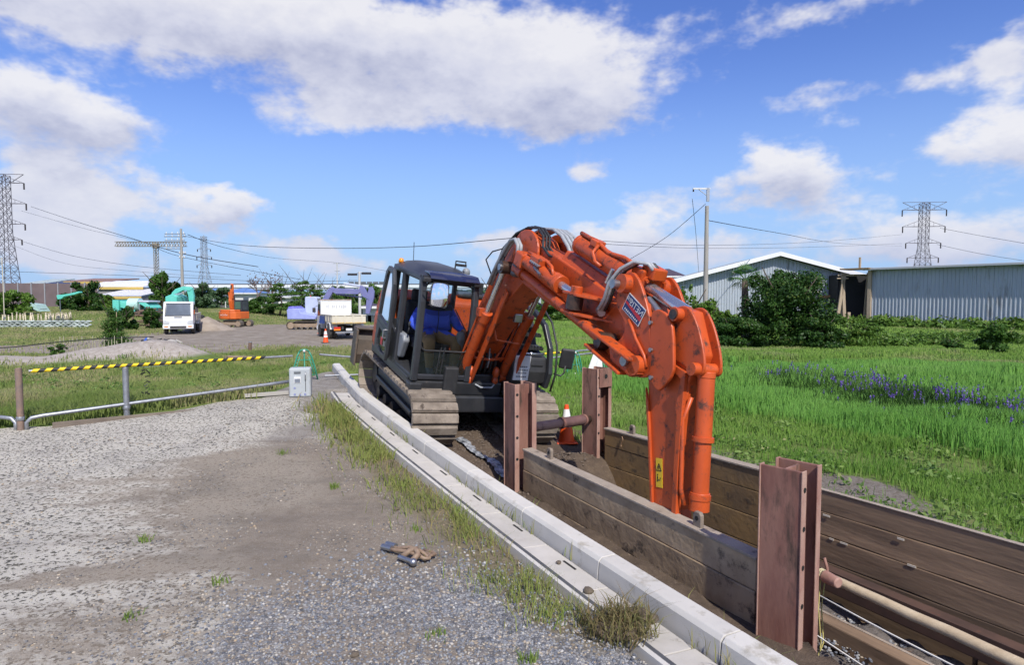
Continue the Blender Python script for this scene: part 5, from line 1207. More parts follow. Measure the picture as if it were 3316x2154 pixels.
for i in range(7):
    for j in range(9): u = i / 6; v = j / 8; w = .10 + .13 * v; vs.append(((u - .5) * 2 * w - .10 * v, .03 * math.sin(u * 9 + v * 2), .9 - .62 * v))
m.add(vs, [(i * 9 + j, i * 9 + j + 1, (i + 1) * 9 + j + 1, (i + 1) * 9 + j) for i in range(6) for j in range(8)])
o = m.build('cloth_drape', mat('white_cloth', (.75, .75, .75), .8), t, smooth=True); sd = o.modifiers.new('thick', 'SOLIDIFY'); sd.thickness = .006

cone_o = mat('cone_orange', (.82, .09, .01), .5, c2=(.72, .08, .012), scale=6, dirt=(.3, .12, .07), dirt_amt=.1); cone_w = mat('cone_reflective_white', (.78, .78, .78), .4)
def cone(lab, loc, h=.7, bands=((.30, .52), (.62, .86)), base=True):
    t = thing('traffic_cone', lab, 'cone', loc, random.uniform(0, 1), 'traffic cones')
    rad = lambda z: .15 - .115 * z
    cuts = [0] + [x for b in bands for x in b] + [1]
    for k, (a, b) in enumerate(zip(cuts[:-1], cuts[1:])):
        p = [(rad(a) + (.002 if k % 2 else 0), .03 + a * (h - .03)), (rad(b) + (.002 if k % 2 else 0), .03 + b * (h - .03))]
        MB().lathe(p, 20, cap=(k == len(cuts) - 2)).build('cone_body' if k % 2 == 0 else 'reflective_band', cone_w if k % 2 else cone_o, t, autos=40)
    MB().bb(-.19, .19, -.19, .19, 0, .03).build('cone_base', cone_o if base else rubber, t, bevel=.012)
    return t
cone('orange and white striped traffic cone beside the pipe strut', (1.0, 11.35, gz(1.0, 11.35)), .70, ((.40, .60), (.67, .88)))
cone('traffic cone on the dirt yard in front of the dump truck rear wheel', (-9.99, 33.38, gz(-9.99, 33.38)), .75, ((.38, .52), (.58, .84)), base=False)
cone('traffic cone half hidden behind the front wheel of the dump truck', (-13.0, 42.3, gz(-13, 42.3)), .75, ((.38, .84),))

def litter():
    t = thing('wire_sling', 'rusty lifting shackle with wire rope ends lying on the gravel', 'shackle', (-.91, 5.6, gz(-.91, 5.6) + .02), R(-25))
    rs = mat('rusty_shackle', (.20, .13, .09), .6, c2=(.3, .22, .15), scale=25, dirt=(.1, .07, .05), dirt_amt=.3)
    for k, (dy, dz) in enumerate(((0, 0), (.05, .02))):
        MB().tube([(-.30, .02 + dy, .02), (-.18, .0 + dy, .03), (-.05, -.02 + dy, .05 + dz), (.08, -.03 + dy, .04 + dz), (.16, -.05 + dy, .03), (.19, -.02 + dy * 2, .03), (.15, .05 + dy, .03), (.05, .06 + dy, .03)], .018, 8).build('wire_loop', rs, t, smooth=True)
        MB().cyl((-.36, .03 + dy * 1.3, .025), (-.24, .01 + dy * 1.3, .03), .028, n=12).build('ferrule', steel, t, autos=40)
    MB().tube([(-.06, -.08, .02), (-.02, -.02, .06), (.04, .0, .08), (.10, -.06, .06), (.08, -.13, .03)], .026, 10).build('shackle_bow', rs, t, smooth=True)
    MB().cyl((-.08, -.10, .025), (.10, -.15, .03), .022, n=10).build('shackle_pin', steel, t, autos=40); MB().ball((.11, -.155, .03), .036, 10, 7).build('pin_head', steel, t, smooth=True)
    clod = mat('dry_clod', (.19, .15, .11), .95, c2=(.12, .095, .07), scale=8, bump=.6, bump_scale=30)
    cm = MB(); cm.ball((0, 0, 0), (1, 1, .6), 10, 7); me = cm.mesh('soil_clod', True)
    for v in me.vertices: v.co *= 1 + .45 * mnoise.noise(v.co * 2.2)
    me.materials.append(clod)
    P = [(-1.3, 6.9, .035, 'small round soil lump on the brown middle of the road'), (.62, 4.95, .04, 'brown soil lump lying on the gutter slabs above the uprooted weeds'), (1.02, 4.50, .055, 'largest flat soil clod on the gutter beside the uprooted weeds'), (1.33, 3.80, .05, 'dark soil clod on the gutter slab nearest the camera'), (.42, 5.5, .026, 'tiny soil crumb on the gutter halfway to the shackle'), (-1.05, 4.05, .03, 'single dark stone on the grey gravel at the bottom of the picture')]
    for i, (x, y, r, lab) in enumerate(P):
        o = bpy.data.objects.new('soil_clod', me); col.objects.link(o); ksd = float(kerb_side(np.array([x]), np.array([y]))[0][0])
        o.location = (x, y, (.02 if -.3 < ksd < 0 else gz(x, y)) + r * .35); o.scale = (r * random.uniform(.8, 1.4), r, r * random.uniform(.6, .9)); o.rotation_euler = (0, 0, random.uniform(0, 6))
        tag(o, lab, 'soil clod', 'soil clods by the kerb')
    # black plastic sheet strip on the soil between the tracks
    t = thing('plastic_strip', 'crumpled silver-black plastic strip lying on the soil between the tracks', 'plastic strip', (0, 0, 0))
    m = MB(); A = Vector((-.92, 10.6, 0)); B = Vector((.12, 8.95, 0)); vs = []; n = 40
    for i in range(n + 1):
        c = A.lerp(B, i / n); sx = .10 * math.sin(i * .35); 
        for j in range(4):
            x = c.x + (j - 1.5) * .045 + sx * .4 + random.uniform(-.012, .012); y = c.y + (j - 1.5) * .025 + random.uniform(-.01, .01)
            vs.append((x, y, gz(x, y) + .03 + random.uniform(0, .035)))
    m.add(vs, [(i * 4 + j, i * 4 + j + 1, (i + 1) * 4 + j + 1, (i + 1) * 4 + j) for i in range(n) for j in range(3)])
    m.build('strip_sheet', mat('black_plastic_film', (.05, .055, .065), .18, c2=(.6, .62, .66), scale=9, mix=.45, spec=.8), t)
    # small crumpled piece by the far panel
    t = thing('plastic_scrap', 'small crumpled white plastic scrap on the soil below the strut', 'plastic scrap', (*tr(-.62, .62), gz(*tr(-.62, .62)) + .03))
    m = MB(); vs = [(random.uniform(-.12, .12), random.uniform(-.08, .08), random.uniform(0, .05)) for _ in range(14)]; m.add(vs, [(i, (i + 3) % 14, (i + 7) % 14) for i in range(14)]); m.build('scrap_sheet', MATS['black_plastic_film'], t)
litter()
# ------------------------------------------------------------------ vehicles in the yard
white_p = mat('white_vehicle_paint', (.72, .73, .74), .35, c2=(.66, .67, .68), scale=2, dirt=(.35, .32, .27), dirt_amt=.12, dirt_scale=4, coat=.3)
cream_p = mat('cream_bed_paint', (.62, .58, .47), .5, c2=(.55, .5, .4), scale=3, dirt=(.3, .2, .11), dirt_amt=.22, dirt_scale=5)
tyre = mat('tyre_rubber', (.03, .03, .03), .85, c2=(.12, .105, .09), scale=5); rim_m = mat('wheel_rim', (.35, .34, .32), .5, .4, c2=(.2, .18, .16), scale=6)
chassis_m = mat('chassis_black', (.025, .025, .027), .7, c2=(.07, .06, .055), scale=5)
car_glass = mat('vehicle_glass', (.16, .19, .21), .06, .55, c2=(.10, .12, .13), scale=1.5, spec=.9); lamp_red = mat('lamp_red', (.55, .03, .02), .3); lamp_clear = mat('lamp_clear', (.5, .52, .54), .15); lamp_or = mat('lamp_orange', (.75, .25, .02), .3)
def wheel(parent, x, y, r, w, name='wheel'):
    m = MB(); m.lathe([(r * .55, -w / 2), (r * .92, -w / 2), (r, -w * .35), (r, w * .35), (r * .92, w / 2), (r * .55, w / 2)], 24, (x, y, r), Matrix.Rotation(R(90), 3, 'X')); o = m.build(name, tyre, parent, autos=40)
    q = MB(); q.lathe([(.02, -w * .42), (r * .3, -w * .42), (r * .42, -w * .3), (r * .58, -w * .36), (r * .58, w * .36), (r * .42, w * .3), (r * .3, w * .42), (.02, w * .42)], 20, (x, y, r), Matrix.Rotation(R(90), 3, 'X')); q.build('rim', rim_m, o, autos=40)
def truck(name, label, loc, rz, guard=True, s=1.0, tarp=False):
    t = thing(name, label, 'truck', loc, rz); t.scale = (s, s, s)
    # local x forward, y left, z up; wheelbase from x=-1.35 to x=1.15
    cb = [(.98, .42), (2.02, .42), (2.06, .85), (2.0, 1.15), (1.72, 1.92), (1.58, 2.04), (1.0, 2.04), (.92, 1.9), (.92, .9)]
    cab = MB().prism(cb, -.84, .84).build('cab', white_p, t, bevel=.06, seg=3)
    w = MB(); w.add([(2.015, -.70, 1.19), (2.015, .70, 1.19), (1.745, .66, 1.90), (1.745, -.66, 1.90)], [(0, 1, 2, 3)]); w.build('windshield', car_glass, cab)
    ws = MB(); ws.tube([(2.02, -.73, 1.17), (2.02, .73, 1.17), (1.745, .69, 1.92), (1.745, -.69, 1.92), (2.02, -.73, 1.17)], .022, 6, cap=False); ws.build('window_seal', chassis_m, cab)
    for y in (-.846, .846): MB().add([(1.02, y, 1.2), (1.82, y, 1.2), (1.60, y, 1.84), (1.02, y, 1.84)], [(0, 1, 2, 3)]).build('side_window', car_glass, cab)
    for y in (-.846, .846):
        MB().tube([(1.0, y, .6), (1.0, y, 1.9)], .008, 4).build('door_seam', chassis_m, cab); MB().bb(1.04, 1.16, y - .02, y + .02, 1.08, 1.12).build('door_handle', chassis_m, cab)
    MB().bb(1.94, 2.12, -.86, .86, .34, .60).build('bumper', white_p, t, bevel=.04, seg=3)
    MB().bb(2.10, 2.13, -.45, .45, .38, .52).build('grille', chassis_m, t, bevel=.01)
    MB().bb(2.03, 2.065, -.22, .22, 1.06, 1.09).build('badge_slot', chassis_m, cab)
    for y in (-.66, .66):
        MB().prism([(y - .15, .66), (y + .15, .66), (y + .17, .78), (y + .1 * (1 if y > 0 else -1) + .02, .9), (y - .1, .84)], 2.03, 2.075, axis='x').build('headlight', lamp_clear, t, bevel=.01)
        MB().bb(2.10, 2.135, y - .1, y + .1, .46, .52).build('fog_lamp', lamp_or, t)
        ml = MB(); s_ = 1 if y > 0 else -1; ml.tube([(1.75, s_ * .84, 1.2), (1.85, s_ * 1.0, 1.3), (1.85, s_ * 1.02, 1.65), (1.72, s_ * .85, 1.75)], .012, 5); ml.build('mirror_arm', chassis_m, t)
        MB().bb(1.82, 1.88, s_ * 1.03 - .09, s_ * 1.03 + .09, 1.35, 1.62).build('mirror', chassis_m, t, bevel=.02)
    ch = MB(); ch.bb(-2.2, 1.9, -.36, -.28, .52, .68); ch.bb(-2.2, 1.9, .28, .36, .52, .68); ch.bb(-.9, .6, -.7, -.38, .4, .64); ch.bb(-.6, .5, .38, .7, .42, .64); ch.bb(-1.5, -1.2, -.8, .8, .3, .42); ch.bb(1.0, 1.3, -.8, .8, .28, .4); ch.build('chassis', chassis_m, t)
    for y in (-.76, .76): wheel(t, 1.32, y, .36, .2)
    for y in (-.80, -.58, .58, .80): wheel(t, -1.35, y, .36, .18)
    for y in (-.7, .7): MB().prism([(-1.85, .52), (-1.78, .78), (-1.6, .86), (-1.1, .86), (-.92, .78), (-.85, .55), (-.9, .55), (-1.0, .74), (-1.15, .81), (-1.58, .81), (-1.72, .74), (-1.8, .52)], y - .2, y + .2).build('mudguard', white_p, t, bevel=.01)
    # dump bed
    bed = MB().bb(-2.25, .82, -.86, .86, .80, .90).build('bed_floor', cream_p, t, bevel=.01)
    for y in (-.85, .85):
        p = MB(); p.bb(-2.25, .82, y - .025, y + .025, .90, 1.24); po = p.build('bed_side', cream_p, t, bevel=.008)
        for k in range(5): MB().bb(-2.1 + k * .68, -2.02 + k * .68, y - .05 if y < 0 else y + .026, y - .026 if y < 0 else y + .05, .9, 1.22).build('side_stake', cream_p, po)
        MB().bb(-2.25, .82, y - .04, y + .04, 1.24, 1.29).build('side_rail', cream_p, po, bevel=.01)
    tg = MB(); tg.bb(-2.30, -2.25, -.88, .88, .88, 1.24); tgo = tg.build('tailgate', cream_p, t, bevel=.008)
    MB().bb(-2.33, -2.25, -.9, .9, 1.24, 1.29).build('tail_rail', cream_p, tgo, bevel=.01); MB().bb(-2.33, -2.26, -.9, .9, .84, .90).build('tail_rail', mat('rusty_yellow', (.55, .42, .16), .6, c2=(.4, .24, .1), scale=5), tgo, bevel=.01)
    for k in range(4): MB().bb(-2.335, -2.302, -.72 + k * .45, -.62 + k * .45, .88, 1.24).build('tail_stake', cream_p, tgo)
    for y in (-.62, .62):
        MB().bb(-2.30, -2.22, y - .17, y + .17, .56, .66).build('tail_lamp', lamp_red, t); MB().bb(-2.30, -2.22, y - .17, y + .17, .48, .555).build('turn_lamp', lamp_or, t)
    MB().bb(-2.27, -2.24, -.16, .16, .46, .58).build('number_plate', sign_white, t); MB().bb(-2.3, -2.18, -.7, .7, .34, .42).build('rear_bar', galv, t)
    if guard:
        g = MB(); g.bb(.84, .90, -.86, .86, .9, 2.06); go = g.build('bed_front_guard', white_p, t, bevel=.01); g2 = MB(); g2.bb(.80, .93, -.87, .87, 2.06, 2.10); g2.build('guard_rail', mat('rusty_white', (.6, .55, .48), .6, c2=(.35, .16, .08), scale=7, mix=.7), go)
        ltr = MB()
        yy = -.58
        while yy < .5:
            w_ = random.uniform(.02, .05)
            if random.random() < .75: ltr.bb(.834, .838, yy, yy + w_, 1.58 + random.uniform(0, .05), 1.80 - random.uniform(0, .06))
            yy += w_ + random.uniform(.015, .05)
        ltr.build('faded_lettering', mat('faded_ink', (.42, .42, .43), .7), go)
        for y in (-.86, .82): MB().bb(.78, .84, y, y + .04, .88, 2.06).build('guard_post', white_p, go)
    if tarp:
        tp = MB(); vs = []
        for i in range(13):
            for j in range(6): vs.append((-.55 + i * .108, .90 + .05 * math.sin(i * 1.7) * (j / 5) + .02, 1.20 - j * .085 + .01 * math.sin(i)))
        tp.add(vs, [(i * 6 + j, i * 6 + j + 1, (i + 1) * 6 + j + 1, (i + 1) * 6 + j) for i in range(12) for j in range(5)]); tp.build('blue_tarp', mat('tarp_blue', (.03, .07, .26), .5, c2=(.06, .11, .36), scale=6), t, smooth=True)
    return t
truck('white_truck', 'white truck parked facing the camera beside the soil heap', (-22.83, 43.2, .06), math.atan2(-.93, .36), guard=False, s=1.06)
truck('dump_truck', 'white dump truck seen from behind with cream tailgate and blue tarp on its side', (-10.6, 38.3, .06), math.atan2(.87, -.46), s=1.1, tarp=True)

def digger(name, label, loc, rz_t, rz_u, body, s=1.0, style='tail'):
    t = thing(name, label, 'excavator', loc, 0); t.scale = (s, s, s)
    Rt = Matrix.Rotation(rz_t, 4, 'Z'); Ru = Matrix.Rotation(rz_u, 4, 'Z')
    def add(m, nm, mt, M, par=t, **k): m.v = [tuple(M @ Vector(v)) for v in m.v]; return m.build(nm, mt, par, **k)
    trk = mat('far_track', (.09, .08, .07), .85, c2=(.2, .17, .13), scale=5, bump=.3)
    fr_m = mat('far_track_frame', (.33, .25, .18), .8, c2=(.22, .16, .11), scale=3)
    for y in (-.85, .85):
        path = track_path(1.05, .31, .33, .16)
        m = MB()
        for (x, z, a) in path: m.box((x, y, z), (.145, .45, .04), rot=(0, a, 0))
        tr_o = add(m, 'track', trk, Rt)
        add(MB().bb(-.9, .9, y - .1, y + .1, .2, .48), 'track_frame', fr_m, Rt, bevel=.02)
        for x in (-1.05, 1.05): add(MB().cyl((x, y - .19, .33), (x, y + .19, .33), .25, n=20), 'idler_wheel', fr_m, Rt, autos=40)
        for k in range(4): add(MB().cyl((-.66 + k * .44, y - .18, .12), (-.66 + k * .44, y + .18, .12), .085, n=12), 'track_roller', trk, Rt)
    add(MB().bb(-.6, .6, -.7, .7, .3, .6), 'centre_frame', trk, Rt); add(MB().cyl((0, 0, .55), (0, 0, .74), .5, n=24), 'slew_ring', chassis_m, Rt)
    if style == 'tail':      # seen from the counterweight side; upper frame local x forward
        hp = [(-1.06, -.55), (-1.12, 0), (-1.06, .55), (-.8, .95), (-.3, 1.06), (.9, 1.02), (.95, -.98), (-.3, -1.06), (-.8, -.95)]
        h = add(MB().prism(hp, .74, 1.42, axis='z'), 'house', body, Ru, bevel=.07, seg=3)
        add(MB().prism([(-1.02, -.5), (-1.05, 0), (-1.02, .5), (-.8, .84), (-.1, .9), (-.1, -.9), (-.8, -.84)], 1.42, 1.60, axis='z'), 'engine_cover', body, Ru, bevel=.06)
        add(MB().prism([(-.1, 1.42), (.9, 1.42), (.86, 2.4), (.72, 2.5), (0, 2.5), (-.1, 2.4)], -.98, -.16), 'cab', cab_grey, Ru, bevel=.04)
        add(MB().bb(-.112, -.104, -.90, -.26, 1.66, 2.32), 'rear_window', mat('green_glass', (.06, .13, .09), .1, spec=.8), Ru)
        add(MB().bb(.1, .7, -.988, -.982, 1.6, 2.32), 'side_window', car_glass, Ru)
        for y in (-.55, .45): add(MB().bb(-1.09, -1.07, y - .006, y + .006, .8, 1.56), 'panel_seam', chassis_m, Ru)
        lt = text_mesh('HITACHI', .2, sign_white, h, Matrix.Identity(4), 'lettering', mirror=True)
        lt.data.transform(Ru @ Matrix.Translation((-1.135, .05, 1.12)) @ Matrix.Rotation(R(-90), 4, 'Z') @ Matrix.Rotation(R(90), 4, 'X'))
        # boom folded upright beside the cab
        lb = [(.15, 1.45), (.45, 1.4), (.42, 2.2), (.30, 2.95), (.1, 3.0), (-.05, 2.4)]
        add(MB().prism(lb, .16, .5), 'boom', body, Ru, bevel=.02); add(MB().prism([(-.02, 2.6), (.3, 2.6), (.25, 3.35), (.0, 3.4)], .1, .36), 'upper_boom', body, Ru, bevel=.02)
        add(MB().prism([(-.02, 3.2), (.2, 3.15), (.2, 3.95), (.05, 4.0)], .06, .30), 'arm', body, Ru, bevel=.02); add(MB().bb(-.03, .04, .12, .24, 3.55, 3.85), 'arm_opening', chassis_m, Ru)
        add(MB().cyl((.35, -.02, 1.6), (.1, -.02, 2.9), .06, n=12), 'boom_cylinder', chassis_m, Ru); add(MB().cyl((.2, .56, 2.6), (.1, .56, 3.2), .08, n=12), 'arm_cylinder', body, Ru)
    else:
        h = add(MB().prism([(-1.25, .8), (.95, .8), (1.0, 1.0), (.95, 1.12), (-.2, 1.3), (-.35, 1.62), (-1.15, 1.66), (-1.3, 1.5)], -1.0, 1.0), 'house', body, Ru, bevel=.06, seg=3)
        add(MB().prism([(-1.28, 1.28), (-.72, 1.28), (-.72, 1.7), (-.95, 1.8), (-1.2, 1.76)], -.99, .99), 'counterweight', mat('violet_blue_paint', (.13, .12, .5), .4, c2=(.2, .2, .6), scale=3), Ru, bevel=.08, seg=3)
        pale = mat('pale_blue_cab', (.42, .47, .62), .4, c2=(.5, .55, .68), scale=3)
        add(MB().prism([(-.30, 1.1), (.86, 1.0), (.92, 1.3), (.62, 2.46), (.48, 2.54), (-.24, 2.54), (-.30, 2.44)], .12, 1.04), 'cab', pale, Ru, bevel=.04)
        add(MB().prism([(-.2, 1.5), (.14, 1.5), (.12, 2.34), (-.18, 2.34)], 1.046, 1.052), 'side_window', car_glass, Ru); add(MB().prism([(.22, 1.3), (.78, 1.3), (.55, 2.34), (.2, 2.34)], 1.046, 1.052), 'side_window', car_glass, Ru)
        add(MB().add([(.925, .2, 1.32), (.925, .96, 1.32), (.63, .94, 2.42), (.63, .22, 2.42)], [(0, 1, 2, 3)]), 'windshield', car_glass, Ru)
        add(MB().bb(.2, .68, 1.053, 1.06, 1.24, 1.36), 'name_plate', sign_white, Ru)
        add(MB().lathe([(.05, 0), (.05, .07), (.01, .1)], 10, (.0, .5, 2.54)), 'beacon_lamp', lamp_red, Ru)
        vio = mat('violet_boom_paint', (.14, .155, .34), .45, c2=(.2, .2, .38), scale=2, dirt=(.2, .14, .16), dirt_amt=.25)
        # boom up and over, then the arm folds down to the right
        add(MB().prism([(.85, 1.3), (1.2, 1.25), (1.65, 2.2), (2.05, 2.85), (2.2, 3.1), (2.05, 3.3), (1.75, 3.15), (1.2, 2.3)], -.28, .04), 'boom', vio, Ru, bevel=.02)
        add(MB().prism([(1.95, 2.95), (2.3, 2.75), (4.0, 2.72), (4.25, 2.85), (4.2, 3.1), (2.3, 3.2)], -.26, .02), 'upper_boom', vio, Ru, bevel=.02)
        add(MB().cyl((2.9, -.12, 3.55), (4.2, -.12, 3.35), .085, n=12), 'arm_cylinder', pale, Ru, autos=40); add(MB().cyl((4.2, -.12, 3.35), (5.0, -.12, 3.2), .045, n=10), 'piston_rod', chrome, Ru)
        add(MB().prism([(4.1, 3.1), (4.3, 3.4), (4.5, 3.3), (4.8, 2.7), (4.9, 2.3), (4.4, 2.55)], -.28, .04), 'end_bracket', vio, Ru, bevel=.02)
        add(MB().prism([(4.9, 3.25), (5.15, 3.3), (5.3, 2.9), (5.25, 2.4), (4.9, 1.2), (4.6, 1.25), (4.7, 2.4)], -.24, .0), 'arm', vio, Ru, bevel=.02)
        add(MB().tube([(2.2, .06, 2.72), (4.3, .06, 2.5)], .05, 8), 'link_rod', vio, Ru)
        add(MB().tube([(-.9, .9, 1.6), (-.9, .9, 2.5)], .02, 6), 'hand_rail', chassis_m, Ru)
    return t
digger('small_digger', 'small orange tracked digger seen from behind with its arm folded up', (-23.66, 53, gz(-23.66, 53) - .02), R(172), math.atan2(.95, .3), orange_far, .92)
digger('blue_digger', 'violet-blue tracked digger with raised boom behind the dump truck', (-15.84, 48.5, .04), R(2), R(-4), mat('lavender_paint', (.27, .31, .62), .42, c2=(.36, .41, .70), scale=2, dirt=(.3, .26, .25), dirt_amt=.12), 1.0, 'side')

teal = mat('teal_paint', (.10, .52, .42), .5, c2=(.16, .6, .52), scale=2, dirt=(.25, .3, .26), dirt_amt=.2)
def teal_machines():
    # teal loader arm arched up behind the white truck
    t = thing('teal_digger', 'teal tracked digger with arched boom behind the white truck', 'excavator', (-30.28, 58, 0))
    k = 0.04
    pt = lambda px, py: ((px - 432) * k, (695 - py) * k + 2.4)
    def prism(nm, pts, y0, y1, m_=teal): MB().prism([pt(*q) for q in pts], y0, y1).build(nm, m_, t, bevel=.03)
    prism('boom', [(400, 690), (404, 680), (412, 672), (430, 666), (446, 667), (450, 672), (446, 676), (430, 675), (416, 682), (410, 692)], -.3, .1)
    prism('arm', [(436, 668), (450, 669), (453, 690), (451, 728), (443, 728), (441, 690)], -.25, .05)
    prism('house', [(398, 690), (412, 684), (424, 690), (424, 720), (398, 720)], -1, 1)
    prism('arm_cylinder', [(408, 684), (430, 680), (430, 684), (409, 689)], -.5, -.35, chrome)
    MB().bb(-2.2, 1.2, -1.2, 1.2, .0, .9).build('track_base', chassis_m, t, bevel=.2)
    t = thing('teal_drill_rig', 'teal machine with box housing and sloping hood in the left background', 'machine', (-37.24, 62, gz(-37.24, 62)))
    k2 = 0.04
    pt = lambda px, py: ((px - 318) * k2, (718 - py) * k2)
    prism2 = lambda nm, pts, y0, y1, m_=teal: MB().prism([pt(*q) for q in pts], y0, y1).build(nm, m_, t, bevel=.04)
    prism2('box_housing', [(276, 712), (276, 681), (291, 681), (291, 712)], -1.2, 1.2); prism2('hood', [(291, 683), (310, 687), (328, 697), (326, 712), (310, 706), (296, 700), (292, 700)], -1.0, 1.0)
    MB().cyl((pt(310, 0)[0], -.6, pt(0, 692)[1]), (pt(336, 0)[0], -.6, pt(0, 692)[1]), .62, n=20).build('tank', mat('pale_teal', (.45, .66, .62), .5), t, autos=40)
    prism2('canopy', [(336, 684), (352, 685), (366, 700), (364, 708), (352, 698), (338, 690)], -1.0, 1.0); prism2('canopy_edge', [(336, 682), (362, 683), (362, 687), (336, 686)], -1.05, 1.05, mat('tarp_white_blue', (.5, .56, .68), .6))
    prism2('engine', [(294, 712), (296, 702), (330, 704), (360, 708), (362, 716), (294, 716)], -.8, .8, chassis_m)
    prism2('post', [(337, 690), (340, 690), (340, 718), (337, 718)], -1.0, -.9, galv); prism2('post', [(318, 688), (320, 688), (320, 718), (318, 718)], -1.0, -.9, galv)
    MB().bb(-2.4, 2.2, -1.1, 1.1, 0, .35).build('crawler_base', chassis_m, t, bevel=.1)
    t = thing('teal_arm_section', 'loose teal crane arm section raised among the far left trees', 'crane arm', (-46.6, 66, 1.0)); k3 = 0.05
    pt3 = lambda px, py: ((px - 165) * k3, (695 - py) * k3 + 1.4)
    MB().prism([pt3(*q) for q in [(140, 687), (142, 696), (150, 695), (156, 690), (178, 686), (189, 682), (188, 679), (166, 684), (152, 686)]], -.4, .1).build('arm_plate', teal, t, bevel=.03)
    MB().bb(-1, -0.96, -.3, -.2, -1.0, 1.4).build('prop', galv, t)
    t = thing('teal_shelter', 'small pale teal pitched shelter below the brown barrier wall', 'shelter', (-53.42, 70, 1.0)); k4 = 0.05
    MB().prism([(-23 * k4, .1), (-12 * k4, .95), (10 * k4, .8), (23 * k4, -.1), (8 * k4, .25), (-10 * k4, .35)], -.8, .8).build('shelter_roof', mat('pale_teal_sheet', (.40, .55, .5), .5, c2=(.3, .45, .42), scale=3), t); MB().bb(-.9, .9, -.5, .5, -.6, .3).build('shelter_frame', mat('dark_frame', (.1, .1, .1), .7), t)
teal_machines()

# ------------------------------------------------------------------ buildings
def corrugated(name, parent, x0, x1, zf_bot, zf_top, y, mt, pitch=.28, depth=.05, holes=()):
    """vertical ribbed sheet wall in the local xz plane facing -y; every sheet its own part"""
    n = max(1, int(round((x1 - x0) / (pitch * 4)))); w = (x1 - x0) / n
    for k in range(n):
        a = x0 + k * w; b = a + w
        if any(h0 < (a + b) / 2 < h1 for h0, h1 in holes): continue
        m = MB(); vs = []; q = 4; prof = []
        for i in range(q):
            c = a + w * i / q; p = w / q
            prof += [(c, 0), (c + p * .55, 0), (c + p * .65, -depth), (c + p * .9, -depth)]
        prof.append((b - .004, 0))
        for (x, d) in prof: vs += [(x, y + d, zf_bot(x)), (x, y + d, zf_top(x))]
        m.add(vs, [(2 * i, 2 * i + 2, 2 * i + 3, 2 * i + 1) for i in range(len(prof) - 1)])
        m.build(name, mt, parent)
sheet = mat('grey_ribbed_sheet', (.36, .40, .45), .5, .2, c2=(.43, .47, .52), scale=.6, mix=.6, dirt=(.24, .25, .26), dirt_amt=.38, dirt_scale=1.2, stretch=(1, 1, .2), rnd=.05)
fascia_w = mat('white_fascia', (.76, .77, .78), .5, c2=(.66, .67, .68), scale=1); roof_grey = mat('grey_roof_sheet', (.33, .35, .37), .6, c2=(.28, .3, .31), scale=1)
raw_wood = mat('raw_wood', (.45, .36, .26), .85, c2=(.33, .25, .17), scale=3, stretch=(3, 3, .4)); dark_in = mat('dark_interior', (.02, .02, .022), .9)
def right_warehouse():
    A = Vector((31.5, 55, 0.32)); B = Vector((37.8, 46, 0.18)); A.z = B.z = 0
    d = (B - A).normalized(); B = A + d * 26; L_ = (B - A).length
    t = thing('long_warehouse', 'long grey ribbed-sheet warehouse at the right edge of the picture', 'warehouse', tuple(A), math.atan2(d.y, d.x))
    zt = lambda x: 4.95 + .0 * x; zb = lambda x: -.2
    corrugated('wall_sheet', t, 0, L_, zb, zt, 0, sheet)
    MB().bb(0, L_, .3, 8.5, -.2, 4.9).build('inner_block', dark_in, t)
    r = MB(); r.hexa([(-.4, -.6, 4.97), (L_, -.6, 4.97), (L_, 9, 4.99), (-.4, 9, 4.99)], [(-.4, -.6, 5.07), (L_, -.6, 5.07), (L_, 9, 5.09), (-.4, 9, 5.09)]); ro = r.build('roof', roof_grey, t)
    MB().bb(-.4, L_, -.70, -.61, 4.90, 5.10).build('gutter', mat('gutter_grey', (.42, .44, .46), .5), ro, bevel=.03)
    MB().bb(-.12, .18, -.25, -.02, -.2, 4.9).build('corner_post', raw_wood, t)
    # ragged patch of roof and post at the left corner
    MB().bb(-2.2, .3, -1.0, .9, 5.0, 5.12).build('roof_patch', mat('rusty_patch', (.36, .25, .13), .8, c2=(.2, .13, .08), scale=3), ro)
    MB().bb(-.95, -.8, -.2, -.05, 5.0, 6.1).build('roof_post', raw_wood, ro)
    return A, d
WA, WD = right_warehouse()
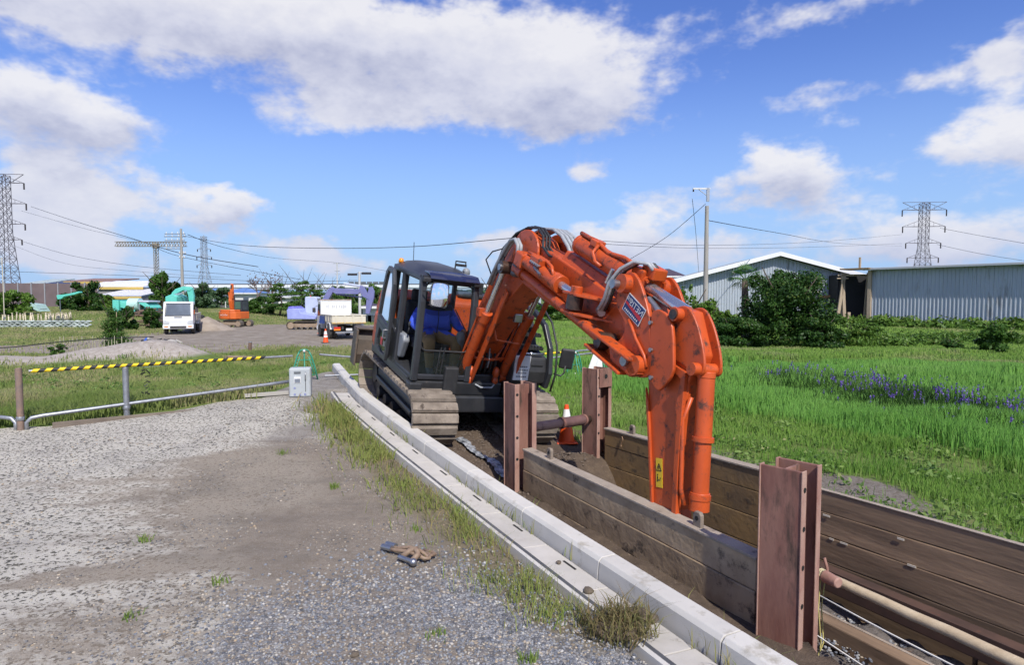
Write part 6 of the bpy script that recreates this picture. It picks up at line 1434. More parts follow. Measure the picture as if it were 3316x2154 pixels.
def gable_warehouse():
    # gable wall facing the camera; ridge at px 1805
    dpt = 60.0
    t = thing('gable_warehouse', 'grey ribbed-sheet warehouse with white gable fascia behind the bushes', 'warehouse', (25.42, dpt, 0), R(-5))
    k = 0.04
    xl, xr = (1560 - 1805) * k, (1958 - 1805) * k
    zr, zl, ze = (695 - 590) * k + 2.4, (695 - 652) * k + 2.4, (695 - 634) * k + 2.4
    zt = lambda x: zr + (zl - zr) * (x / xl) if x < 0 else zr + (ze - zr) * (x / xr)
    corrugated('wall_sheet', t, xl, xr, lambda x: -.2, lambda x: zt(x) - .1, 0, sheet, pitch=.25, depth=.06)
    MB().bb(xl + .3, xr - .3, .4, 14, -.2, 3.4).build('inner_block', dark_in, t)
    for (x0, x1, z0, z1) in ((xl - 1.6, 0, zl - .5, zr), (0, xr + 1.7, zr, ze - .4)):
        r = MB(); r.hexa([(x0, -.75, z0 + .08), (x1, -.75, z1 + .08), (x1, 15, z1 + .08), (x0, 15, z0 + .08)], [(x0, -.75, z0 + .2), (x1, -.75, z1 + .2), (x1, 15, z1 + .2), (x0, 15, z0 + .2)]); ro = r.build('roof', roof_grey, t)
        f = MB(); f.hexa([(x0, -.86, z0 - .12), (x1, -.86, z1 - .12), (x1, -.77, z1 - .12), (x0, -.77, z0 - .12)], [(x0, -.86, z0 + .28), (x1, -.86, z1 + .28), (x1, -.77, z1 + .28), (x0, -.77, z0 + .28)]); f.build('fascia_board', fascia_w, ro)
    # window, shelf boards, lamp
    wx = (1888 - 1805) * k
    MB().bb(wx - .5, wx + .5, -.14, -.06, 1.6, 3.0).build('window', car_glass, t); MB().bb(wx - .6, wx + .6, -.4, -.08, 3.02, 3.1).build('window_hood', raw_wood, t); MB().bb(wx - .03, wx + .03, -.16, -.08, 1.6, 3.0).build('window_bar', fascia_w, t)
    sx = (1925 - 1805) * k; MB().bb(sx - .9, sx + .9, -.5, -.1, 2.5, 2.75).build('wall_shelf', mat('orange_wood', (.42, .24, .1), .8, c2=(.3, .17, .08), scale=4), t)
    lx = (1700 - 1805) * k; MB().ball((lx, -.5, 4.9), .16, 10, 7).build('wall_lamp', sign_white, t, smooth=True); MB().tube([(lx, -.1, 5.5), (lx, -.5, 5.5), (lx, -.5, 5.0)], .03, 5).build('lamp_arm', fascia_w, t)
    # lean-to at the left end
    MB().hexa([(xl - 2.6, .2, 0), (xl, .2, 0), (xl, 8, 0), (xl - 2.6, 8, 0)], [(xl - 2.6, .2, zl - .85), (xl, .2, zl - .15), (xl, 8, zl - .15), (xl - 2.6, 8, zl - .85)]).build('lean_to', mat('dark_grey_wall', (.2, .22, .25), .7), t)  # lean-to in one plain dark grey
    # passage between the two warehouses
    t2 = thing('timber_porch', 'rough timber frame with dark opening between the two warehouses', 'porch', (30.86, 56.5, 0), R(-8))
    k2 = 0.04
    for x, tilt in ((-29 * k2, .12), (-22 * k2, -.06), (26 * k2, .05)):
        MB().box((x, -.2, 2.3), (.26, .2, 4.9), rot=(0, tilt, 0)).build('porch_post', raw_wood, t2, bevel=.02)
    MB().bb(-36 * k2, 34 * k2, -.3, -.1, 4.45, 4.62).build('porch_beam', raw_wood, t2, bevel=.02); MB().bb(-38 * k2, -14 * k2, -.34, -.14, 4.2, 4.3).build('porch_beam', raw_wood, t2, bevel=.02)
    MB().bb(-28 * k2, 40 * k2, .6, 5, -.2, 4.6).build('dark_opening', dark_in, t2)
    for x in (-24, -12): MB().bb(x * k2, (x + 6) * k2, -.15, -.05, 0, 1.7 if x < -20 else 1.2).build('leaning_board', raw_wood, t2)
gable_warehouse()
def house(name, label, px, py_e, py_r, d, w_px, roof_c, wall_c, py_b=700):
    k = d / 1450.0; x = (px - 1190) * k; ze = 2.4 + (695 - py_e) * k; zr = 2.4 + (695 - py_r) * k; w = w_px * k / 2
    t = thing(name, label, 'house', (x, d, 0))
    MB().bb(-w, w, 0, w * 1.6, -.5, ze).build('wall', wall_c, t)
    r = MB(); r.add([(-w * 1.15, -.6, ze), (w * 1.15, -.6, ze), (w * 1.15, w * 1.6 + .6, ze), (-w * 1.15, w * 1.6 + .6, ze), (-w * .12, w * .8, zr), (w * .12, w * .8, zr)], [(0, 1, 5, 4), (1, 2, 5), (2, 3, 4, 5), (3, 0, 4), (3, 2, 1, 0)]); r.build('roof', roof_c, t)
    MB().bb(-w * 1.15, w * 1.15, -.66, -.58, ze - .22, ze + .02).build('eave', sign_white, t)
    for s in (-.5, .4): MB().bb(w * s - .5, w * s + .5, -.06, -.02, ze - 2.0, ze - .9).build('window', car_glass, t)
    return t
wall_white = mat('white_render', (.66, .66, .65), .8, c2=(.58, .58, .57), scale=.6); wall_grey = mat('grey_render', (.45, .46, .48), .8, c2=(.38, .39, .41), scale=.6); tile_dark = mat('dark_violet_tiles', (.055, .04, .06), .6, c2=(.08, .06, .08), scale=4, bump=.4, bump_scale=20); roof_blue = mat('blue_sheet_roof', (.09, .18, .42), .5, c2=(.13, .24, .5), scale=.8)
house('tiled_house', 'white house with dark violet tiled roof behind the arm cylinder', 1556, 642, 624, 110, 66, tile_dark, wall_white)
for a in (('low_house', 'low white building with blue sheet roof left of the small digger', 492, 680, 670, 115, 60, roof_blue, wall_white), ('low_house', 'low white building with blue sheet roof right of the small digger boom', 556, 681, 669, 118, 84, roof_blue, wall_white),
          ('low_house', 'low grey-roofed building behind the bare trees', 618, 690, 678, 125, 120, roof_grey, wall_white), ('low_house', 'pale grey workshop far behind the pine trees', 715, 690, 682, 160, 130, roof_grey, wall_grey),
          ('low_house', 'small dark-roofed shed right of the dump truck', 860, 712, 704, 62, 34, tile_dark, wall_white)): house(*a)
def left_works():
    brown = mat('brown_barrier_sheet', (.13, .095, .10), .7, c2=(.17, .125, .13), scale=.5)
    t = thing('barrier_wall', 'tall dull brown sheet wall with grey posts at the far left', 'wall', (-95.05, 120, 0)); k = 0.08
    for i in range(8):
        a = -60 + i * 32; MB().bb(a * k, (a + 31) * k, 0, .2, 0, 5.45 - .02 * i).build('wall_panel', brown, t); MB().bb((a + 31) * k, (a + 33) * k, -.2, .1, 0, 5.53).build('wall_post', mat('post_grey', (.3, .3, .33), .6), t)
    k = 0.1
    for (nm, lab, x0, x1, y0, y1, c1, c2, d) in (('works_roof', 'long white factory roof behind the brown wall', 184, 335, 652, 668, (.72, .72, .76), (.6, .6, .66), 150), ('works_roof', 'rust-red factory roof left of the long white roof', 150, 262, 646, 656, (.26, .15, .12), (.2, .12, .1), 160),
              ('works_roof', 'dark blue factory roof above the brown wall', 95, 158, 651, 662, (.03, .05, .12), (.06, .07, .13), 155), ('works_roof', 'pale factory roof with green edge at the far left', 48, 100, 647, 662, (.4, .46, .46), (.3, .36, .36), 158),
              ('works_roof', 'blue and white striped roof below the long white roof', 222, 330, 673, 690, (.5, .56, .72), (.1, .15, .4), 140)):
        kk = d / 1450.0; xc = ((x0 + x1) / 2 - 1190) * kk; w = (x1 - x0) / 2 * kk; zt = 2.4 + (695 - y0) * kk; zb = 2.4 + (695 - y1) * kk
        t = thing(nm, lab, 'factory', (xc, d, 0), group='factory roofs')
        mA = mat('roof_' + lab[:12].replace(' ', '_'), c1, .6, c2=c2, scale=.7)
        r = MB(); r.hexa([(-w, 0, zb), (w, 0, zb), (w, 12, zt), (-w, 12, zt)], [(-w, 0, zb + .25), (w, 0, zb + .25), (w, 12, zt + .25), (-w, 12, zt + .25)]); ro = r.build('roof', mA, t)
        MB().bb(-w * .98, w * .98, .4, 11, 0, zb).build('wall', mat('factory_wall', (.2, .2, .22), .8, c2=(.3, .28, .26), scale=.4), t)
        MB().bb(-w, w, -.08, -.01, zb - .5, zb + .1).build('eave_band', mat('yellow_band', (.5, .36, .1), .7) if 'long white' in lab else fascia_w, ro)
        if 'striped' in lab:
            for q in range(14): MB().hexa([(-w + q * w / 7 + .2, -.03, zb + .27), (-w + q * w / 7 + .9, -.03, zb + .27), (-w + q * w / 7 + .9, 11.9, zt + .27), (-w + q * w / 7 + .2, 11.9, zt + .27)], [(-w + q * w / 7 + .2, -.03, zb + .33), (-w + q * w / 7 + .9, -.03, zb + .33), (-w + q * w / 7 + .9, 11.9, zt + .33), (-w + q * w / 7 + .2, 11.9, zt + .33)]).build('roof_rib', sign_white, ro)
left_works()
def viaduct():
    d = 230.0; k = 0.16
    t = thing('elevated_railway', 'long pale elevated railway crossing the background behind the trees', 'viaduct', (-79.21, d, 0))
    dk = mat('viaduct_concrete', (.40, .44, .52), .7, c2=(.33, .37, .45), scale=.1); wh = mat('viaduct_parapet', (.66, .68, .72), .6)
    z1, z2, z3 = 2.4 + 34 * k, 2.4 + 28 * k, 2.4 + 8 * k
    for i in range(24):
        a = -260 + i * 40; x0, x1 = a * k, (a + 40) * k
        MB().bb(x0, x1 - .1, 0, 9, z2 - 1.0 + .0, z2).build('deck_segment', dk, t); MB().bb(x0, x1 - .12, -.25, -.02, z2 - .3, z1 - .2).build('parapet', wh, t)
        MB().bb(x0 + 2, x0 + 3.6, 2.5, 6.5, -1, z2 - 1.0).build('pier', dk, t)
        MB().bb(x0, x1, -.02, .05, z1 - .2, z1 + .15).build('rail_line', mat('dark_rail', (.06, .06, .075), .6), t)
        if i >= 14: MB().bb(x0, x1, 8.5, 9, z3 - 1.4, z2 - 1.2).build('side_girder', mat('blue_girder', (.22, .3, .42), .6), t)
    for i in range(7): MB().bb((120 + i * 14) * k, (120 + i * 14 + 12) * k, -.3, -.26, z1 - .2, z1 + .9).build('noise_panel', mat('noise_panel', (.1, .11, .13), .6), t)
viaduct()
def mesh_fence():
    t = thing('mesh_fence', 'grey mesh fence with white posts behind the soil heap', 'fence', (-49.08, 95, .1)); k = 0.07
    for i in range(9): MB().bb(i * 19.5 * k, i * 19.5 * k + .12, -.06, .06, 0, 1.9).build('post', sign_white, t)
    fm = glass_mat('mesh_sheet', (.75, .75, .75), 0.0, .5, (.2, .21, .22))
    for i in range(8): MB().bb(i * 19.5 * k + .14, (i + 1) * 19.5 * k - .02, -.02, .02, .1, 1.35).build('mesh_panel', fm, t)
    v = thing('white_van', 'white van parked behind the mesh fence', 'van', (-50.49, 100, .05), R(12))
    b = MB().prism([(-1.2, .3), (1.2, .3), (1.22, 1.0), (.95, 1.1), (.62, 1.75), (-1.15, 1.78), (-1.22, 1.0)], -.8, .8).build('body', white_p, v, bevel=.06)
    MB().prism([(.0, 1.15), (.85, 1.15), (.58, 1.62), (.0, 1.62)], -.812, -.806).build('side_window', car_glass, v); MB().prism([(-1.0, 1.15), (-.1, 1.15), (-.1, 1.62), (-1.0, 1.62)], -.812, -.806).build('side_window', car_glass, v)
    for x in (-.75, .78):
        for y in (-.7, .7): wheel(v, x, y, .28, .16)
mesh_fence()

# ------------------------------------------------------------------ masts, pylons, poles and wires
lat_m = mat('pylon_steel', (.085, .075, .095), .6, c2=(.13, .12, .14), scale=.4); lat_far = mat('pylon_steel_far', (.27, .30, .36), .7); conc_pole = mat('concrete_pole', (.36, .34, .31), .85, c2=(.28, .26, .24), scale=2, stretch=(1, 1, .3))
insul = mat('insulator', (.03, .022, .022), .5)
def pylon(label, px, d, py_top, py_bot, w_top, w_bot, arms, thick, matl, rz=0.0, head=True):
    k = d / 1450.0; H_ = (py_bot - py_top) * k; z0 = 2.4 + (695 - py_bot) * k
    t = thing('power_pylon', label, 'pylon', ((px - 1190) * k, d, z0), rz, 'power pylons')
    wt, wb = w_top * k / 2, w_bot * k / 2; hw = lambda z: wb + (wt - wb) * min(1, z / (H_ * .55)) if z < H_ * .55 else wt
    legs = [(-1, -1), (1, -1), (1, 1), (-1, 1)]; r = thick * k
    for sx, sy in legs:
        MB().tube([(sx * hw(z), sy * hw(z), z) for z in (0, H_ * .28, H_ * .55, H_ * .98)], r, 5).build('leg', matl, t)
    n = 15; br = MB()
    zs = [H_ * .98 * (1 - (1 - i / n) ** 1.15) for i in range(n + 1)]
    for a, b in zip(zs[:-1], zs[1:]):
        for i in range(4):
            s0, s1 = legs[i], legs[(i + 1) % 4]
            br.tube([(s0[0] * hw(a), s0[1] * hw(a), a), (s1[0] * hw(b), s1[1] * hw(b), b)], r * .6, 4); br.tube([(s1[0] * hw(a), s1[1] * hw(a), a), (s0[0] * hw(b), s0[1] * hw(b), b)], r * .6, 4); br.tube([(s0[0] * hw(b), s0[1] * hw(b), b), (s1[0] * hw(b), s1[1] * hw(b), b)], r * .5, 4)
    br.build('lattice', matl, t)
    for (py, hwid) in arms:
        z = (py_bot - py) * k; w = hwid * k
        for s in (-1, 1):
            a = MB(); x0 = s * wt
            a.tube([(x0, -wt * .7, z), (s * w, 0, z - .0)], r * .8, 4); a.tube([(x0, wt * .7, z), (s * w, 0, z)], r * .8, 4); a.tube([(x0, 0, z + (w - wt) * .38), (s * w, 0, z)], r * .8, 4)
            for q in (.35, .7): xx = x0 + (s * w - x0) * q; a.tube([(xx, 0, z + (w - wt) * .38 * (1 - q)), (xx, 0, z)], r * .5, 4)
            ao = a.build('cross_arm', matl, t)
            MB().cyl((s * w, 0, z), (s * w, 0, z - .22 * w - .6), r * 2.0, n=8).build('insulator', insul, ao)
    if head:
        hb = MB(); z = H_ * .99; w = arms[0][1] * k
        hb.tube([(-w, 0, z), (w, 0, z)], r, 4)
        for s in (-1, 1): hb.tube([(s * w, 0, z), (s * wt, 0, z - 2.6 * wt)], r, 4); hb.tube([(s * wt * .5, 0, z - 2.4 * wt), (0, 0, z)], r * .7, 4)
        hb.build('head_frame', matl, t)
    else: MB().tube([(0, 0, H_ * .9), (0, 0, H_)], r * 2, 5).build('peak', matl, t)
    return t
pylon('large dark lattice pylon cut by the left edge of the picture', 22, 165, 405, 715, 18, 42, ((428, 42), (475, 45), (522, 41), (558, 33)), .8, lat_m, R(8))
pylon('dark lattice pylon rising behind the long warehouse on the right', 2140, 210, 470, 700, 16, 42, ((490, 48), (528, 46), (566, 38), (600, 34)), .65, lat_m, R(-6))
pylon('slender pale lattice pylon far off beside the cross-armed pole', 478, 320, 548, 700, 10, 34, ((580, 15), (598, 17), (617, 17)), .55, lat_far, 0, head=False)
def gantry():
    d = 88.0; k = 0.06
    t = thing('lattice_gantry', 'T-shaped yellowish lattice gantry beside the cross-armed pole', 'gantry', (-49.95, d, .3)); gm = mat('gantry_steel', (.16, .14, .11), .7, c2=(.26, .23, .18), scale=1)
    z1 = 2.4 + (695 - 577) * k
    m = MB()
    for sx in (-1, 1):
        for sy in (-1, 1): m.tube([(sx * .22, sy * .22, 0), (sx * .22, sy * .22, z1)], .04, 5)
    n = 22
    for i in range(n):
        a, b = z1 * i / n, z1 * (i + 1) / n; m.tube([(-.22, -.22, a), (.22, -.22, b)], .04, 4); m.tube([(.22, -.22, a), (-.22, -.22, b)], .04, 4); m.tube([(.22, -.22, a), (.22, .22, b)], .04, 4)
    m.build('mast', gm, t)
    b = MB(); xl, xr = (272 - 366) * k, (438 - 366) * k
    for z in (z1, z1 + .62):
        for y in (-.2, .2): b.tube([(xl, y, z), (xr, y, z)], .045, 5)
    n = 26
    for i in range(n): x0, x1 = xl + (xr - xl) * i / n, xl + (xr - xl) * (i + 1) / n; b.tube([(x0, -.2, z1), (x1, -.2, z1 + .62)], .04, 4); b.tube([(x1, -.2, z1), (x1, -.2, z1 + .62)], .04, 4)
    b.build('truss_beam', gm, t); MB().box((0, 0, z1 + .1), (.7, .6, .7)).build('joint_box', gm, t)
gantry()
def utility_pole(label, px, d, py_top, py_bot, r0, r1, arms, m_=conc_pole, name='utility_pole', rz=0.0):
    k = d / 1450.0; z0 = 2.4 + (695 - py_bot) * k; H_ = (py_bot - py_top) * k
    t = thing(name, label, 'pole', ((px - 1190) * k, d, z0), rz, 'utility poles')
    MB().cyl((0, 0, 0), (0, 0, H_), r0, r1, n=14).build('pole_shaft', m_, t, autos=40)
    for (py, xl, xr) in arms:
        z = (py_bot - py) * k; MB().bb(xl * k, xr * k, -.05, .05, z - .05, z + .05).build('cross_arm', galv, t)
        for q in range(4):
            x = (xl + (xr - xl) * (q + .3) / 3.6) * k; MB().cyl((x, 0, z + .05), (x, 0, z + .28), .06, .04, n=8).build('insulator', sign_white, t)
    return t
utility_pole('grey utility pole with stacked cross-arms left of the far pylon', 426, 78, 533, 700, .2, .13, ((545, -38, 10), (551, -39, 12), (560, -38, 8), (574, -38, 6), (579, -38, 2), (590, -6, 10), (600, -6, 8)))
utility_pole('thin pale pole with small cross-arms above the dump truck', 785, 170, 611, 700, .22, .16, ((613, -10, 8), (630, -6, 7), (638, -5, 7)), mat('pale_pole', (.5, .5, .5), .7))
lp = utility_pole('white lamp pole behind the dump truck with two dark floodlights', 836.5, 58, 632, 745, .14, .1, (), mat('pale_pole', (.5, .5, .5), .7))
for s, dz in ((-1, 3.32), (1, 3.42)):
    k = 58 / 1450.0
    MB().bb(s * 16 * k - .42, s * 16 * k + .42, -.15, .15, dz + .95 - .1, dz + .95 + .1).build('floodlight', mat('floodlight_black', (.03, .03, .035), .5), lp); MB().tube([(0, 0, dz + 1.1), (s * 14 * k, 0, dz + .97)], .025, 5).build('lamp_arm', galv, lp)
rp = utility_pole('concrete utility pole with a thin frame on top beside the gable warehouse', 1639, 41, 481, 720, .17, .12, ())
k = 0.03
MB().bb(-.04, .14, -.06, .06, (720 - 485) * k, (720 - 456) * k).build('top_extension', galv, rp); MB().bb(-31 * k, 6 * k, -.05, .05, (720 - 459) * k, (720 - 456) * k).build('top_arm', sign_white, rp)
MB().tube([(-20 * k, 0, (720 - 458) * k), (.05, 0, (720 - 474) * k)], .025, 5).build('arm_brace', galv, rp); MB().cyl((-30 * k, 0, (720 - 464) * k), (-30 * k, 0, (720 - 458) * k), .05, n=8).build('insulator', insul, rp)
wire_m = mat('wire', (.03, .03, .04), .6)
def wire(label, pts, r):
    """hanging wire through the listed points (x, y, z), sag between them already in the list"""
    o = Vector(pts[0]); P = []
    for i in range(len(pts) - 1):
        p0 = Vector(pts[max(0, i - 1)]); p1 = Vector(pts[i]); p2 = Vector(pts[i + 1]); p3 = Vector(pts[min(len(pts) - 1, i + 2)])
        for q in range(8):
            s = q / 8; P.append(.5 * ((2 * p1) + (p2 - p0) * s + (2 * p0 - 5 * p1 + 4 * p2 - p3) * s * s + (3 * p1 - p0 - 3 * p2 + p3) * s ** 3))
    P.append(Vector(pts[-1]))
    w = MB().tube([p - o for p in P], r, 4).build('power_line', wire_m, None); w.location = o; tag(w, label, 'wire', 'overhead wires')
wire('dark overhead wire from the left pylon down to the cross-armed pole', [(-122.22, 160, 25.87), (-89.83, 130, 18.3), (-60.97, 100, 12.18), (-40.88, 78, 8.01), (-31.6, 78, 6.41)], .06)
wire('faint wire below it from the left pylon past the gantry', [(-124.67, 160, 24.79), (-88.1, 130, 16.88), (-58.93, 100, 11.5), (-41.94, 80, 7.72), (-30.32, 90, 5.18)], .035)
wire('lower wire from the left pylon sagging to the far pole', [(-124.45, 160, 16.96), (-97.98, 140, 11.99), (-70.87, 120, 8.57), (-51.96, 120, 6.93)], .045)
wire('lowest wire from the left pylon', [(-127.23, 160, 16.09), (-99.96, 140, 10.37), (-70.9, 120, 7.59), (-55.27, 120, 6.52)], .03)
wire('long straight wire low across the left background', [(-83.13, 100, 6.86), (-68.03, 100, 6.38), (-52.93, 100, 5.83), (-37.82, 100, 5.15), (-24.75, 100, 5.35)], .04)
wire('long sagging wire from the cross-armed pole past the excavator cab', [(-40.82, 78, 10.24), (-30.23, 70, 8.39), (-18.28, 62, 7.41), (-8.67, 55, 6.99), (-0.99, 48, 6.96), (1.58, 46, 7.02)], .032)
wire('thin wire from the cross-armed pole to the pale pole', [(-40.28, 78, 10.4), (-45.94, 100, 10.62), (-52.84, 140, 11.51), (-46.71, 168, 12.07), (-31.88, 160, 9.53)], .04)
wire('upper wire crossing behind the boom to the right pylon', [(5.76, 60, 8.11), (30.85, 100, 10.96), (72.98, 150, 16.05), (127.2, 205, 23.43)], .035)
wire('lower wire crossing behind the boom towards the right', [(5.76, 60, 7.82), (30.85, 100, 10.48), (73.02, 150, 14.83), (127.3, 205, 20.5)], .035)
wire('wire rising from the boom to the top of the concrete pole', [(8.52, 46, 5.24), (10.73, 43.5, 6.71), (12.6, 41, 8.58)], .017)
wire('stay wire hanging from the pole frame to the warehouse roof', [(11.73, 41, 8.91), (13.16, 45, 7.17), (16.7, 56, 4.82)], .02)
wire('wire sagging from the concrete pole to the warehouse on the right', [(12.76, 41, 7.52), (25.06, 60, 8.76), (63.33, 120, 12.99), (127.33, 205, 19.66)], .03)
wire('right pylon wire leaving the picture at the right edge', [(143.02, 210, 26.08), (141.85, 190, 21.5), (143.35, 170, 16.71)], .06)
wire('lower right pylon wire leaving the picture at the right edge', [(142.21, 210, 20.65), (142.07, 190, 16.07), (143.56, 170, 12.07)], .06)
t = thing('thin_mast', 'thin pale mast standing among the stakes at the left edge', 'mast', (-43.14, 53, 0.68)); MB().tube([(0, 0, 0), (.02, 0, 3.0), (.0, 0, 5.2)], .035, 6).build('mast_pole', mat('beige_mast', (.55, .5, .4), .6), t); MB().bb(-.06, .06, -.06, .06, 0, .2).build('mast_foot', galv, t)

# ------------------------------------------------------------------ yard clutter at the left
def clutter():
    hp = MB(); n, m = 22, 8; vs = []
    for j in range(m + 1):
        for i in range(n):
            a = 6.283 * i / n; q = j / m; rr = 1.75 * q * (1 + .22 * mnoise.noise(Vector((math.cos(a) * 1.5, math.sin(a) * 1.5, 2)))); z = 1.1 * (1 - q) ** 1.1 * (1 + .2 * mnoise.noise(Vector((rr * math.cos(a), rr * math.sin(a), 5)))) - .06 + .12 * mnoise.noise(Vector((rr * math.cos(a) * 3, rr * math.sin(a) * 3, 1)))
            vs.append((rr * math.cos(a) * 1.15, rr * math.sin(a), z))
    hp.add(vs, [(j * n + i, j * n + (i + 1) % n, (j + 1) * n + (i + 1) % n, (j + 1) * n + i) for j in range(m) for i in range(n)])
    t = thing('soil_heap', 'heap of grey-brown soil between the white truck and the small orange digger', 'soil heap', (-22.95, 47, .05)); hp.build('heap_surface', mat('heap_soil', (.24, .195, .15), .95, c2=(.34, .285, .23), scale=1.6, mix=.7, dirt=(.15, .115, .085), dirt_amt=.3, bump=.8, bump_scale=9), t, smooth=True)
    stake_m = mat('cream_stake', (.60, .53, .40), .8, c2=(.45, .38, .27), scale=4, rnd=.15)
    st = MB(); st.cyl((0, 0, -.1), (0, 0, .92), .05, .045, n=8); st.cyl((0, 0, .92), (0, 0, .99), .075, .05, n=8); me = st.mesh('wooden_stake', True); me.materials.append(stake_m)
    xs = [4, 12, 20, 29, 37, 46, 55, 60, 68, 73, 80, 87, 96, 103, 107, 112] + [116 + 2.9 * i for i in range(18)]
    for i, px in enumerate(xs):
        d = 53.5 + .03 * max(0, px - 100) * 3; o = bpy.data.objects.new('wooden_stake', me); col.objects.link(o)
        x = (px - 1190) * d / 1450; o.location = (x, d, gz(x, d) + .12); o.scale = (1, 1, random.uniform(.85, 1.12) * (1.0 if px < 130 else 1 - (px - 130) / 110)); o.rotation_euler = (random.uniform(-.08, .08), random.uniform(-.12, .12) - (.25 if px > 145 else 0), 0)
        tag(o, 'cream wooden stake in the row behind the sandbag wall', 'stake', 'row of cream stakes')
    bag_m = mat('pale_sandbag', (.40, .44, .43), .9, c2=(.3, .35, .33), scale=4, rnd=.3, dirt=(.14, .19, .12), dirt_amt=.2)
    bm_ = MB(); bm_.ball((0, 0, 0), (.27, .17, .085), 10, 6); bme = bm_.mesh('sandbag', True); bme.materials.append(bag_m)
    t = thing('sandbag_wall', 'long low wall of pale sandbags in front of the cream stakes', 'sandbag wall', (-38.29, 51, gz(-38.29, 51)))
    for row in range(4):
        for i in range(17):
            o = bpy.data.objects.new('sandbag', bme); col.objects.link(o); o.parent = t
            o.location = (-3.9 + i * .46 + (row % 2) * .22, random.uniform(-.05, .05), .08 + row * .145); o.rotation_euler = (random.uniform(-.1, .1), random.uniform(-.12, .12), random.uniform(-.25, .25)); o.scale = (random.uniform(.85, 1.1),) * 3
    t = thing('brush_pile', 'pile of dark logs and brush under the teal machine', 'log pile', (-30.62, 52, gz(-30.62, 52)))
    lm = mat('dark_log', (.10, .06, .045), .9, c2=(.2, .14, .1), scale=4)
    for k in range(16):
        a = Vector((random.uniform(-1.1, .3), random.uniform(-.4, .4), .15 + k * .085)); b = a + Vector((random.uniform(.7, 1.6), random.uniform(-.2, .2), random.uniform(-.2, .2))); MB().cyl(a, b, random.uniform(.04, .09), n=7).build('log', lm, t)
    for x in (-1.0, .15, .35): MB().cyl((x, 0, 0), (x + .05, 0, 1.7), .07, n=7).build('log', lm, t)
    # low rope fence with short pickets
    t = thing('rope_fence', 'low fence of short pickets with a sagging dark rope beyond the gravel bank', 'rope fence', (-19.5, 27.0, .05))
    pm = mat('short_picket', (.30, .28, .2), .9, c2=(.4, .38, .26), scale=3)
    for k in range(26): MB().cyl((-.3 + k * .16, .05 * math.sin(k), 0), (-.3 + k * .16 + random.uniform(-.04, .04), .05 * math.sin(k), random.uniform(.5, .75)), .018, n=6).build('picket', pm, t)
    MB().tube([(-4.5, -1.4, .35), (-3, -1.2, .25), (-1.5, -.8, .32), (0, -.4, .5), (1.5, 0, .62), (2.8, 0, .68), (3.9, .1, .7)], .022, 6).build('rope', decal_black, t, smooth=True)
    t = thing('junk_heap', 'low heap of blue tarpaulin, boards and stones beyond the gravel bank', 'junk heap', (-14.93, 26.5, .34))
    for k in range(14):
        c = random.choice([mat('tarp_blue2', (.03, .10, .42), .5), decal_black, mat('grey_stone', (.36, .34, .31), .9), mat('grey_timber2', (.26, .22, .17), .9), decal_black])
        MB().box((random.uniform(-.95, .8), random.uniform(-.3, .3), random.uniform(.05, .35)), (random.uniform(.1, .45), random.uniform(.1, .25), random.uniform(.05, .14)), rot=(random.uniform(-.6, .6), random.uniform(-.6, .6), random.uniform(0, 3))).build('scrap', c, t, bevel=.02)
    MB().ball((.55, -.25, .2), (.26, .2, .16), 10, 7).build('boulder', mat('grey_stone', (.36, .34, .31), .9), t, smooth=True)
    t = thing('short_post', 'short rusty post stump standing at the edge of the dirt yard', 'post', (-11.6, 27.5, 0.29)); t.location.z = gz(t.location.x, t.location.y)
    MB().cyl((0, 0, -.1), (.03, 0, .42), .075, n=12).build('stump', mat('rusty_stump', (.22, .13, .09), .8, c2=(.12, .08, .06), scale=5), t); MB().cyl((.03, 0, .42), (.03, 0, .45), .08, n=12).build('stump_cap', galv, t)
    t = thing('ground_board', 'old brown board lying in the grass beyond the striped bar', 'board', (-9.73, 22.5, 0.36), R(-18)); t.location.z = gz(t.location.x, t.location.y) + .14
    MB().bb(-.75, .6, -.1, .1, -.04, .06).build('board_body', mat('brown_board', (.24, .16, .12), .85, c2=(.33, .24, .18), scale=3), t, bevel=.01)
clutter()
# ------------------------------------------------------------------ vegetation
g_field = leaf_mat('grass_field', (.11, .25, .03), (.27, .43, .085), .6, .5, (.42, .40, .2), up=.6)
g_tall = leaf_mat('grass_tall', (.13, .33, .05), (.25, .48, .10), .6, .5, (.35, .40, .15), up=.6)
g_verge = leaf_mat('grass_verge', (.14, .22, .045), (.32, .38, .12), .6, .5, (.46, .40, .22), up=.6)
g_weed = leaf_mat('grass_weed', (.13, .22, .035), (.27, .33, .085), .6, .4, (.40, .29, .14), up=.6)
leaf_dark = leaf_mat('leaf_dark', (.012, .042, .008), (.045, .105, .016), .5, .2, (.12, .16, .03))
leaf_mid = leaf_mat('leaf_mid', (.03, .085, .013), (.09, .18, .03), .5, .3, (.16, .2, .05))
leaf_lite = leaf_mat('leaf_lite', (.05, .12, .015), (.14, .24, .04), .5, .3, (.2, .24, .06))
leaf_pine = leaf_mat('leaf_pine', (.025, .075, .014), (.10, .19, .03), .6, .2, (.14, .2, .05))
leaf_blue = leaf_mat('leaf_bluegreen', (.03, .075, .03), (.09, .15, .07), .6, .2, (.12, .18, .1))
bark = mat('bark', (.06, .045, .035), .9, c2=(.12, .09, .07), scale=4, stretch=(3, 3, .5), bump=.4)
twig_m = mat('bare_twig', (.12, .075, .065), .9, c2=(.2, .13, .11), scale=2)

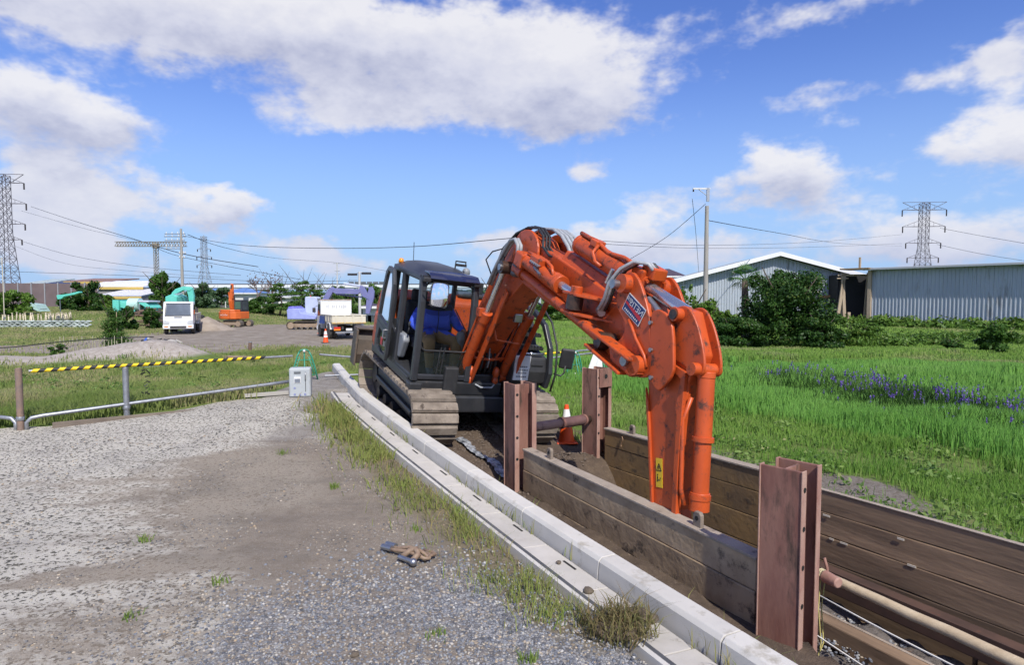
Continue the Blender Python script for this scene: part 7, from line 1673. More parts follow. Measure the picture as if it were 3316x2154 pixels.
def blades(name, label, P, h, w, mt, lean=.35, tint=None, dry=None):
    """P (n,3) roots, h heights, w widths; five-point curved blades in one mesh"""
    n = len(P)
    a = rng.uniform(0, 2 * np.pi, n); la = rng.uniform(0, 2 * np.pi, n); ln = rng.uniform(.1, 1, n) * lean * h
    ux, uy = np.cos(a) * w / 2, np.sin(a) * w / 2; lx, ly = np.cos(la) * ln, np.sin(la) * ln
    V = np.zeros((n, 5, 3), np.float32)
    V[:, 0] = P + np.stack([-ux, -uy, -.01 + 0 * ux], 1); V[:, 1] = P + np.stack([ux, uy, -.01 + 0 * ux], 1)
    V[:, 2] = P + np.stack([-ux * .8 + lx * .35, -uy * .8 + ly * .35, h * .6], 1); V[:, 3] = P + np.stack([ux * .8 + lx * .35, uy * .8 + ly * .35, h * .6], 1)
    V[:, 4] = P + np.stack([lx, ly, h * rng.uniform(.88, 1.0, n)], 1)
    b = np.arange(n)[:, None] * 5
    Fc = np.concatenate([b + np.array([[0, 1, 3]]), b + np.array([[0, 3, 2]]), b + np.array([[2, 3, 4]])], 0)
    o = npmesh(name, V.reshape(-1, 3), Fc, mt)
    t = np.zeros((n, 5, 3), np.float32)
    t[..., 0] = np.clip((tint if tint is not None else .5) + rng.normal(0, .18, n), 0, 1)[:, None]; t[..., 1] = np.clip(dry if dry is not None else 0, 0, 1)[:, None] if dry is not None else 0
    vcol(o.data, 'tint', t.reshape(-1, 3)); tag(o, label, None, None, 'stuff'); return o
def frustum_pts(n, d0, d1, x0f, x1f):
    """random ground points whose spacing grows with distance"""
    y = d0 * (d1 / d0) ** rng.uniform(0, 1, n); x = y * rng.uniform(x0f, x1f, n); return x, y
cover_args = {}
def cover_masks(x, y):
    k, i = kerb_side(x, y); d, n = trench_coords(x, y)
    df = (x - O.x) * FX + (y - O.y) * FY; dr = (x - O.x) * RX + (y - O.y) * RY
    return k, i, d, n, df, dr
def make_grass():
    # right-hand field
    x, y = frustum_pts(330000, 4.6, 95, -.12, .95); k, i, d, n, df, dr = cover_masks(x, y)
    nz = vnoise(x * .9, y * .9, 60, 3); nz2 = vnoise(x * .22, y * .22, 61, 2)
    ok = (n > 2.22) | ((d < -1.2) & (n > 1.3)) | (y > 17.5)
    ok &= ~((np.abs(dr) < 1.9 + .5 * (nz - .5)) & (df > -2.9) & (df < 3)) & (k > .25)
    ok &= ~((y > 27) & (y < 50) & (x < -6)) & (x > -6 - .0 * y)
    worn = np.exp(-(((n - 2.95) / .5) ** 2)) * (d > -.5) * (d < 6.5) * .75 + np.exp(-(((n - 3.3) / .5) ** 2 + ((d - 2.7) / .7) ** 2)) + .55 * np.exp(-(((n - 4.4) / .5) ** 2 + ((d - .6) / 1.2) ** 2))
    ok &= rng.uniform(0, 1, len(x)) > np.clip(worn * 1.15 * (.5 + nz), 0, .96)
    ok &= rng.uniform(0, 1, len(x)) > .88 * sstep(.54, .68, vnoise(x * 1.3, y * 1.3, 66, 3)) * (y < 19)
    x, y, nz, nz2, n, d = x[ok], y[ok], nz[ok], nz2[ok], n[ok], d[ok]
    tall = sstep(5.2, 6.4, n + 1.4 * (nz - .5) - .1 * d) * sstep(25, 17, y) * sstep(9, 10.5, y + n * .35)
    h = (.07 + .10 * nz) * (1 + .6 * sstep(12, 40, y)) + .30 * tall * (.6 + .6 * nz); w = np.maximum(.007, .0013 * y)
    z = height(x, y); P = np.stack([x, y, z], 1)
    h = h * (.55 + .95 * vnoise(x * .6, y * .6, 65, 3)); tint = .1 + .75 * vnoise(x * .45, y * .45, 67, 3) + .3 * sstep(14, 30, y); dry = .6 * sstep(.55, .8, vnoise(x * .5, y * .5, 64, 3)) * sstep(9, 17, y) + .25 * (rng.uniform(0, 1, len(x)) < .1)
    ts = tall > .35
    blades('field_grass', 'short green grass covering the field right of the trench', P[~ts], h[~ts], w[~ts], g_field, .5, tint[~ts], dry[~ts])
    blades('tall_grass', 'tall bright green grass growing along the right side of the field', P[ts], h[ts], w[ts] * 1.1, g_tall, .3, tint[ts], dry[ts] * .4)
    # left: beyond the pipe fence and round the yard
    x, y = frustum_pts(230000, 9.6, 110, -1.0, -.08); k, i, d, n, df, dr = cover_masks(x, y)
    nz = vnoise(x * .9, y * .9, 70, 3); fl = np.where(x < -8.03, 10.15 + (x + 8.03) * .25, 10.15 + (x + 8.03) * .735)
    ok = (y > fl + .25 - .25 * nz) & ((k < .0) | (y > 17) | ((df < -2.9) & (k > .25))) & ~((x > -5.1) & (y < 16.6) & (k < 0))
    ok &= ~((k > -.1) & (k < .3) & (y < 17.3))
    bank = np.exp(-(((y - (21.0 + .06 * (x + 13))) / 1.15) ** 2)) * (x < -9.9); heap = 0 * x
    yard = sstep(27.5, 31, y + .08 * x) * sstep(59, 54, y + .15 * (x + 15)) * sstep(-27, -22, x) * sstep(-2, -8, x)
    yard = np.maximum(yard, sstep(25, 27.5, y) * sstep(33, 31, y) * (x < -12) * .9)
    ok &= rng.uniform(0, 1, len(x)) > np.clip(1.35 * bank + 1.5 * heap + yard * 1.05 + .3 * (nz > .62), 0, 1)
    x, y, nz = x[ok], y[ok], nz[ok]
    near = sstep(14.5, 11, y); h = (.07 + .12 * nz) + .2 * near * (.5 + nz); w = np.maximum(.008, .0013 * y)
    P = np.stack([x, y, height(x, y)], 1); dry = 1.0 * sstep(.40, .64, vnoise(x * .7, y * .7, 74, 3)) * rng.uniform(0, 1, len(x)) + .25 * sstep(22, 30, y) * rng.uniform(0, 1, len(x))
    blades('verge_grass', 'tall yellow-green grass beyond the pipe fence and round the yard', P, h, w, g_verge, .6, .05 + .9 * vnoise(x * .5, y * .5, 75, 3), dry)
    # weeds along the gutter
    n = 15000; j = rng.integers(0, len(KL), n); off = -.45 - np.abs(rng.normal(0, .26, n)) - .12 * (rng.uniform(0, 1, n) < .3)
    x = KL[j, 0] + KN[j, 0] * off + rng.normal(0, .03, n); y = KL[j, 1] + KN[j, 1] * off + rng.normal(0, .03, n)
    m = vnoise(x * 2.4, y * 2.4, 80, 3); dens = np.clip(sstep(3.9, 5.2, y) * sstep(12.2, 11.2, y) * (.15 + sstep(.42, .62, m)) * (1 + sstep(8.5, 10.5, y)), 0, 1)
    ok = rng.uniform(0, 1, n) < dens; x, y, m = x[ok], y[ok], m[ok]
    dr_ = rng.uniform(0, 1, len(x)) * (.35 + .5 * sstep(.6, .4, m)); h = rng.uniform(.05, .17, len(x)) * (.7 + .8 * m) * (1 + .5 * sstep(9, 11, y))
    blades('gutter_weeds', 'straggly yellow-green weeds growing along the gutter edge', np.stack([x, y, height(x, y)], 1), h, np.maximum(.006, .0011 * y) * rng.uniform(.8, 1.6, len(x)), g_weed, 1.1, m, dr_)
    # sparse blades in the kerb joint and on the road
    n = 520; j = rng.integers(20, 120, n); off = np.where(rng.uniform(0, 1, n) < .6, -.03, .26) + rng.normal(0, .015, n); x = KL[j, 0] + KN[j, 0] * off; y = KL[j, 1] + KN[j, 1] * off
    ok = vnoise(x * 3, y * 3, 83, 2) > .58; x, y, off, j = x[ok], y[ok], off[ok], j[ok]
    blades('kerb_joint_weeds', 'small weeds sprouting from the joint along the kerb', np.stack([x, y, KL[j, 2] - .16], 1), rng.uniform(.04, .2, len(x)), np.full(len(x), .008), g_weed, .9, rng.uniform(0, 1, len(x)), rng.uniform(0, .7, len(x)))
    cx = np.array([-2.85, -2.45, -2.55, -3.6, -.55, .1, -2.2, -1.0, .25, -3.3]); cy = np.array([4.55, 5.1, 3.6, 6.0, 4.3, 4.0, 7.6, 6.3, 4.55, 8.9]); q = rng.integers(0, len(cx), 330)
    x = cx[q] + rng.normal(0, .035, 330); y = cy[q] + rng.normal(0, .035, 330)
    blades('road_weeds', 'few small green weed tufts on the gravel road', np.stack([x, y, height(x, y)], 1), rng.uniform(.03, .09, 330), np.full(330, .01), g_weed, .9, rng.uniform(0, .6, 330), np.zeros(330))
    # dry straw on the soil round the tracks and bank
    x, y = frustum_pts(9000, 8, 20, -.5, .4); k, i, d, n_, df, dr2 = cover_masks(x, y); ok = (k > .22) & (k < .75) & (y > 7) & (y < 16) & (vnoise(x * 2, y * 2, 88, 2) > .5); x, y = x[ok], y[ok]
    blades('kerb_back_weeds', 'weeds and dry straw growing behind the kerb beside the tracks', np.stack([x, y, height(x, y)], 1), rng.uniform(.06, .26, len(x)), np.full(len(x), .014), g_weed, .8, rng.uniform(0, 1, len(x)), rng.uniform(0, .9, len(x)))
make_grass()

def leaf_cloud(name, blobs, n, size, mt, parent, shell=.5, flat=.0, aspect=.55):
    """blobs: (x, y, z, rx, ry, rz); leaves are small diamonds spread through the blobs"""
    B = np.array(blobs, float); vol = (B[:, 3] * B[:, 4] * B[:, 5]) ** .67; pick = rng.choice(len(B), n, p=vol / vol.sum())
    v = rng.normal(0, 1, (n, 3)); v /= np.linalg.norm(v, axis=1)[:, None]; r = (shell + (1 - shell) * rng.uniform(0, 1, n) ** .5) * rng.uniform(.75, 1.25, n)
    C = B[pick, :3] + v * r[:, None] * B[pick, 3:6]
    nm = v + rng.normal(0, .7, (n, 3)) + np.array([0, 0, flat]); nm /= np.linalg.norm(nm, axis=1)[:, None]
    t = np.cross(nm, rng.normal(0, 1, (n, 3))); t /= np.linalg.norm(t, axis=1)[:, None] + 1e-9; b = np.cross(nm, t)
    s = size * rng.uniform(.55, 1.35, n)[:, None]
    V = np.stack([C - t * s, C + b * s * aspect, C + t * s, C - b * s * aspect], 1).reshape(-1, 3); Fc = np.arange(4 * n).reshape(-1, 4)
    o = npmesh(name, V, Fc, mt, parent)
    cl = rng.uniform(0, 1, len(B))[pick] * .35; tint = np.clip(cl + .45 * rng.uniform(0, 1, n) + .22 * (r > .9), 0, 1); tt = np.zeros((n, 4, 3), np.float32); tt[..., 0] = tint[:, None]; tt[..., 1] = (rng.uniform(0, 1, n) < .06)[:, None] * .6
    vcol(o.data, 'tint', tt.reshape(-1, 3)); return o
def lump(w, h, d, n, z0=0.0, top=.75, seed=0):
    """irregular heap of blobs about w wide, d deep and h high"""
    r_ = random.Random(seed); out = []
    for _ in range(n):
        a = r_.uniform(0, 6.283); q = r_.uniform(0, 1) ** .6; zz = r_.uniform(.08, 1); f = math.sqrt(max(.05, 1 - (zz * top) ** 2)); s = r_.uniform(.10, .24)
        out.append((math.cos(a) * q * w * .42 * f, math.sin(a) * q * d * .42 * f, z0 + zz * h * .84, w * s * .62, d * s * .62, h * s * .62))
    return out
def trunk(parent, pts, r0, r1, limbs=3, nm='trunk'):
    m = MB(); n = len(pts); m.tube(pts, [r0 + (r1 - r0) * i / (n - 1) for i in range(n)], 8)
    p = Vector(pts[-1]); q = Vector(pts[max(0, n - 2)])
    for k in range(limbs):
        a = k * 6.283 / max(1, limbs) + .5; L_ = (p - q).length * 1.2 + r0 * 6
        s = q.lerp(p, .3 + .2 * (k % 3)); m.tube([s, s + Vector((math.cos(a) * L_ * .4, math.sin(a) * L_ * .4, L_ * .35)), s + Vector((math.cos(a) * L_ * .75, math.sin(a) * L_ * .75, L_ * .8))], [r1 * 1.1, r1 * .8, r1 * .3], 6)
    return m.build(nm, bark, parent, smooth=True)
def bush(name, label, x, y, w, h, d, n, size, mt, blobs=14, seed=1, group=None, cat='bush', tr_h=None):
    t = thing(name, label, cat, (x, y, gz(x, y)), 0, group)
    leaf_cloud('crown', lump(w, h, d, int(blobs * 2.2), 0, .75, seed), n, size, mt, t, .35)
    trunk(t, [(0, 0, -.1), (.03 * w, 0, h * .3), (.0, .02, h * .6)], max(.03, .03 * h), max(.015, .015 * h), 4); return t
def pine(label, x, y, h, w, n, size, mt, seed=0):
    r_ = random.Random(seed); t = thing('pine_tree', label, 'pine', (x, y, gz(x, y)), 0, 'pines behind the yard'); B = []
    for L_ in range(6):
        z = h * (.22 + .14 * L_); ww = w * (1 - .13 * L_) * r_.uniform(.8, 1.1)
        for q in range(5): a = r_.uniform(0, 6.283); B.append((math.cos(a) * ww * .32, math.sin(a) * ww * .32, z + r_.uniform(-.04, .04) * h, ww * r_.uniform(.18, .3), ww * r_.uniform(.18, .3), h * .045))
    leaf_cloud('crown', B, n, size, mt, t, .2, .6, .3); trunk(t, [(0, 0, 0), (.06 * w, 0, h * .4), (-.03 * w, 0, h * .9)], .022 * h + .05, .04, 5)
def bare_tree(label, x, y, h, seed, group='bare trees'):
    r_ = random.Random(seed); t = thing('bare_tree', label, 'tree', (x, y, gz(x, y)), 0, group); m = MB()
    def grow(p, d, L_, r, lev):
        q = p + d * L_; mid = p.lerp(q, .5) + Vector((r_.uniform(-.06, .06), r_.uniform(-.06, .06), 0)) * L_; m.tube([p, mid, q], [r, r * .85, r * .65], 5 if lev < 2 else 4, cap=False)
        if lev >= 4: return
        for k in range(3 if lev < 3 else 3):
            e = (d + Vector((r_.uniform(-.9, .9), r_.uniform(-.9, .9), r_.uniform(-.15, .55)))).normalized(); grow(p.lerp(q, r_.uniform(.55, 1)), e, L_ * r_.uniform(.55, .78), max(.022, r * .58), lev + 1)
    grow(Vector((0, 0, 0)), Vector((r_.uniform(-.1, .1), 0, 1)).normalized(), h * .34, .024 * h, 0)
    m.build('trunk', twig_m, t); leaf_cloud('sparse_leaves', [(0, 0, h * .75, h * .3, h * .2, h * .2)], 60, .14, leaf_mat('leaf_reddish', (.12, .06, .04), (.2, .11, .06), .6, .2), t, .2)
def plant_all():
    # right side: the big dark bush and its neighbours
    bush('large_bush', 'large dense dark green bush in front of the gable warehouse', 13.28, 30.5, 4.6, 4.1, 4.2, 26000, .075, leaf_dark, 44, 3)
    bush('side_bush', 'lower dark bush at the left foot of the large bush', 10.57, 29.8, 3.4, 1.55, 2.8, 11000, .07, leaf_dark, 20, 4); bush('side_bush', 'rounded green bush at the right foot of the large bush', 14.38, 29.2, 2.8, 1.8, 2.6, 9000, .07, leaf_dark, 18, 5)
    bush('creeper_bush', 'light green climbing bush round the concrete utility pole', 12.09, 39, 2.6, 2.5, 1.8, 3800, .10, leaf_lite, 14, 6); bush('creeper_bush', 'light green shrub left of the palm tree', 12.4, 36, 2.2, 1.9, 1.8, 3000, .10, leaf_lite, 12, 7); bush('creeper_bush', 'light green bush beside the arm lug plates', 11.3, 40, 1.6, 3.6, 1.4, 1500, .11, leaf_lite, 12, 8)
    bush('low_bush', 'low fluffy light green bush right of the large dark bush', 16.53, 30, 3.6, 1.25, 2.4, 6500, .07, leaf_lite, 16, 9)
    bush('corner_bush', 'dark leafy bush near the right edge of the field', 21.11, 27, 1.9, 1.35, 1.6, 4200, .09, leaf_mid, 14, 10); bush('corner_bush', 'small dark bush left of the bush near the right edge', 19.42, 27.5, 1.2, .6, 1.0, 1800, .08, leaf_dark, 8, 12)
    t = thing('palm_tree', 'small fan palm with dark trunk beside the large bush', 'palm', (12.11, 32.5, gz(12.11, 32.5))); H_ = 3.4
    MB().tube([(0, 0, 0), (.03, 0, H_ * .5), (-.02, 0, H_)], [.16, .19, .15], 10).build('trunk', bark, t, smooth=True)
    r_ = random.Random(5)
    fm = leaf_mat('palm_frond', (.03, .10, .02), (.08, .18, .035), .5, .2)
    for k in range(15):
        a = k * 2.4; el = r_.uniform(-.5, 1.1); d = Vector((math.cos(a) * math.cos(el), math.sin(a) * math.cos(el), math.sin(el))); s = d.cross(Vector((0, 0, 1))).normalized(); c = Vector((0, 0, H_)) + d * r_.uniform(.3, .5); m = MB(); m.tube([Vector((0, 0, H_ - .05)), c], .018, 4)
        for q in range(13):
            f = (q - 6) / 6 * 1.25; e = (d * math.cos(f) + s * math.sin(f)); tip = c + e * r_.uniform(.55, .72) + Vector((0, 0, -.10 - .12 * abs(f))); wv = e.cross(s.cross(d)).normalized() * .028
            m.add([c, c + e * .35 + wv, tip, c + e * .35 - wv], [(0, 1, 2, 3)])
        o = m.build('frond', fm, t); vcol(o.data, 'tint', np.tile(np.array([[r_.uniform(.1, .9), 0, 0]]), (len(o.data.vertices), 1)))
    # creeper along the warehouse foot and rough bank: uncountable
    B = []; r_ = random.Random(11)
    for i in range(150):
        s = r_.uniform(-4.5, 24); off = r_.uniform(-3.0, -.4); x = WA.x + WD.x * s - WD.y * -off * -1; y = WA.y + WD.y * s + WD.x * off
        x = WA.x + WD.x * s + WD.y * -off; hh = r_.uniform(.25, .7); B.append((x + WD.y * 0, y, gz(x, y) + hh * .5, r_.uniform(.5, 1.1), r_.uniform(.5, 1.0), hh))
    o = leaf_cloud('creeper_cover', B, 17000, .16, leaf_lite, None, .3, .5); tag(o, 'low creeping foliage along the foot of the warehouses', None, None, 'stuff')
    B = [(x + r_.uniform(-1, 1), 31.5 + r_.uniform(-1.5, 2.5), .25, 1.0, .8, .4) for x in np.arange(15.8, 27.54, .55)]
    o = leaf_cloud('rough_weeds', B, 15000, .085, leaf_lite, None, .2, .3); tag(o, 'rough weeds and leafy ground cover on the bank below the warehouses', None, None, 'stuff')
    # broad-leaved weeds dotted over the field and the verge
    B = []
    for i in range(420):
        if i < 300: yy = r_.uniform(0, 1); yy = 5 * (26 / 5) ** yy; xx = yy * r_.uniform(.12, .9)
        else: yy = r_.uniform(11.5, 20); xx = r_.uniform(-yy * .8, -5.2)
        k_, i_, d_, n_, f_, q_ = [float(np.ravel(v)[0]) for v in cover_masks(np.array([xx]), np.array([yy]))]
        if (n_ < 2.5 and i < 300) or (i >= 300 and yy < 10.5 + (xx + 8.03) * .735 + .4): continue
        ra = r_.uniform(.08, .26); B.append((xx, yy, gz(xx, yy) + ra * .3, ra, ra, ra * r_.uniform(.4, .9)))
    o = leaf_cloud('field_weeds', B, 15000, .035, leaf_mat('leaf_weed', (.10, .2, .04), (.26, .36, .10), .55, .4, (.4, .36, .18)), None, .2, .4); tag(o, 'broad-leaved weeds dotted through the grass of the field and verge', None, None, 'stuff')
    # violet flowers
    n = 4200; s = rng.uniform(0, 1, n); x = 7.3 + 1.9 * s + rng.normal(0, .75, n) + .4 * (1 - s); y = 17.4 - 7.2 * s + rng.normal(0, .3, n)
    P = np.stack([x, y, height(x, y)], 1); hh = rng.uniform(.25, .58, n); blades('flower_stems', 'green stems and leaves of the violet flower strip in the field', np.repeat(P, 4, 0) + rng.normal(0, .05, (4 * n, 3)) * np.array([1, 1, 0]), np.repeat(hh, 4) * rng.uniform(.5, 1.05, 4 * n), np.full(4 * n, .016), leaf_dark, .4, rng.uniform(0, 1, 4 * n))
    m = rng.uniform(0, 1, n) < .02 + .16 * sstep(.5, .66, vnoise(x * 1.2, y * 1.2, 91, 2)); Pf = P[m]; hf = hh[m]
    leaf_cloud('violet_flowers', [(p[0], p[1], p[2] + q + .05, .016, .016, .075) for p, q in zip(Pf, hf)], 2600, .02, leaf_mat('violet_petal', (.10, .05, .32), (.22, .13, .5), .6, .3, (.5, .4, .7)), None, .3); tag(bpy.data.objects['violet_flowers'], 'strip of violet flower spikes in the grass field on the right', None, None, 'stuff')
    # left background
    B = [(-19.5, 30.5, 1.9, 1.05, 0, 2200, leaf_mid)]
    t = thing('feathery_tree', 'young feathery dark green tree with stakes beyond the gravel bank', 'tree', (-18.54, 29, gz(-18.54, 29)))
    leaf_cloud('crown', [(r_.uniform(-.3, .3) * (1.5 - z / 1.9), r_.uniform(-.3, .3), z, .36 * (1.5 - z / 1.8), .35, .13) for z in np.arange(.2, 1.9, .055)], 5200, .055, leaf_mid, t, .2, .4, .35); trunk(t, [(0, 0, 0), (.02, 0, .9), (0, 0, 1.8)], .03, .012, 3)
    for sx in (-.16, .2): MB().cyl((sx, -.1, 0), (sx + .02, -.1, 1.75), .014, n=6).build('support_stake', pole_m, t)
    bush('yard_bush', 'dark bush between the feathery tree and the log pile', -29.07, 47, 2.0, 1.9, 1.6, 3200, .10, leaf_dark, 12, 20); bush('yard_bush', 'dark bush just left of the white truck', -28.06, 48.5, 1.7, 1.7, 1.4, 2800, .10, leaf_dark, 12, 21)
    bush('round_bush', 'small round bright bush on the gravel bank', -15.43, 21.2, .72, .42, .6, 1500, .03, leaf_mid, 8, 22)
    for (lab, px, d, w, h, n_, s_, mt_, sd) in (('broad dark tree beside the teal arm section', 205, 72, 4.4, 3.6, 4200, .17, leaf_dark, 30), ('pale tree left of the teal machine', 240, 76, 3.6, 2.2, 2600, .16, leaf_lite, 31), ('bright leafy shrubs at the far left edge behind the stakes', 30, 62, 4.6, 2.6, 3600, .16, leaf_lite, 32), ('dark shrubs below the brown barrier wall', 165, 80, 3.6, 2.4, 2600, .17, leaf_dark, 33),
            ('leafy tree behind the gantry mast', 378, 80, 3.4, 5.2, 3800, .19, leaf_mid, 34), ('bushy tree between gantry and cross-armed pole', 402, 84, 3.6, 4.4, 3600, .19, leaf_dark, 35), ('dark round shrub between the small digger and the pines', 612, 76, 3.8, 2.2, 3800, .14, leaf_dark, 36), ('low shrub right of the small digger', 588, 74, 2.6, 1.7, 2400, .13, leaf_mid, 37),
            ('broad tree left of the small digger', 470, 92, 5.2, 4.2, 4200, .2, leaf_blue, 38), ('spreading tree behind the small digger', 515, 96, 5.0, 3.4, 3800, .2, leaf_blue, 39), ('tall bushy tree right of the lamp pole', 872, 80, 4.6, 4.4, 4800, .18, leaf_mid, 40), ('rounded tree left of the lamp pole above the dump truck', 808, 92, 4.4, 4.4, 4000, .2, leaf_pine, 41), ('dark bush beside the small shed', 845, 66, 3.0, 1.8, 2600, .15, leaf_mid, 42), ('pale tree behind the excavator boom', 1155, 70, 3.6, 5.0, 2200, .17, leaf_blue, 43), ('far hedge right of the cab', 1290, 66, 8.0, 2.2, 5200, .17, leaf_mid, 44), ('far tree clump behind the boom', 1420, 72, 7.0, 4.2, 5000, .2, leaf_mid, 45), ('far dark trees between boom and bracket', 1500, 78, 6.0, 3.4, 4200, .2, leaf_dark, 46)):
        x = (px - 1190) * d / 1450; bush('background_tree', lab, x, d, w, h, w * .7, n_, s_, mt_, 14, sd, 'trees behind the yard', 'tree')
    for (lab, px, d, h, w, sd) in (('layered pine left of the blue digger, behind the yard', 650, 74, 4.0, 4.6, 1), ('layered pine directly behind the blue digger cab', 700, 78, 4.6, 5.0, 2), ('layered pine behind the blue digger boom', 735, 82, 4.2, 4.6, 3), ('layered pine left of the lamp pole', 770, 88, 4.2, 4.4, 4)): pine(lab, (px - 1190) * d / 1450, d, h, w, 4200, .16, leaf_pine, sd)
    bare_tree('bare reddish tree left of the pines', -34.14, 84, 5.6, 3); bare_tree('bare spreading tree just left of the first pine', -32.94, 86, 6.0, 8)
    # far tree line that reads as one mass
    B = [(x + r_.uniform(-4, 4), 260 + r_.uniform(0, 60), r_.uniform(1.5, 5), r_.uniform(5, 9), 5, r_.uniform(2.5, 4.5)) for x in np.arange(-330, 420, 5.0)]
    o = leaf_cloud('far_woods', B, 16000, .9, leaf_blue, None, .3); tag(o, 'far line of trees along the horizon', None, None, 'stuff')
    # uprooted clump by the gutter
    x, y = .76, 4.34; t = thing('uprooted_weeds', 'uprooted clump of muddy weeds lying across the gutter edge', 'weed clump', (x, y, .02))
    n = 620; a = rng.uniform(0, 6.283, n); q = rng.uniform(.0, .24, n); P = np.stack([np.cos(a) * q * 1.2, np.sin(a) * q, rng.uniform(.0, .07, n)], 1)
    o = blades('weed_blades', None, P, rng.uniform(.05, .2, n), np.full(n, .009), leaf_mat('muddy_weed', (.09, .11, .03), (.2, .2, .07), .7, .3, (.24, .17, .09)), 1.6, rng.uniform(0, 1, n), rng.uniform(0, 1, n)); o.parent = t
    c = MB(); c.ball((0, 0, .03), (.2, .15, .06), 12, 8); c.ball((.12, .1, .05), (.1, .07, .06), 10, 7); co = c.build('root_ball', mat('root_soil', (.13, .1, .07), .95, c2=(.08, .06, .045), scale=9, bump=.8, bump_scale=30), t, smooth=True)
    for v in co.data.vertices: v.co *= 1 + .3 * mnoise.noise(v.co * 9)
plant_all()

def stones():
    ph = (1 + 5 ** .5) / 2
    ico = np.array([(-1, ph, 0), (1, ph, 0), (-1, -ph, 0), (1, -ph, 0), (0, -1, ph), (0, 1, ph), (0, -1, -ph), (0, 1, -ph), (ph, 0, -1), (ph, 0, 1), (-ph, 0, -1), (-ph, 0, 1)], float) / 1.902
    fc = np.array([(0, 11, 5), (0, 5, 1), (0, 1, 7), (0, 7, 10), (0, 10, 11), (1, 5, 9), (5, 11, 4), (11, 10, 2), (10, 7, 6), (7, 1, 8), (3, 9, 4), (3, 4, 2), (3, 2, 6), (3, 6, 8), (3, 8, 9), (4, 9, 5), (2, 4, 11), (6, 2, 10), (8, 6, 7), (9, 8, 1)])
    mt = bpy.data.materials.new('stone_mix'); mt.use_nodes = True; N = mt.node_tree.nodes; L = mt.node_tree.links; b = N['Principled BSDF']; b.inputs['Roughness'].default_value = .85
    at = N.new('ShaderNodeAttribute'); at.attribute_name = 'tint'; sp = N.new('ShaderNodeSeparateColor'); L.new(at.outputs['Color'], sp.inputs[0]); rp = N.new('ShaderNodeValToRGB'); L.new(sp.outputs[0], rp.inputs[0]); L.new(rp.outputs[0], b.inputs['Base Color'])
    e = rp.color_ramp.elements; e[0].color = (.075, .08, .095, 1); e[1].color = (.46, .45, .43, 1); e[1].position = 1
    for p, c in ((.35, (.15, .16, .185, 1)), (.6, (.23, .24, .26, 1)), (.8, (.30, .29, .27, 1)), (.9, (.33, .27, .2, 1))): q = e.new(p); q.color = c
    def scatter(name, label, x, y, r, flat):
        n = len(x); z = height(x, y); V = ico[None] * rng.uniform(.7, 1.3, (n, 12, 1)) * r[:, None, None] * np.stack([rng.uniform(.8, 1.35, n), rng.uniform(.7, 1.0, n), rng.uniform(.45, .8, n) * flat], 1)[:, None, :]
        a = rng.uniform(0, 6.283, n); ca, sa = np.cos(a)[:, None], np.sin(a)[:, None]; X = V[..., 0] * ca - V[..., 1] * sa; Y = V[..., 0] * sa + V[..., 1] * ca
        W = np.stack([X + x[:, None], Y + y[:, None], V[..., 2] + (z + r * .15)[:, None]], -1); F_ = (fc[None] + (np.arange(n) * 12)[:, None, None]).reshape(-1, 3)
        o = npmesh(name, W.reshape(-1, 3), F_, mt, smooth=False); t = np.zeros((n, 12, 3), np.float32); t[..., 0] = rng.uniform(0, 1, n)[:, None]; vcol(o.data, 'tint', t.reshape(-1, 3)); tag(o, label, None, None, 'stuff')
    n = 60000; y = 2.2 * (7.5 / 2.2) ** rng.uniform(0, 1, n); x = y * rng.uniform(-.85, .35, n); k, _ = kerb_side(x, y); nz = vnoise(x * 1.1, y * 1.1, 40, 4) - .5; m6 = vnoise(x * 2.3, y * 2.3, 95, 3)
    g = sstep(6.4, 4.9, y + nz * 1.6 - .16 * x) * sstep(-3.1, -1.2, x + nz * 1.4 + .25 * (m6 - .5)) * (k < -.42)
    ok = rng.uniform(0, 1, n) < np.clip(g * (.35 + m6), 0, .62); scatter('gravel', 'loose blue-grey gravel spread over the near part of the road', x[ok], y[ok], rng.uniform(.005, .011, ok.sum()) * (1 + .25 * (y[ok] - 3)), 1.0)
    n = 16000; y = 3 * (11.5 / 3) ** rng.uniform(0, 1, n); x = y * rng.uniform(-.9, .2, n); k, _ = kerb_side(x, y); fl = 10.15 + (x + 8.03) * .735; ok = (k < -.4) & (y < fl - .3) & (vnoise(x * 1.3, y * 1.3, 97, 3) > .47)
    scatter('road_grit', 'scattered small stones on the worn road surface', x[ok], y[ok], rng.uniform(.004, .011, ok.sum()) * (.7 + .1 * y[ok]), .8)
    wm = mt.copy(); wm.name = 'stone_warm'; [setattr(q, 'color', tuple(c * f for c, f in zip(q.color, (1.1, 1.0, .86, 1)))) for q in next(x_ for x_ in wm.node_tree.nodes if x_.type == 'VALTORGB').color_ramp.elements]; g_ = bpy.data.objects['road_grit']; g_.data.materials.clear(); g_.data.materials.append(wm)
    n = 9000; x = rng.uniform(-3.5, 3, n); y = rng.uniform(7, 14, n); k, i, d, nn, df, dr = cover_masks(x, y); ok = (k > .3) & (nn < 1.9) & (vnoise(x * 2, y * 2, 99, 2) > .45) & ~((d > -.5) & (nn > .05)); scatter('soil_crumbs', 'crumbs of dug soil round the tracks and shoring', x[ok], y[ok], rng.uniform(.01, .035, ok.sum()), .9)
    o = bpy.data.objects['soil_crumbs']; o.data.materials.clear(); o.data.materials.append(mat('crumb_soil', (.10, .075, .056), .95, c2=(.15, .115, .088), scale=20))
    n = 2500; s = rng.uniform(2.6, 7.2, n); q = rng.uniform(1.02, 1.8, n); x = T0[0] + TD[0] * s + TN[0] * q; y = T0[1] + TD[1] * s + TN[1] * q
    scatter('trench_grit', 'grit and stones on the soil bench inside the near trench', x, y, rng.uniform(.008, .022, n), .9); o = bpy.data.objects['trench_grit']
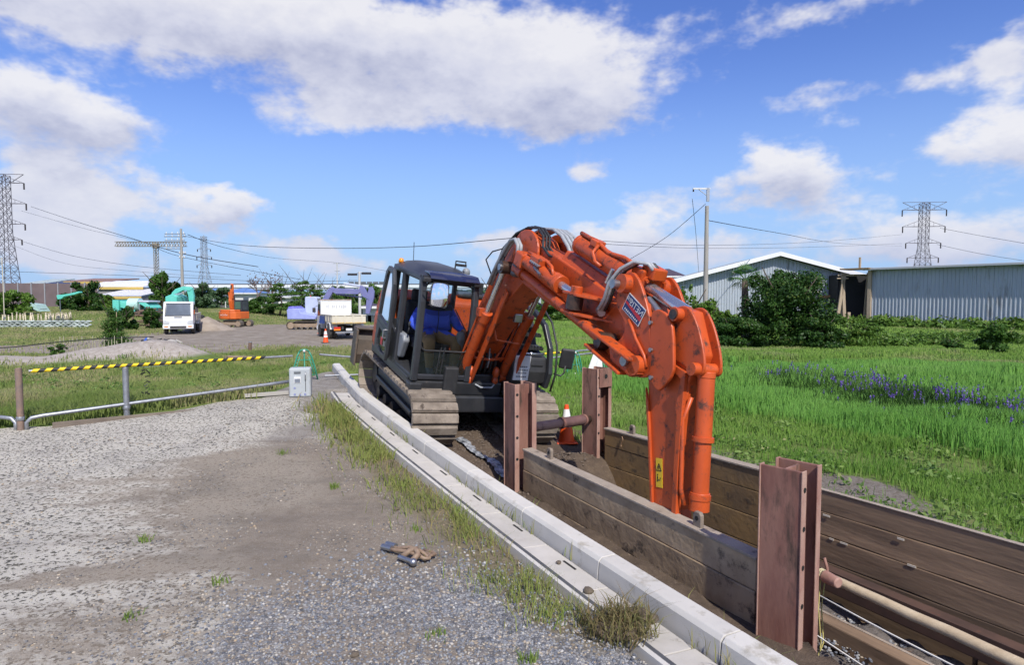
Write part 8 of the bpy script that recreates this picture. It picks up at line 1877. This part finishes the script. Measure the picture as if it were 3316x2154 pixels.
    co = np.empty(len(o.data.vertices) * 3, np.float32); o.data.vertices.foreach_get('co', co); co = co.reshape(-1, 3); base = np.repeat(height(x, y), 12); co[:, 2] += (-.86 - base); o.data.vertices.foreach_set('co', co.ravel())
stones()
# ------------------------------------------------------------------ the operator
def build_person():
    jac = mat('jacket_blue', (.035, .075, .48), .7, c2=(.05, .10, .58), scale=9, bump=.25, bump_scale=14); yoke = mat('jacket_black', (.012, .013, .02), .8); trou = mat('khaki_trousers', (.26, .165, .075), .85, c2=(.2, .125, .055), scale=8, bump=.2, bump_scale=20)
    skin = mat('skin', (.42, .22, .15), .55); helm = mat('helmet_white', (.72, .73, .74), .3); boot = mat('boot_grey', (.12, .13, .13), .8); hair_m = mat('hair_black', (.012, .01, .01), .7); dk = mat('jacket_blue_shaded', (.012, .03, .30), .7)
    yc = -.70
    J = {}
    # name: (x, y, z, radius, material)
    nodes = [('pelvis', (.02, yc, 1.56), .17, 't'), ('belly', (.06, yc, 1.70), .195, 'b'), ('chest', (.04, yc, 1.88), .185, 'b'), ('neck', (.06, yc, 2.06), .065, 's'), ('head', (.10, yc, 2.19), .10, 's'), ('crown', (.10, yc, 2.27), .09, 's')]
    edges = [('pelvis', 'belly'), ('belly', 'chest'), ('chest', 'neck'), ('neck', 'head'), ('head', 'crown')]
    for s, nm in ((-1, 'l'), (1, 'r')):
        nodes += [('sh' + nm, (.05, yc + s * .20, 1.96), .095, 'b'), ('el' + nm, (.14, yc + s * .325, 1.72), .075, 'b'), ('wr' + nm, (.40, yc + s * .335, 1.68), .045, 'b'), ('pa' + nm, (.47, yc + s * .325, 1.69), .034, 's')]
        edges += [('chest', 'sh' + nm), ('sh' + nm, 'el' + nm), ('el' + nm, 'wr' + nm), ('wr' + nm, 'pa' + nm)]
        nodes += [('hip' + nm, (.10, yc + s * .10, 1.54), .125, 't'), ('kn' + nm, (.56, yc + s * .20, 1.54), .092, 't'), ('an' + nm, (.60, yc + s * .17, 1.17), .06, 't'), ('he' + nm, (.62, yc + s * .17, 1.10), .05, 'o'), ('to' + nm, (.80, yc + s * .19, 1.08), .045, 'o')]
        edges += [('pelvis', 'hip' + nm), ('hip' + nm, 'kn' + nm), ('kn' + nm, 'an' + nm), ('an' + nm, 'he' + nm), ('he' + nm, 'to' + nm)]
        # fingers curl round the lever; thumb leaves the side of the palm
        for f in range(4):
            L_ = (.9, 1.0, .95, .75)[f]; z0 = 1.715 - f * .018
            nodes += [('f%s%d0' % (nm, f), (.49, yc + s * .335, z0), .011, 's'), ('f%s%d1' % (nm, f), (.49 + .035 * L_, yc + s * .325, z0 - .004), .0095, 's'), ('f%s%d2' % (nm, f), (.49 + .03 * L_, yc + s * .29, z0 - .01), .0085, 's')]
            edges += [('pa' + nm, 'f%s%d0' % (nm, f)), ('f%s%d0' % (nm, f), 'f%s%d1' % (nm, f)), ('f%s%d1' % (nm, f), 'f%s%d2' % (nm, f))]
        nodes += [('th%s0' % nm, (.46, yc + s * .295, 1.71), .012, 's'), ('th%s1' % nm, (.485, yc + s * .275, 1.725), .010, 's')]; edges += [('pa' + nm, 'th%s0' % nm), ('th%s0' % nm, 'th%s1' % nm)]
    idx = {n[0]: i for i, n in enumerate(nodes)}
    me = bpy.data.meshes.new('person'); me.from_pydata([n[1] for n in nodes], [(idx[a], idx[b]) for a, b in edges], []); me.update()
    o = bpy.data.objects.new('person', me); col.objects.link(o)
    sk = o.modifiers.new('skin', 'SKIN'); sk.use_smooth_shade = True
    for i, n in enumerate(nodes): d = me.skin_vertices[0].data[i]; d.radius = (n[2], n[2]); d.use_root = (i == 0)
    sb = o.modifiers.new('sub', 'SUBSURF'); sb.levels = 2; sb.render_levels = 2
    dg = bpy.context.evaluated_depsgraph_get(); dg.update(); nm = bpy.data.meshes.new_from_object(o.evaluated_get(dg)); o.modifiers.clear(); o.data = nm
    nm.materials.clear()
    for m_ in (jac, yoke, trou, skin, boot, dk): nm.materials.append(m_)
    P = np.array([n[1] for n in nodes]); kind = [n[3] for n in nodes]; segs = [(idx[a], idx[b]) for a, b in edges]
    for p in nm.polygons:
        c = np.array(p.center); best = 9; kk = 'b'
        for a, b in segs:
            ab = P[b] - P[a]; t = np.clip(((c - P[a]) @ ab) / (ab @ ab), 0, 1); dd = np.linalg.norm(c - P[a] - ab * t)
            if dd < best: best = dd; kk = kind[b] if t > (.55 if kind[b] != 's' or kind[a] == 's' else .8) else kind[a]
        if kk == 't' and c[2] > 1.62 and abs(c[1] - yc) < .25: kk = 'b'
        mi = {'b': 0, 't': 2, 's': 3, 'o': 4}[kk]
        if kk == 'b': mi = 1 if c[2] > 1.965 else 5 if c[2] > 1.87 else 0  # darker blue on the chest: cab roof's shade painted into the jacket
        p.material_index = mi; p.use_smooth = True
    h = MB(); h.lathe([(.128, 0), (.132, .02), (.128, .07), (.105, .12), (.06, .155), (.01, .165)], 20, (.10, yc, 2.225)); h.lathe([(.128, .0), (.15, -.008), (.152, -.002), (.13, .015)], 20, (.115, yc, 2.225), cap=False); h.build('helmet', helm, o, smooth=True)
    hb = MB(); hb.prism(rr_frame(-.03, .03, -.01, .012, .008), .13, .245, axis='y', M=Matrix.Translation((0, yc - .185, 2.205)) @ Matrix.Translation((.21, 0, 0))); hb.build('helmet_peak', helm, o)
    f = MB(); f.prism([(.185, 2.16), (.225, 2.15), (.19, 2.20)], yc - .014, yc + .014); f.build('nose', skin, o, bevel=.006)
    for s in (-1, 1): MB().ball((.188, yc + s * .034, 2.197), .011, 8, 6).build('eye', hair_m, o, smooth=True); MB().ball((.10, yc + s * .102, 2.18), (.02, .012, .03), 8, 6).build('ear', skin, o, smooth=True)
    MB().tube([(.19, yc - .025, 2.125), (.196, yc, 2.122), (.19, yc + .025, 2.125)], .006, 5).build('mouth', mat('lips', (.3, .12, .1), .5), o)
    MB().lathe([(.104, 0), (.106, .05)], 16, (.092, yc, 2.18), cap=False).build('hair', hair_m, o)
    MB().tube([(.235, yc, 1.60), (.252, yc, 1.72), (.232, yc, 1.88), (.16, yc, 2.01)], .006, 5).build('zip', yoke, o)
    o.matrix_world = EXM @ Matrix.Translation((.26, .075, 0)) @ Matrix.Translation((0, yc, 1.5)) @ Matrix.Diagonal((1.08, 1.2, 1.07, 1)) @ Matrix.Translation((0, -yc, -1.5))
    tag(o, 'operator in blue jacket, khaki trousers and white helmet seated in the excavator cab', 'person')
build_person()
